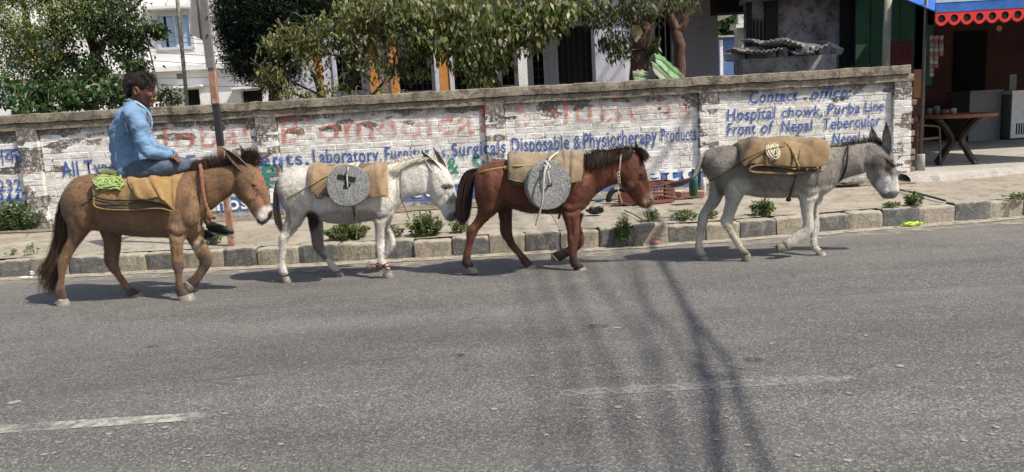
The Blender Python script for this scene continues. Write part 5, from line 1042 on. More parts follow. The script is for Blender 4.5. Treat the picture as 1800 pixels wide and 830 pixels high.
def tree(name, label, base, trunk, ells, pal, per, L, Wd, seed, dirn=(0, 0, -.6), nt=60, bark=None, spread=1.0, var=.3, big=0, cat='tree', group=None):
    """trunk: list of limbs, each list of (px,py,Y,r)"""
    rg = np.random.default_rng(seed); t = thing(name, label, cat, base, group); starts = []; b = MB()
    for limb_ in trunk:
        A = catmull([(*onY(p[0], p[1], p[2]), p[3]) for p in limb_], 5); A = [a+np.array([*rg.normal(0, a[3]*.12, 3), 0]) for a in A]
        b.tube([a[:3] for a in A], [a[3] for a in A], 10); starts += [a[:3] for a in A]
    if trunk: b.build('trunk', bark or M_BARK, t, True)
    C, K = clumps(ells, per, rg); n = len(C)
    if trunk or nt: twigs('twigs', starts or [K.mean(0)], K, t, rg, n=nt)
    D = np.tile(np.array(dirn, float), (n, 1))+rg.normal(0, spread*.6, (n, 3)); Ls = L*rg.uniform(.6, 1.3, n); ws = Wd*rg.uniform(.7, 1.25, n)
    cols = pick_cols(pal, n, rg, var); leaves('crown', C, D, Ls, ws, cols, t, rg)
    if big:       # the largest leaves are leaves of their own
        C2, _ = clumps(ells, 6, rg); idx = rg.permutation(len(C2))[:big]; C2 = C2[idx]; front = C2[:, 1] < np.median(C2[:, 1])+.3; vars_ = []
        for q in range(6):
            V = leaf_arrays(np.zeros((1, 3)), np.array([[0, 0, -1.]])+rg.normal(0, .1, (1, 3)), np.array([L*1.25]), np.array([Wd*1.2]), rg, .3)[0]; m_ = fastmesh('leaf', V, np.arange(4).reshape(1, 4), M_LEAF); set_col(m_, np.tile(np.array(pal[q % len(pal)])*1.15, (4, 1))); vars_.append(m_)
        for c in C2:
            o = place('leaf', vars_[rg.integers(6)], t); o.location = c; o.rotation_euler = (rg.uniform(-.7, .7), rg.uniform(-.7, .7), rg.uniform(0, 6.28))
    return t

# ------------------------------------------------------------------ buildings behind the wall
def zat(px, py, Y): return onY(px, py, Y).z
def xat(px, py, Y): return onY(px, py, Y).x
def rect(mb, Y, px0, py0, px1, py1, d=.1, Yb=None):
    """upright box whose front face covers the pixel rectangle (top left, bottom right)"""
    xm = (px0+px1)/2; ym = (py0+py1)/2
    mb.box(xat(px0, ym, Y), xat(px1, ym, Y), Y, (Yb or Y+d), zat(xm, py1, Y), zat(xm, py0, Y)); return mb
M_WHITE = m_concrete('white limewashed plaster', (.70, .69, .67), (.82, .81, .79), (.45, .43, .40), .5, .2, .62)
M_GREY = m_concrete('grey blue house plaster', (.50, .50, .57), (.60, .60, .67), (.40, .40, .45), .6, .2, .6)
M_GLASSB = simple('blue window pane', (.36, .47, .62), .3, .12, 1.5, 0, spec=.6); M_DARK = simple('dark interior', (.012, .012, .014), .9, .2, 4, 0)  # near-black; in openings it stands for the unlit space behind
M_FRAME = simple('white painted frame', (.55, .57, .6), .6, .1, 10, .1); M_ORNG = simple('orange painted pillar', (.55, .24, .07), .8, .2, 8, .3); M_DOOR = simple('dark door wood', (.05, .042, .04), .7, .3, 8, .3)
M_BARS = simple('grille iron', (.06, .065, .08), .6, .2, 10, .1)
WB = 27.0
wb = thing('apartment_house', 'tall white plastered house with blue window beyond the left trees', 'house', (xat(360, 150, WB), WB, 0))
# walls around openings: window (278,22)-(337,85), doors (325,157)-(352,190) and (425,159)-(462,190)
def facade(Y, X0, X1, Z0, Z1, holes, th, mat, name, parent):
    """wall of piers and lintels round rectangular holes (x0,x1,z0,z1)"""
    xs_ = sorted({X0, X1, *[h[0] for h in holes], *[h[1] for h in holes]}); mb = MB()
    for a, b_ in zip(xs_[:-1], xs_[1:]):
        hs = sorted([h for h in holes if h[0] < (a+b_)/2 < h[1]], key=lambda h: h[2]); z = Z0
        for h in hs:
            if h[2] > z: mb.box(a, b_, Y, Y+th, z, h[2])
            z = h[3]
        mb.box(a, b_, Y, Y+th, z, Z1)
    return mb.build(name, mat, parent)
def hole(px0, py0, px1, py1, Y): xm, ym = (px0+px1)/2, (py0+py1)/2; return (xat(px0, ym, Y), xat(px1, ym, Y), zat(xm, py1, Y), zat(xm, py0, Y))
h1 = hole(278, 24, 337, 86, WB); h2 = hole(325, 157, 352, 200, WB); h3 = hole(425, 159, 462, 200, WB); h4 = hole(60, 60, 110, 110, WB)
facade(WB, xat(-260, 150, WB), xat(700, 150, WB), 0, 11, [h1, h2, h3, h4], .3, M_WHITE, 'wall', wb)
for (a, b_, c, d) in (h1, h4):
    fr = MB(); fr.box(a-.06, a+.05, WB-.05, WB+.12, c, d); fr.box(b_-.05, b_+.06, WB-.05, WB+.12, c, d); fr.box(a+.05, b_-.05, WB-.045, WB+.115, d-.07, d+.03); fr.box(a+.05, b_-.05, WB-.045, WB+.115, c-.03, c+.06); m_ = (a+b_)/2+.03; fr.box(m_-.03, m_+.03, WB-.03, WB+.1, c+.06, d-.07)
    w_ = fr.build('window', M_FRAME, wb)
    for q0, q1 in ((a+.05, m_-.03), (m_+.03, b_-.05)): MB().box(q0, q1, WB+.03, WB+.06, c+.06, d-.07).build('pane', M_GLASSB, w_)
    MB().box(a+.22, a+.30, WB+.02, WB+.029, c+.06, d-.07).build('dark_gap_strip', M_DARK, w_)  # solid dark strip on the pane, painted shade of a gap
    MB().box(a-.3, b_+.3, WB-.45, WB, d+.12, d+.22).build('sunshade', M_WHITE, wb)
for (a, b_, c, d) in (h2, h3):
    MB().box(a, b_, WB+.25, WB+.28, c, d).build('doorway', M_DARK, wb); MB().box(a-.2, b_+.2, WB-.35, WB, d+.05, d+.13).build('lintel', M_WHITE, wb)
lz = zat(360, 120, WB); MB().box(xat(-260, 150, WB), xat(700, 150, WB), WB-.28, WB, lz-.05, lz+.12).build('ledge', M_WHITE, wb)
hv = hole(311, 130, 321, 139, WB); MB().box(hv[0], hv[1], WB-.02, WB+.01, hv[2], hv[3]).build('vent', simple('brown vent', (.22, .16, .12), .8), wb)
MB().box(xat(255, 100, WB), xat(262, 100, WB), WB-.08, WB, 0, 11).build('downpipe', M_WHITE, wb)
# grey house
HB = 16.4; HX0, HX1 = xat(470, 120, HB), xat(1262, 70, HB)
gh = thing('house', 'shaded grey blue house with deep veranda behind the painted wall', 'house', (4, HB, .12))
hs = [hole(935, 78, 957, 150, HB), hole(979, 46, 1042, 160, HB), hole(1150, 30, 1182, 160, HB), hole(790, 90, 850, 160, HB), hole(700, 95, 760, 160, HB), hole(590, 95, 636, 160, HB), hole(880, 85, 905, 150, HB)]
facade(HB, HX0, HX1, .1, 6, hs, .25, M_GREY, 'wall', gh)
MB().box(HX1-.25, HX1, HB+.25, HB+7, .1, 6).build('side_wall', M_GREY, gh)
for i, (a, b_, c, d) in enumerate(hs):
    MB().box(a, b_, HB+.20, HB+.23, c, d).build('door' if i in (1, 2) else 'window_back', M_DOOR if i == 1 else M_DARK, gh)
    g = MB(); nv = max(2, int((b_-a)/.11)); nh = max(3, int((d-c)/.14))
    for q in range(nv+1): xx = lerp(a, b_, q/nv); g.box(xx-.010, xx+.010, HB+.05, HB+.07, c, d)
    if i in (0, 3, 4, 5, 6):
        for q in range(nh+1): zz = lerp(c, d, q/nh); g.box(a, b_, HB+.072, HB+.088, zz-.009, zz+.009)
    tag(g.build('grille', M_BARS if i != 2 else M_FRAME, gh), kind='stuff')
    fr = MB(); fr.box(a-.05, a+.02, HB-.03, HB+.04, c, d); fr.box(b_-.02, b_+.05, HB-.03, HB+.04, c, d); fr.box(a-.05, b_+.05, HB-.034, HB+.044, d, d+.06); fr.build('frame', M_FRAME if i in (2, 4, 3) else M_GREY, gh)
zr = zat(900, -30, 13.5)
MB().box(xat(640, 10, 13.75), HX1+1.5, 13.75, HB+7, zr, zr+.18).build('veranda_roof', M_GREY, gh)
MB().box(xat(640, 10, 13.75), HX1+1.5, 13.72, 13.95, zr-.16, zr-.002).build('roof_beam', M_WHITE, gh)
PY = 13.95
pw = MB(); rect(pw, PY, 1045, -40, 1098, 160, .5); pw.build('sun_patch_wall', M_GREY, gh)  # wall added forward of the house so the sun makes a lit patch
rect(MB(), PY+.1, 1098, -40, 1107, 160, .1).build('porch_trim', M_FRAME, gh)
for (a, b_, m_) in ((644, 657, M_ORNG), (681, 693, M_ORNG), (768, 785, M_ORNG), (547, 556, M_ORNG), (908, 924, M_WHITE)):
    rect(MB(), PY, a, -40, b_, 170, .22).build('pillar', m_, gh)
rect(MB(), PY+.15, 657.5, 60, 680.5, 170, .06).build('white_panel', M_WHITE, gh)
for a in (760, 786): rect(MB(), PY-.02, a, -40, a+7, 170, .1).build('pillar_edge', M_GREY, gh)
for k_ in range(16): # stripes on the orange pillars
    pass
rect(MB(), 13.6, 640, 4, 724, 12, .2).build('upper_beam', M_WHITE, gh)
# right hand: sooty hut, sheds, far gap
SB = 13.6
M_SOOT = m_concrete('sooty plaster', (.15, .145, .15), (.42, .41, .42), (.04, .036, .036), .7, .6, .47); M_CORR = simple('weathered corrugated iron', (.36, .35, .34), .6, .4, 6, .4, .01, metal=.3, dirt=(.10, .06, .04))
sh_ = thing('hut', 'soot blackened plaster hut with scraps of iron on its lean-to, behind the contact sign wall', 'hut', (xat(1420, 80, SB), SB, .12))
MB().box(xat(1318, 60, SB), xat(1512, 60, SB), SB, SB+.35, .1, 5).build('wall', M_SOOT, sh_)
hw = hole(1321, 38, 1345, 84, SB); MB().box(hw[0], hw[1], SB-.04, SB+.01, hw[2], hw[3]).build('window', simple('dim window', (.08, .085, .08), .4), sh_)
for q in np.linspace(.1, .9, 4): MB().box(lerp(hw[0], hw[1], q)-.012, lerp(hw[0], hw[1], q)+.012, SB-.07, SB-.045, hw[2], hw[3]).build('window_bar', M_DARK, sh_)
M_BLACK = simple('near black boards', (.022, .02, .02), .9, .4, 6, .6)  # one near-black for the hut boards and the house eave
rect(MB(), SB-.12, 1480, -60, 1506, 160, .1).build('black_board', M_BLACK, sh_); rect(MB(), SB-.10, 1346, -60, 1368, 160, .08).build('black_board', M_BLACK, sh_); rect(MB(), SB-.02, 1312, -60, 1322, 160, .02).build('black_board', M_BLACK, sh_)
rect(MB(), 14.9, 1258, -60, 1330, 22, .4).build('dark_eave', M_BLACK, gh)
LB = 12.2; MB().box(xat(1306, 100, LB), xat(1470, 100, LB), LB, LB+.5, .1, zat(1380, 100, LB)).build('lean_to', M_SOOT, sh_)
def corr(name, x0, x1, y0, y1, z, tilt, mat, parent, amp=.018, pitch=.075, bend=.05, seed=0, rot=0):
    nx = int((x1-x0)/pitch*6); ny = 6; V = []
    for i in range(nx+1):
        for j_ in range(ny+1):
            x, y_ = lerp(x0, x1, i/nx), lerp(y0, y1, j_/ny); V.append((x+rot*(y_-y0), y_, z+tilt*(y_-y0)+amp*math.sin(2*math.pi*(x-x0)/pitch)+bend*mnoise.noise(Vector((x*1.4, y_*1.4, seed)))))
    Fc = [(i*(ny+1)+j_, (i+1)*(ny+1)+j_, (i+1)*(ny+1)+j_+1, i*(ny+1)+j_+1) for i in range(nx) for j_ in range(ny)]
    o = place(name, mkmesh(name, V, Fc, mat, True), parent); s_ = o.modifiers.new('s', 'SOLIDIFY'); s_.thickness = .004; return o
zl = zat(1380, 100, LB)
for (a, b_, dz, bd, sd) in ((1306, 1365, .10, .16, 1), (1335, 1420, .17, .18, 5), (1385, 1450, .10, .2, 9)):
    corr('roof_sheet', xat(a, 90, LB), xat(b_, 90, LB), LB-.25, LB+1.0, zl+dz, .12, M_CORR, sh_, bend=bd, seed=sd)
for q in range(14):
    c = onY(random.uniform(1305, 1500), 100, LB); rb = MB(); mm = Matrix.Translation((c.x, LB+random.uniform(-.1, .8), zl+.05)) @ Matrix.Rotation(random.uniform(0, 3), 4, 'Z') @ Matrix.Rotation(random.uniform(-.3, .3), 4, 'Y')
    rb.box(-random.uniform(.05, .25), random.uniform(.05, .25), -.05, .05, -.05, .06, mm, .02); rb.build('rubble', M_SOOT, sh_)
MB().box(xat(1312, 60, SB), xat(1660, 60, SB), 12.9, SB+.4, zat(1400, -30, 11.6), zat(1400, -40, 11.6)).build('roof', M_SOOT, sh_)
GBk = 13.2; gs = thing('green_shed', 'dark green sheet clad shed right of the sooty hut', 'shed', (xat(1580, 50, GBk), GBk, .12)); M_GRN = simple('dark green cladding', (.02, .075, .04), .7, .3, 3, .2); M_MAR = simple('maroon cloth', (.10, .025, .03), .9, .3, 5, .3)
for a, b_ in ((1505, 1530), (1531, 1556), (1557, 1582), (1583, 1608), (1609, 1642)): rect(MB(), GBk, a, -60, b_-.6, 150, .05).build('cladding_panel', M_GRN, gs)
tag(rect(MB(), 12.6, 1567, 72, 1604, 132, .03).build('hanging_cloth', M_MAR), 'maroon cloth hanging behind the right end of the wall', 'cloth')
po = MB(); A = onY(1557, 118, 11.3); Bt = onY(1562, -20, 11.3); po.tube([Vector((A.x, 11.3, .12)), A, Bt], [.055, .055, .05], 10); tag(po.build('wooden_pole', simple('pale weathered pole', (.30, .27, .21), .9, .25, 10, .5), None, True), 'pale wooden pole behind the right end of the wall', 'pole')
tag(rect(MB(), 10.95, 1606, 122, 1622, 172, .03).build('board', simple('terracotta board', (.30, .13, .07), .8, .15, 6)), 'terracotta board hung beside the right end of the wall', 'board')
# far gap between the houses
bs = thing('blue_shed', 'small blue painted shed in the gap beside the grey house', 'shed', (xat(1282, 100, 24), 24, .12)); MB().box(xat(1266, 95, 24), xat(1300, 95, 24), 24, 27, .1, zat(1282, 66, 24)).build('wall', simple('blue wall', (.10, .17, .36), .8, .2, 1.5), bs); MB().box(xat(1264, 95, 24), xat(1302, 95, 24), 23.8, 27.2, zat(1282, 66, 24)+.002, zat(1282, 63, 24)).build('roof', M_CORR, bs); rect(MB(), 23.9, 1266, 70, 1271, 140, .08).build('door_post', M_WHITE, bs)
cs = thing('cream_house', 'cream and pale green house corner under iron cladding in the gap', 'house', (xat(1305, 80, 20), 20, .12)); MB().box(xat(1297, 80, 20), xat(1330, 80, 20), 20, 20.3, .1, zat(1305, 48, 20)).build('wall', simple('pale green plaster', (.50, .56, .45), .8, .1, 1), cs); rect(MB(), 19.8, 1294, 42, 1330, 48, .6).build('eave', M_WHITE, cs)
cp = MB(); 
for q in range(8): rect(cp, 19.9, 1298+q*2.4, 14, 1299.6+q*2.4, 41.5, .1)
tag(cp.build('cladding_ribs', M_WHITE, cs), kind='stuff'); rect(MB(), 20.01, 1297, 12, 1318, 41.5, .1).build('cladding', M_WHITE, cs)
# ------------------------------------------------------------------ trees and shrubs
OL = [(.09,.11,.035),(.15,.16,.055),(.05,.07,.022),(.24,.24,.11),(.12,.11,.045),(.17,.15,.07),(.08,.12,.03)]
DG = [(.025,.055,.018),(.04,.08,.022),(.055,.10,.03),(.02,.04,.016)]
LG = [(.18,.22,.06),(.10,.17,.035),(.26,.26,.11),(.14,.15,.06),(.33,.30,.16)]
base = Vector((xat(150, 150, 12.8), 12.8, .12))
tree('feathery_tree', 'light feathery leaved tree with seed heads at the far left behind the wall', Vector((xat(60, 150, 12.6), 12.6, .12)),
     [[(70,260,12.6,.09),(75,180,12.6,.08),(60,90,12.6,.06),(40,0,12.6,.04),(30,-60,12.6,.02)],[(72,150,12.6,.05),(110,80,12.5,.035),(150,10,12.4,.02)],[(66,110,12.6,.04),(20,60,12.5,.03),(-30,20,12.5,.02)]],
     [(40,30,80,50,12.4,.6,60,.09),(60,80,70,45,12.3,.5,40,.09),(20,115,50,30,12.5,.5,26,.09),(120,20,50,40,12.3,.4,30,.09),(20,-40,120,40,12.6,.8,40,.12)], LG+DG[:2], 64, .055, .012, 31, (.1, -.2, -.4), 70)
tree('leafy_tree', 'dark green tree with drooping branches behind the wall next to the rider', Vector((xat(170, 150, 13), 13, .12)),
     [[(165,260,13,.12),(160,180,13,.11),(165,90,13,.09),(150,10,12.9,.06),(140,-60,12.9,.04)],[(163,110,13,.06),(200,50,12.8,.04),(240,10,12.6,.025),(270,-30,12.5,.015)],[(162,140,13,.05),(110,100,12.8,.035),(70,90,12.6,.02)],[(165,80,13,.04),(220,60,12.6,.025),(280,55,12.3,.012)]],
     [(160,60,70,60,12.6,.6,60,.10),(200,30,60,40,12.5,.5,38,.09),(232,100,22,45,12.4,.3,26,.07),(130,130,70,35,12.4,.5,46,.10),(150,-40,130,40,12.7,.6,50,.14),(265,53,24,9,12.3,.15,14,.05)], DG+[(.09,.10,.05)], 42, .075, .02, 32, (.1, -.2, -.7), 90)
tree('broadleaf_shrub', 'dark broadleaf shrub spilling over the coping left of the rider', Vector((xat(120, 180, 11.3), 11.3, .12)),
     [[(110,260,11.3,.03),(115,200,11.3,.025),(120,150,11.2,.015)],[(180,260,11.3,.03),(190,200,11.3,.02),(200,150,11.2,.015)],[(40,260,11.3,.03),(40,200,11.3,.02),(30,150,11.3,.015)]],
     [(205,165,50,26,11.1,.35,34,.06),(115,162,55,30,11.1,.35,30,.06),(30,168,50,24,11.2,.35,22,.06),(70,195,45,12,10.75,.12,14,.05),(245,175,20,18,11.1,.2,14,.06)], [(.03,.065,.02),(.05,.095,.028),(.07,.13,.04),(.02,.04,.015)], 26, .085, .026, 33, (.1, -.5, -.6), 40, big=90)
tree('creeper', 'thin leafy sapling beyond the wall in front of the white house', Vector((xat(300, 180, 11.5), 11.5, .12)), [[(305,240,11.5,.012),(303,190,11.5,.01),(300,155,11.5,.006)]], [(300,170,22,18,11.4,.2,16,.05)], DG, 14, .07, .022, 34, (0, -.3, -.4), 14)
tree('conifer', 'blackish green conifer standing behind the twiggy bush', Vector((xat(480, 100, 13), 13, .12)), [[(490,260,13,.13),(480,100,13,.10),(470,-60,13,.06)]],
     [(440,20,55,60,12.9,.5,190,.13),(440,80,46,50,12.9,.4,120,.11),(500,50,60,60,12.9,.5,190,.13),(480,-50,110,60,13,.6,120,.16),(590,10,70,50,13,.4,120,.15),(470,120,50,32,12.9,.4,70,.11)], [(.010,.018,.014),(.016,.028,.02),(.02,.034,.022)], 130, .075, .0075, 35, (.1, -.1, .2), 60, var=.3)
bk = Vector((xat(700, 150, 11.6), 11.6, .12))
tree('twiggy_bush', 'twiggy olive bush with narrow leaves hanging over the middle left of the wall', bk,
     [[(560,260,11.6,.035),(565,180,11.6,.03),(540,110,11.5,.02),(500,60,11.4,.012)],[(600,260,11.6,.035),(610,180,11.6,.03),(640,100,11.5,.02),(660,40,11.4,.012)],[(660,260,11.6,.03),(650,180,11.6,.025),(700,120,11.5,.015)],[(580,190,11.6,.02),(500,160,11.4,.012),(430,150,11.3,.006)],[(570,170,11.6,.02),(480,130,11.4,.012),(440,110,11.3,.006)]],
     [(570,62,75,30,11.3,.3,44,.08),(640,40,70,36,11.3,.35,46,.09),(500,72,45,24,11.3,.25,16,.07),(480,110,45,30,11.3,.3,12,.06),(600,112,100,30,11.3,.3,22,.07),(710,80,55,60,11.4,.3,44,.08),(540,150,90,22,11.1,.25,14,.05),(600,165,130,10,10.6,.2,8,.05)], OL, 22, .095, .016, 36, (.05, -.3, -.8), 420, spread=.9, big=110)
tree('hanging_tree', 'tree with broad drooping yellow green leaves over the middle of the wall', Vector((xat(880, 150, 11.9), 11.9, .12)),
     [[(870,260,12,.05),(865,180,12,.045),(850,90,11.9,.035),(820,0,11.8,.02)],[(860,120,11.9,.03),(900,60,11.8,.02),(950,0,11.7,.012)],[(852,100,11.9,.025),(790,50,11.7,.015),(760,0,11.6,.01)]],
     [(760,50,60,50,11.4,.4,60,.09),(850,55,80,65,11.4,.4,95,.10),(930,35,55,42,11.4,.35,55,.09),(850,120,40,38,11.4,.3,34,.08),(960,15,60,30,11.4,.3,36,.09),(700,10,110,25,11.4,.4,50,.1)], [(.11,.14,.04),(.16,.17,.07),(.23,.23,.12),(.05,.07,.025),(.09,.12,.035),(.14,.12,.05)], 18, .115, .027, 37, (.05, -.25, -1), 110, spread=.7, big=90)
mg = tree('mango_tree', 'forked mango tree with a sawn limb in front of the grey house', Vector((xat(1125, 128, 12.8), 12.8, .12)),
     [[(1124,240,12.8,.20),(1124,130,12.8,.165),(1126,75,12.8,.15),(1135,35,12.8,.14),(1160,0,12.8,.10),(1175,-50,12.8,.08)],[(1126,60,12.8,.09),(1110,30,12.75,.07),(1097,5,12.7,.055),(1080,-40,12.7,.04)],[(1195,240,12.9,.10),(1195,130,12.9,.095),(1192,70,12.9,.09),(1186,45,12.9,.075),(1172,12,12.9,.06),(1165,-30,12.9,.05)],[(1190,58,12.9,.075),(1205,35,12.9,.06),(1220,5,12.9,.06),(1230,-40,12.9,.05)]],
     [(1085,75,24,26,12.4,.2,22,.07),(1120,12,40,22,12.5,.3,34,.09),(1060,20,40,22,12.4,.3,26,.08),(1010,5,60,18,12.4,.3,26,.1),(1200,5,30,8,12.5,.2,10,.06),(1150,85,12,20,12.6,.1,8,.05)], [(.03,.045,.02),(.045,.06,.025),(.06,.075,.035),(.13,.12,.06)], 16, .13, .020, 38, (0, -.2, -.9), 50, spread=.8, bark=simple('brown bark', (.12, .07, .05), .95, .4, 9, 1., .02))
sw = MB(); c = onY(1119, 58, 12.62); sw.poly_extrude([c+Vector(v) for v in [(-.08, -.05, .13), (.05, -.06, .10), (.10, -.03, -.02), (-.01, -.02, -.15), (-.08, -.02, -.08)]], (0, .06, 0)); sw.build('sawn_stub', simple('sawn wood', (.40, .30, .18), .8, .2, 20, .3), mg)
# banana plant leaves: big single leaves with a midrib
bn = thing('banana_plant', 'banana plant with two torn leaves showing over the coping', 'plant', Vector((xat(1160, 130, 11.6), 11.6, .12))); M_BAN = simple('banana leaf', (.07, .19, .055), .45, .25, 3, .2, spec=.4); M_BAN2 = simple('pale banana leaf', (.22, .26, .17), .6, .2, 4, .2)
def banana(P, w, mat, sd, droop=0.5):
    P = catmull(P, 5); V = []; n = 10; N_ = len(P); ws = [math.sin(math.pi*min(.97, .12+.86*i/(N_-1)))**.6 for i in range(N_)]
    for i, p in enumerate(P):
        for j_ in range(n+1):
            s = (j_/n-.5)*2; V.append((p[0]+.0*s, p[1]+s*w*ws[i]*.55, p[2]+s*w*ws[i]*.8-droop*w*abs(s)**1.5*.5+.012*math.sin(i*2.1)*abs(s)))
    o = place('leaf', mkmesh('leaf', V, [(i*(n+1)+j_, (i+1)*(n+1)+j_, (i+1)*(n+1)+j_+1, i*(n+1)+j_+1) for i in range(N_-1) for j_ in range(n)], mat, True), bn); s_ = o.modifiers.new('s', 'SOLIDIFY'); s_.thickness = .004
    mr = MB(); mr.tube([Vector(p)+Vector((0, -.022, .01)) for p in P], .009, 6); mr.build('midrib', simple('leaf rib', (.28, .36, .16), .6), o, True)
banana([onY(1150, 98, 11.5), onY(1165, 106, 11.5), onY(1182, 122, 11.5), onY(1200, 136, 11.5), onY(1215, 160, 11.5)], .16, M_BAN, 1)
banana([onY(1146, 112, 11.4), onY(1158, 122, 11.4), onY(1172, 134, 11.4), onY(1185, 150, 11.4)], .15, M_BAN2, 2)
banana([onY(1112, 130, 11.45), onY(1126, 132, 11.45), onY(1142, 136, 11.45), onY(1160, 150, 11.5)], .15, M_BAN2, 3)
ps = MB(); ps.tube([Vector((xat(1215, 160, 11.6), 11.6, .12)), onY(1212, 158, 11.55)], [.09, .06], 10); ps.build('stem', simple('banana stem', (.16, .18, .09), .7, .3, 8), bn, True)
tree('far_tree', 'sunlit yellow green tree in the gap right of the grey house', Vector((xat(1280, 60, 42), 42, .12)), [[(1280,130,42,.3),(1280,60,42,.2),(1280,10,42,.1)]], [(1280,42,24,26,42,2,120,.4),(1275,0,30,20,42,2,50,.4)], [(.20,.22,.04),(.14,.17,.03),(.08,.11,.03)], 40, .28, .09, 39, (0, 0, -.3), 10)
# a hedge of far foliage that closes the view between the houses
rg = np.random.default_rng(77); C, K = clumps([(px, 70, 60, 60, 34, 1.5, 40, .6) for px in range(1180, 1400, 60)]+[(px, 20, 90, 90, 36, 2, 50, .8) for px in range(-150, 300, 90)], 40, rg)
tag(leaves('far_foliage', C, np.tile([0, 0, -.5], (len(C), 1))+rg.normal(0, .6, (len(C), 3)), .35*np.ones(len(C)), .12*np.ones(len(C)), pick_cols(DG, len(C), rg), None, rg), 'far dark foliage seen between the houses')
# weeds growing along the pavement
WG = [(.065,.105,.035),(.09,.135,.045),(.15,.18,.075),(.05,.075,.03),(.17,.16,.08)]
def weed(label, px, py, w, h, n, seed, z=PZ, L=.035, pal=WG, dust=0, Y=None):
    """px,py pixel of the foot"""
    rg = np.random.default_rng(seed); b0 = onZ(px, py, z) if Y is None else onY(px, py, Y); s = mpp(b0.y); t = thing('weed', label, 'weed', b0, 'weeds along the pavement'); st = MB(); C = []; D = []
    for i in range(n):
        a = rg.uniform(0, 6.28); rr = rg.uniform(0, 1)**.7; tip = np.array(b0)+np.array([math.cos(a)*rr*w*s/2, math.sin(a)*rr*min(w*s/2, .22), h*s*rg.uniform(.55, 1.1)*(1-.5*rr*rr)]); root = np.array(b0)+np.array([math.cos(a)*rr*w*s*.32, math.sin(a)*rr*.10, -.01]); mid = (root+tip)/2+np.array([0, 0, .02])
        P = catmull([root, mid, tip], 4)
        if i % 2 == 0: st.tube(P, [.003]*len(P), 3, False)
        m_ = rg.integers(9, 16)
        for q in range(m_):
            u = rg.uniform(.15, 1); p = P[int(u*(len(P)-1))]; C.append(p+rg.normal(0, .006, 3)); d = rg.normal(0, 1, 3); d[2] = abs(d[2])*.5+.1; D.append(d)
    st.build('stems', simple('weed stem', (.12, .15, .06), .8), t, True); C = np.array(C); k = len(C)
    leaves('foliage', C, np.array(D), L*rg.uniform(.6, 1.4, k), L*.28*rg.uniform(.7, 1.3, k), pick_cols(pal, k, rg, .3), t, rg); return t
GW = [(.10,.15,.08),(.14,.19,.11),(.08,.12,.06),(.18,.22,.14)]
weed('large grey green weed clump at the foot of the wall by the painted numbers', 28, 404, 125, 54, 230, 1, L=.055, pal=GW)
weed('low weed tuft at the wall right of the large clump', 88, 398, 45, 22, 24, 2, L=.035, pal=GW)
weed('small pale weed on the pavement behind the brown mule tail', 55, 447, 28, 22, 9, 3, L=.025, pal=GW)
weed('tiny weed in front of the large clump at the left edge', 20, 448, 22, 9, 6, 4, L=.025, pal=GW)
weed('weed showing under the rider shoe by the sign post', 376, 428, 42, 24, 30, 5, L=.03, pal=GW)
weed('wide weed under the belly of the white donkey', 612, 420, 92, 32, 110, 6, L=.038)
weed('weed below the forelegs of the white donkey', 690, 416, 50, 20, 30, 7, L=.035)
weed('bright bushy weed under the nose of the white donkey', 748, 413, 74, 42, 110, 8, L=.038)
weed('low weed between the white donkey and the bay pony tail', 806, 408, 40, 18, 26, 9, L=.033)
weed('tall scraggly weed filling the broken kerb gap', 1098, 424, 34, 52, 56, 10, z=.06, L=.03, pal=[(.14,.19,.07),(.10,.14,.05),(.22,.24,.12)])
weed('dark weed tuft under the bay pony muzzle', 1147, 388, 32, 20, 24, 11, L=.032)
weed('spreading weed behind the kerb between pony and grey donkey', 1203, 386, 50, 18, 36, 12, L=.032)
weed('small weed behind the rear hoof of the grey donkey', 1250, 383, 26, 14, 16, 13, L=.03)
weed('broad leaved weed under the belly of the grey donkey', 1340, 378, 48, 28, 40, 14, L=.042)
weed('flat weed on the pavement below the grey donkey muzzle', 1568, 364, 50, 8, 18, 15, L=.03)
weed('leafy weed in front of the end pier right of the grey donkey', 1606, 362, 34, 26, 34, 16, L=.036)
weed('low weed behind the kerb at the right edge', 1790, 350, 50, 10, 20, 17, L=.03)
# ------------------------------------------------------------------ sign post
P0 = onZ(408, 431, PZ); SY = P0.y
sp_ = thing('sign_post', 'rusty banded square sign post seen from behind its triangular sign', 'sign post', P0)
M_RUST = simple('rusty pink paint', (.30, .15, .095), .85, .4, 14, .5, .004, dirt=(.36, .31, .27)); M_BLKP = simple('faded black paint', (.03, .03, .035), .7, .3, 10, .3); M_GALV = simple('dull grey metal', (.20, .19, .19), .55, .2, 8, .3, metal=.3)
zz = [PZ-.02]+[zat(x, y_, SY) for x, y_ in ((387, 257), (380, 182), (371, 125), (355, -20))]
for i, m_ in enumerate((M_RUST, M_BLKP, M_RUST, M_GALV)):
    MB().box(P0.x-.030, P0.x+.030, SY-.03, SY+.03, zz[i]+.001, zz[i+1]).build('post_band', m_, sp_)
zc = zat(362, 72, SY); MB().box(P0.x-.040, P0.x+.036, SY-.042, SY-.031, zat(372, 120, SY), zat(362, 18, SY)).build('channel', M_GALV, sp_)
tr_ = MB(); s = .42; yaw = Matrix.Rotation(math.radians(99), 3, 'Z'); out = []
for k_, (cx, cz) in enumerate([(-s+.05, .05), (s-.05, .05), (0, .72)]):
    for a in np.linspace(0, 2*math.pi/3, 4): an = -math.pi/2-math.pi/3*1+a+k_*2*math.pi/3 - math.pi/3*0; out.append(Vector((cx+.05*math.cos(an), 0, cz+.05*math.sin(an))))
tr_.poly_extrude([yaw @ p+Vector((P0.x-.075, SY+.0, zc)) for p in out], yaw @ Vector((0, .008, 0))); tr_.build('triangular_sign', M_GALV, sp_)
for q in (30, 62): 
    b_ = MB(); b_.lathe(onY(365, q, SY-.045), [(.001, -.008), (.010, -.008), (.010, .0), (.001, 0)], 8, 'Y'); b_.build('bolt', M_BLKP, sp_)
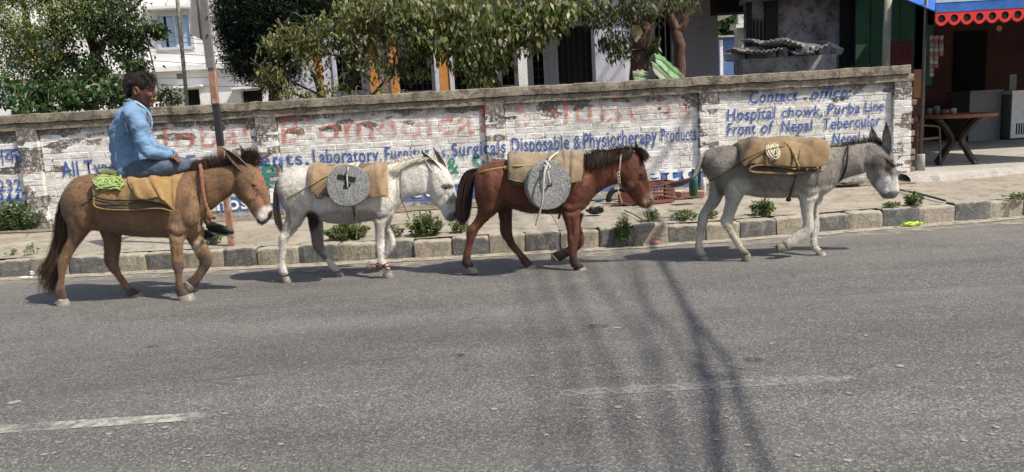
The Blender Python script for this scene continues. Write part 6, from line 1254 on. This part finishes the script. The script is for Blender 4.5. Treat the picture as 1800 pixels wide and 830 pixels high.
# thin poles and wires behind the wall
def polething(name, label, pts, r, mat, cat='pole'):
    b = MB(); A = catmull([onY(*p) for p in pts], 6); b.tube(A, r, 8); return tag(b.build(name, mat, None, True), label, cat)
M_BAMB = simple('grey ringed stem', (.28, .26, .22), .9, .3, 20, .5)
b = MB(); A = [onY(lerp(309, 331, t), lerp(-30, 205, t), 13.2)+Vector((0, 0, 0)) for t in np.linspace(0, 1, 60)]; b.tube(A, [.032+.004*(i % 3 == 0) for i in range(60)], 8); A0 = A[-1]; b.tube([A0, Vector((A0.x+.05, A0.y, .12))], .035, 8); tag(b.build('slender_trunk', M_BAMB, None, True), 'slender ringed grey trunk in front of the white house window', 'tree')
polething('bamboo_pole', 'thin green grey bamboo leaning behind the sign post', [(338, -20, 14), (352, 50, 14), (366, 110, 14), (374, 200, 14), (378, 260, 14)], .018, simple('green bamboo', (.20, .23, .13), .7, .2, 12))
polething('drain_pipe', 'thin dark pipe leaning against the white house', [(255, 60, 20), (268, 110, 20), (280, 165, 20), (286, 210, 20)], .02, M_BARS)
M_WIRE = simple('grey wire', (.10, .10, .10), .7, .1, 10, 0)
for i, (y0_, y1_, sg) in enumerate([(66, 80, 5), (88, 100, 4), (104, 108, 6), (138, 128, 3), (146, 150, 4), (52, 74, 8)]):
    L_ = ['highest', 'second', 'third', 'fourth', 'lowest', 'slackest'][i]
    tag(MB().tube(catmull([onY(225, y0_, 18), onY(370, (y0_+y1_)/2+sg, 18), onY(520, y1_, 18)], 8), .007, 5).build('wire', M_WIRE, None, True), L_+' of the thin grey wires crossing the white house', 'wire', 'wires crossing the white house')
# ------------------------------------------------------------------ overhead cables that cast the long shadows on the road
def shadow_pt(px, py, h):
    g = onZ(px, py, 0); return g+SUN_TO*(h/SUN_TO.z)
CB = [([(1148, 440), (1163, 462), (1208, 548), (1235, 635), (1256, 712), (1266, 820)], 6.2, .027), ([(1150, 440), (1168, 470), (1212, 548), (1252, 600), (1286, 650), (1303, 712), (1344, 820)], 6.4, .022), ([(1112, 440), (1135, 530), (1175, 580), (1222, 660), (1250, 820)], 8.0, .015), ([(1020, 440), (1060, 510), (1104, 560), (1140, 625), (1200, 820)], 10.5, .018), ([(980, 450), (1003, 510), (1050, 610), (1078, 680), (1110, 800)], 11., .021), ([(940, 450), (957, 505), (1000, 620), (1010, 700), (1030, 830)], 11.5, .019), ([(900, 450), (930, 540), (950, 650), (955, 830)], 11., .012), ([(1085, 440), (1120, 520), (1150, 600), (1160, 700), (1190, 830)], 10.8, .014)]
M_CAB = simple('black cable', (.02, .02, .02), .6)
for i, (pts, h, r) in enumerate(CB):
    P = [shadow_pt(x, y_, h) for x, y_ in pts]; P = [P[0]+(P[0]-P[1]).normalized()*8]+P+[P[-1]+(P[-1]-P[-2]).normalized()*12]
    P = catmull(P, 8)
    if r > .03:
        b = MB()
        for q in range(5):
            o_ = Vector((random.uniform(-r, r)*1.2, 0, random.uniform(-r, r)*1.5)); b.tube([Vector(p)+o_+Vector((.02*mnoise.noise(Vector(p)*.8+o_*90), 0, 0)) for p in P], r*.42, 6)
    else: b = MB().tube(P, r, 6)
    tag(b.build('overhead_cable', M_CAB, None, True), ['thick twisted black cable bundle', 'second thick black cable bundle', 'thin cable right beside the bundles', 'medium cable fourth from the right', 'medium cable near the middle', 'medium cable left of the middle', 'thinnest leftmost cable', 'thin cable between the bundles and the middle'][i]+' high above the road', 'cable', 'overhead cables above the road')
# ------------------------------------------------------------------ things along the wall foot
M_CRATE = simple('brown plastic crate', (.20, .075, .06), .55, .2, 12, .2)
def crate(label, px, py, w, d, h, rz, Y=None):
    b0 = onZ(px, py, PZ+.01); t = thing('crate', label, 'crate', b0); M_ = Matrix.Translation(b0) @ Matrix.Rotation(rz, 4, 'Z')
    MB().box(-w/2, w/2, -d/2, d/2, 0, .012, M_).build('base', M_CRATE, t)
    for q in range(4):
        R_ = M_ @ Matrix.Rotation(q*math.pi/2, 4, 'Z'); a, e = (w, d) if q % 2 == 0 else (d, w); f = MB()
        f.box(-a/2, a/2, -e/2, -e/2+.012, h-.04, h, R_); f.box(-a/2, a/2, -e/2, -e/2+.012, .013, .04, R_)
        for s in (-1, 1): f.box(s*(a/2-.016)-.016, s*(a/2-.016)+.016, -e/2-.003, -e/2+.012, .04, h-.04, R_)
        n = 7
        for i in range(1, n): x = -a/2+.03+(a-.06)*i/n; f.box(x-.004, x+.004, -e/2+.001, -e/2+.009, .04, h-.04, R_)
        for i in range(1, 4): z = .04+(h-.08)*i/4; f.box(-a/2+.03, a/2-.03, -e/2, -e/2+.0095, z-.006, z+.006, R_)
        o = f.build('side', M_CRATE, t); tag(o, kind='stuff')
    return t
crate('brown plastic lattice crate standing against the wall in front of the pony', 1156, 355, .34, .26, .26, .25)
crate('second brown crate half hidden behind the pony head', 1106, 358, .24, .22, .13, -.3)
cv = MB(); c = onZ(1156, 352, PZ+.275); cv.loft([[c+Vector((-.2*k_+.02*mnoise.noise(Vector((k_*3, a, 0))), .15*math.cos(a), .012+.05*(1-abs(k_))*abs(math.sin(a/2))+.02*mnoise.noise(Vector((a, k_*4, 1))))) for a in np.linspace(0, 6.28, 12)[:-1]] for k_ in (-.95, -.5, 0, .5, .95)]); tag(cv.build('crumpled_sheet', simple('maroon sheet', (.14, .05, .05), .7, .3, 10, .4), None, True), 'crumpled maroon sheet lying on top of the brown crate', 'sheet')
br = [(1206,343,.0,.2,0),(1222,341,.0,-.3,0),(1212,342,.07,.1,0),(1219,341,.14,-.15,0)]
M_BRK = simple('loose pinkish brick', (.36, .21, .14), .9, .25, 12, .5, .005)
for i, (px, py, dz, rz, _) in enumerate(br):
    c = onZ(px, py, PZ+.045+dz); b_ = MB(); b_.box(-.115, .115, -.055, .055, -.034, .034, None, .005); o = b_.build('brick', M_BRK); o.location = c; o.rotation_euler = (0, 0, rz); bevel(o, .006)
    tag(o, ['loose brick lowest and leftmost under the green bottle', 'loose brick low beside the grey donkey hind leg', 'loose brick in the middle of the small pile', 'loose brick on top of the small pile by the wall'][i], 'brick')
bs_ = MB(); bs_.lathe(onZ(1201, 347, PZ+.01), [(.001, 0), (.085, 0), (.115, .085), (.12, .088), (.105, .082), (.08, .012), (.001, .010)], 20); tag(bs_.build('basin', simple('pale cement basin', (.42, .37, .28), .8, .2, 14), None, True), 'small pale basin on the soil beside the brick pile', 'basin')
gb = MB(); gb.lathe(onZ(1219, 344, PZ+.235)-Vector((0, 0, .0)), [(.001, 0), (.042, 0), (.045, .02), (.045, .15), (.036, .19), (.016, .225), (.014, .275), (.017, .28), (.001, .28)], 18); o = gb.build('bottle', simple('dark green glass', (.008, .06, .03), .12, .1, 3, 0, spec=.7), None, True); tag(o, 'dark green bottle standing on the brick pile', 'bottle'); o.location = (0, 0, 0)
gb = MB(); gb.lathe(onZ(1237, 341, PZ+.01), [(.001, 0), (.03, 0), (.034, .02), (.034, .12), (.03, .16), (.013, .19), (.013, .215), (.001, .215)], 14); tag(gb.build('bottle', simple('dusty clear plastic', (.42, .41, .38), .25, .2, 10, 0, spec=.6), None, True), 'dusty clear plastic bottle behind the grey donkey tail', 'bottle')
tb_ = MB(); c = onZ(1088, 357, PZ); tb_.tube([c+Vector((.13*math.cos(a), .03*math.sin(a*.5), .02+.16*math.sin(a))) for a in np.linspace(0, math.pi, 14)], .035, 8); tag(tb_.build('tyre_piece', simple('worn rubber', (.02, .019, .018), .8, .3, 14, .5), None, True), 'bent piece of black tyre leaning at the wall behind the pony head', 'tyre')
def crumple(name, label, cat, px, py, w, d, h, mat, seed, z=None):
    b = MB(); c = onZ(px, py, z if z is not None else PZ+.005); n = 9; rings = []
    for i in range(1, n):
        a = math.pi*i/n; ring = []
        for k_ in range(14):
            q = 2*math.pi*k_/14; v = Vector((math.sin(a)*math.cos(q), math.sin(a)*math.sin(q), math.cos(a))); f = 1+.55*mnoise.noise(v*2.3+Vector((seed, 0, 0)))+.25*mnoise.noise(v*6+Vector((seed, 3, 0))); ring.append(c+Vector((v.x*w*f, v.y*d*f, max(0, (v.z*.5+.5)*h*f))))
        rings.append(ring)
    b.loft(rings); return tag(b.build(name, mat), label, cat)
crumple('bag', 'crumpled black bag lying on the pavement below the pony neck', 'bag', 1047, 377, .095, .06, .085, simple('black bag', (.02, .02, .022), .4, .3, 20, .6), 11)
crumple('plastic_scrap', 'bright blue plastic scrap by the wall below the pony neck', 'scrap', 1054, 354, .06, .05, .03, simple('blue plastic', (.03, .12, .30), .4, .3, 10), 12)
crumple('wrapper', 'yellow green wrapper lying at the kerb foot on the right', 'wrapper', 1603, 398, .10, .035, .045, simple('lime wrapper', (.35, .55, .03), .35, .2, 14), 3, .006)
crumple('paper_scrap', 'white crumpled paper at the kerb foot left of the mule tail', 'paper', 63, 484, .05, .04, .05, simple('white paper', (.7, .69, .67), .8, .1, 14), 4, .006)
crumple('paper_scrap', 'flat white paper strip at the kerb foot behind the mule tail', 'paper', 46, 489, .07, .03, .015, simple('white paper', (.66, .65, .62), .8, .1, 14), 5, .006)
crumple('paper_scrap', 'thin white scrap below the brown mule belly', 'paper', 283, 471, .05, .02, .012, simple('white paper', (.6, .59, .55), .8, .1, 14), 6, .006)
crumple('plastic_scrap', 'pink plastic scrap at the kerb right of the gap', 'scrap', 1152, 430, .04, .03, .04, simple('pink plastic', (.55, .22, .24), .6, .2, 14), 7, .006)
cpb = MB(); c = onZ(1104, 430, .045); cpb.tube([c+Vector((.045*math.cos(a), -.01, .042*math.sin(a))) for a in np.linspace(-.3, 3.5, 12)], .006, 6); tag(cpb.build('cup', simple('dark rim', (.05, .035, .03), .6), None, True), 'broken dark cup rim in the kerb gap', 'cup')
crumple('plastic_scrap', 'blue and white plastic inside the kerb gap', 'scrap', 1101, 431, .035, .02, .03, simple('pale blue plastic', (.12, .25, .5), .5, .4, 14), 8, .01)
crumple('rubble_heap', 'dark rubble heap at the wall foot below the grey donkey neck', 'rubble', 1492, 328, .17, .06, .055, simple('dark rubble', (.08, .07, .055), .95, .4, 20, 1.), 9)
for i, (x0_, y0_, x1_, y1_, r, lab) in enumerate([(1578, 333, 1662, 353, .012, 'long dark rod lying on the pavement right of the grey donkey'), (1098, 370, 1132, 388, .007, 'thin stick on the pavement under the pony muzzle'), (1040, 372, 1085, 357, .006, 'pale stick lying beside the black bag'), (1060, 350, 1110, 362, .006, 'crooked twig among the litter behind the pony head')]):
    A_, B_ = onZ(x0_, y0_, PZ+.02), onZ(x1_, y1_, PZ+.02); tag(MB().tube([A_, (A_+B_)/2+Vector((0, .02, .01)), B_], r, 6).build('stick', M_TWIG if i else M_BARS, None, True), lab, 'stick')
# scattered crumbs of soil and rubble
cb = MB()
def pebble(c, s):
    V = [c+Vector((s*random.uniform(.6, 1)*a, s*random.uniform(.6, 1)*b_, s*random.uniform(.3, .7)*h)) for a, b_, h in [(1, 0, .3), (0, 1, .3), (-1, 0, .3), (0, -1, .3), (0, 0, 1)]]; cb.add(V, [(0, 1, 4), (1, 2, 4), (2, 3, 4), (3, 0, 4), (3, 2, 1, 0)])
for _ in range(900):
    x = random.uniform(-7.5, 5.4); pebble(Vector((x, WY-.03-abs(random.gauss(0, .16)), PZ+.004)), random.uniform(.006, .028))
for _ in range(700):
    x = random.uniform(-7.5, 8); pebble(Vector((x, kerb_y(x)-.01-abs(random.gauss(0, .05)), .006)), random.uniform(.004, .014))
for _ in range(300):
    x = random.uniform(-7.5, 7.5); pebble(Vector((x, random.uniform(kerb_y(x)+.15, WY-.1), PZ)), random.uniform(.003, .011))
tag(cb.build('rubble_crumbs', M_DIRT), label='crumbs of rubble and grit along wall foot and kerb', kind='stuff')
# ------------------------------------------------------------------ shop on the right
FZ = .30
M_STEEL = simple('dull brown steel', (.11, .095, .085), .5, .2, 12, .2, metal=.3)
aw = thing('awning', 'blue shop awning with red scalloped valance punched with round holes', 'awning', (xat(1720, 20, 10.25), 10.25, 2.2))
AY = 10.25; ax0, ax1 = xat(1643, 30, AY), xat(2150, 10, AY); za = zat(1700, 18, AY)
r_ = MB(); r_.add([(ax0, AY, za), (ax1, AY, za), (ax1, AY+2.2, za+.75), (ax0, AY+2.2, za+.75), (ax0, AY, za+.012), (ax1, AY, za+.012), (ax1, AY+2.2, za+.762), (ax0, AY+2.2, za+.762)], [(0, 1, 2, 3), (7, 6, 5, 4), (0, 4, 5, 1), (1, 5, 6, 2), (2, 6, 7, 3), (3, 7, 4, 0)]); r_.build('sheet', simple('blue awning cloth', (.03, .12, .42), .5, .2, 2), aw)
sb_ = MB(); sb_.box(ax0, ax1, AY-.022, AY-.004, za-.01, za+.11); sb_.build('blue_edge', simple('blue edge', (.04, .14, .44), .4, .25, 2), aw)
MB().box(ax0, ax1, AY-.028, AY-.02, za+.11, za+.20).build('edge_highlight', simple('blue edge highlight', (.42, .50, .62), .4, .15, 2), aw)  # pale strip paints the highlight along the blue edge
M_REDV = simple('red valance', (.62, .035, .03), .5, .15, 4, 0)
n = int((ax1-ax0)/.165); vh = .165
for i in range(n):
    x0_ = ax0+i*.165; cx = x0_+.0825; R_ = .062; cz = za-.01-.082; N_ = 24; V = []; 
    for k_ in range(N_):
        a = 2*math.pi*k_/N_+math.pi/2; ux, uz = math.cos(a), math.sin(a); t_ = min(.0825/max(abs(ux), 1e-6), .082/max(uz, 1e-6) if uz > 0 else 9)
        if uz < 0: t_ = min(t_, .082+.008*abs(math.cos(2*a)))
        V += [(cx+R_*.8*ux, AY-.016, cz+R_*.8*uz), (cx+t_*ux, AY-.016, cz+t_*uz), (cx+R_*.8*ux, AY-.010, cz+R_*.8*uz), (cx+t_*ux, AY-.010, cz+t_*uz)]
    Fc = []
    for k_ in range(N_): a, b_ = 4*k_, 4*((k_+1) % N_); Fc += [(a, a+1, b_+1, b_), (a+2, b_+2, b_+3, a+3), (a, b_, b_+2, a+2), (a+1, a+3, b_+3, b_+1)]
    v_ = MB().add(V, Fc).build('scallop', M_REDV, aw)
    MB().lathe((cx, AY+.001, cz), [(.001, -.006), (.052, -.006), (.052, .002), (.001, .002)], 16, 'Y').build('dark_hole_disc', M_DARK, v_)  # dark disc fills the hole, standing for the shade behind it
sp2 = thing('shop', 'dim open fronted shop room behind the awning', 'shop', (xat(1720, 120, 15), 15, FZ))
M_SHOPW = simple('brown red shop wall', (.13, .065, .058), .85, .35, 2, .2); SX0 = xat(1640, 100, 13.0)
MB().box(SX0, 18, 17.5, 17.7, FZ, 4).build('back_wall', M_SHOPW, sp2); MB().box(SX0-.2, SX0, 13.2, 17.5, FZ, 4).build('side_wall', M_SHOPW, sp2); MB().box(SX0-.2, 18, 12.4, 17.7, 3.2, 3.35).build('ceiling', M_DOOR, sp2)
MB().box(xat(1680, 120, 17.4), xat(1735, 120, 17.4), 17.44, 17.5, FZ, 2.6).build('dark_door', M_DARK, sp2); MB().box(18, 18.2, 12.4, 17.5, FZ, 3.2).build('end_wall', M_SHOPW, sp2)
MB().box(SX0-.2, 18, 13.2, 13.32, 2.45, 3.19).build('fascia', simple('maroon fascia', (.13, .03, .035), .6, .3, 1.5), sp2)
fz = thing('chest_freezer', 'white chest freezer with grey side in the shop', 'freezer', onZ(1760, 244, FZ)); f0 = onZ(1776, 246, FZ); fx = f0.x
# near corner at px 1776
FYn = f0.y; M_FRZ = simple('white enamel', (.80, .80, .76), .35, .06, 3, 0); M_FRS = simple('grey enamel', (.20, .20, .21), .5, .1, 3, 0); ztp = zat(1776, 160, FYn)
fb = MB().box(fx, fx+1.5, FYn, FYn+.9, FZ+.03, ztp-.07); fo = fb.build('cabinet', M_FRZ, fz); fb = MB().box(fx-.012, fx-.001, FYn+.01, FYn+.9, FZ+.03, ztp-.07).build('side_panel', M_FRS, fz)
MB().box(fx-.02, fx+1.52, FYn-.02, FYn+.92, ztp-.068, ztp).build('lid', M_FRZ, fz)
for q in range(9): MB().box(fx+.10+q*.05, fx+.125+q*.05, FYn-.006, FYn-.001, FZ+.10, FZ+.32).build('vent_slot', M_DARK, fz)
MB().box(fx+.06, fx+.20, FYn+.2, FYn+.24, ztp+.005, ztp+.32).build('picture_frame_stand', M_FRS, fz)
# long counter to the left of the freezer
co_ = thing('counter', 'grey shop counter left of the freezer', 'counter', onZ(1738, 240, FZ)); MB().box(xat(1704, 200, 15.6), fx-.05, 15.6, 16.4, FZ, zat(1740, 162, 15.6)).build('front', M_FRS, co_); MB().box(xat(1702, 200, 15.6), fx-.04, 15.55, 16.45, zat(1740, 162, 15.6)+.001, zat(1740, 162, 15.6)+.04).build('top', M_FRS, co_)
em = MB(); c = onY(1756, 50, 12.9); em.lathe(c, [(.001, -.01), (.05, -.01), (.05, 0), (.001, 0)], 6, 'Y'); em.build('wall_emblem', simple('brass emblem', (.32, .18, .06), .5), sp2)
# table
TY = 11.25; tc = Vector((xat(1683, 200, TY), TY, zat(1683, 200, TY))); tb2 = thing('table', 'round wooden table with crossed curved legs in front of the shop', 'table', Vector((tc.x, TY, FZ))); M_TBL = simple('brown varnished wood', (.18, .07, .035), .45, .3, 6, .2, spec=.4); M_TLEG = simple('dark wood leg', (.055, .04, .033), .5, .3, 8, .2)
rw = (xat(1745, 200, TY)-xat(1622, 200, TY))/2
MB().lathe(tc, [(.001, -.05), (rw*.97, -.05), (rw, -.035), (rw, -.008), (rw*.985, 0), (.001, 0)], 40).build('top', M_TBL, tb2)
hgt = tc.z-.05-FZ
for q in range(4):
    a = math.radians(18+90*q); dx, dy = math.cos(a), math.sin(a); P = catmull([(tc.x+dx*rw*.72, TY+dy*rw*.72, tc.z-.05), (tc.x+dx*rw*.45, TY+dy*rw*.45, FZ+hgt*.80), (tc.x+dx*rw*.18, TY+dy*rw*.18, FZ+hgt*.52), (tc.x+dx*rw*.40, TY+dy*rw*.40, FZ+hgt*.24), (tc.x+dx*rw*.66, TY+dy*rw*.66, FZ)], 6)
    l = MB(); sd = Vector((-dy, dx, 0)); rings = []
    for i, p in enumerate(P):
        t = (Vector(P[min(i+1, len(P)-1)])-Vector(P[max(0, i-1)])).normalized(); nn = t.cross(sd).normalized(); rings.append([Vector(p)+sd*.035*u+nn*.026*v for u, v in ((-1, -1), (1, -1), (1, 1), (-1, 1))])
    l.loft(rings); l.build('leg', M_TLEG, tb2)
for i, (px, r, h, col, lab) in enumerate([(1634, .035, .10, (.15, .12, .10), 'small dark jar at the left edge of the round table'), (1646, .045, .13, (.10, .10, .09), 'taller dark jar on the left of the round table'), (1661, .06, .07, (.22, .06, .05), 'low red tin on the round table'), (1676, .04, .08, (.35, .32, .28), 'pale cup on the middle of the round table')]):
    c = onY(px, 197, TY+.05); c.z = tc.z+.001; tag(MB().lathe(c, [(.001, 0), (r, 0), (r, h*.8), (r*.8, h*.9), (r*.8, h), (.001, h)], 14).build('jar' if i < 2 else ('tin' if i == 2 else 'cup'), simple('jar glaze', col, .4), None, True), lab, ['jar', 'jar', 'tin', 'cup'][i])
# chair
ch = thing('chair', 'brown tubular armchair beside the steel post', 'chair', onZ(1632, 292, FZ)); cy = onZ(1650, 291, FZ).y; X = lambda px, py, dY=0: onY(px, py, cy+dY)
for dY in (0, .45):
    b = MB(); b.tube(catmull([X(1609, 219, dY), X(1628, 221, dY), X(1645, 222, dY), X(1651, 226, dY), X(1652, 245, dY), X(1653, 292, dY)], 4), .014, 8); b.build('arm_tube', M_STEEL, ch, True)
    b = MB(); b.tube([X(1612, 214, dY), X(1611, 292, dY)], .014, 8); b.build('leg', M_STEEL, ch, True)
MB().add([X(1610, 248), X(1652, 244), X(1652, 244, .45), X(1610, 248, .45)]+[X(1610, 244), X(1652, 240), X(1652, 240, .45), X(1610, 244, .45)], [(0, 1, 2, 3), (7, 6, 5, 4), (0, 4, 5, 1), (1, 5, 6, 2), (2, 6, 7, 3), (3, 7, 4, 0)]).build('seat', M_TBL, ch)
MB().add([X(1608, 205), X(1613, 205), X(1613, 205, .45), X(1608, 205, .45), X(1610, 240), X(1615, 240), X(1615, 240, .45), X(1610, 240, .45)], [(0, 1, 2, 3), (7, 6, 5, 4), (0, 4, 5, 1), (1, 5, 6, 2), (2, 6, 7, 3), (3, 7, 4, 0)]).build('backrest', M_TBL, ch)
# steel post with cement foot
pf = onZ(1617, 301, FZ-.02); pp = thing('steel_post', 'thin steel awning post set in a cement foot beside the wall end', 'post', pf); MB().lathe(pf, [(.001, 0), (.062, 0), (.058, .22), (.052, .235), (.001, .235)], 18).build('cement_foot', M_APRON, pp, True)
MB().tube([pf+Vector((0, 0, .2)), Vector((pf.x+.02, pf.y, za+.25))], .024, 10).build('tube', M_STEEL, pp, True)
# strips of hanging sachets
for i, (px, L_) in enumerate([(1638, 10), (1646, 8), (1655, 5)]):
    t = thing('sachet_strip', ['longest strip of sachets hanging left under the awning', 'middle strip of sachets hanging under the awning', 'shortest strip of sachets hanging under the awning'][i], 'sachets', onY(px, 62, 11.4)); 
    for q in range(L_):
        c = onY(px, 66+q*7.2, 11.4); MB().box(c.x-.026, c.x+.026, 11.4+random.uniform(-.01, .01), 11.412, c.z-.028, c.z+.024, None, .004).build('sachet', simple('foil sachet %d' % (q % 3), [(.35, .30, .28), (.28, .10, .08), (.2, .22, .2)][q % 3], .35, .2, 20), t)
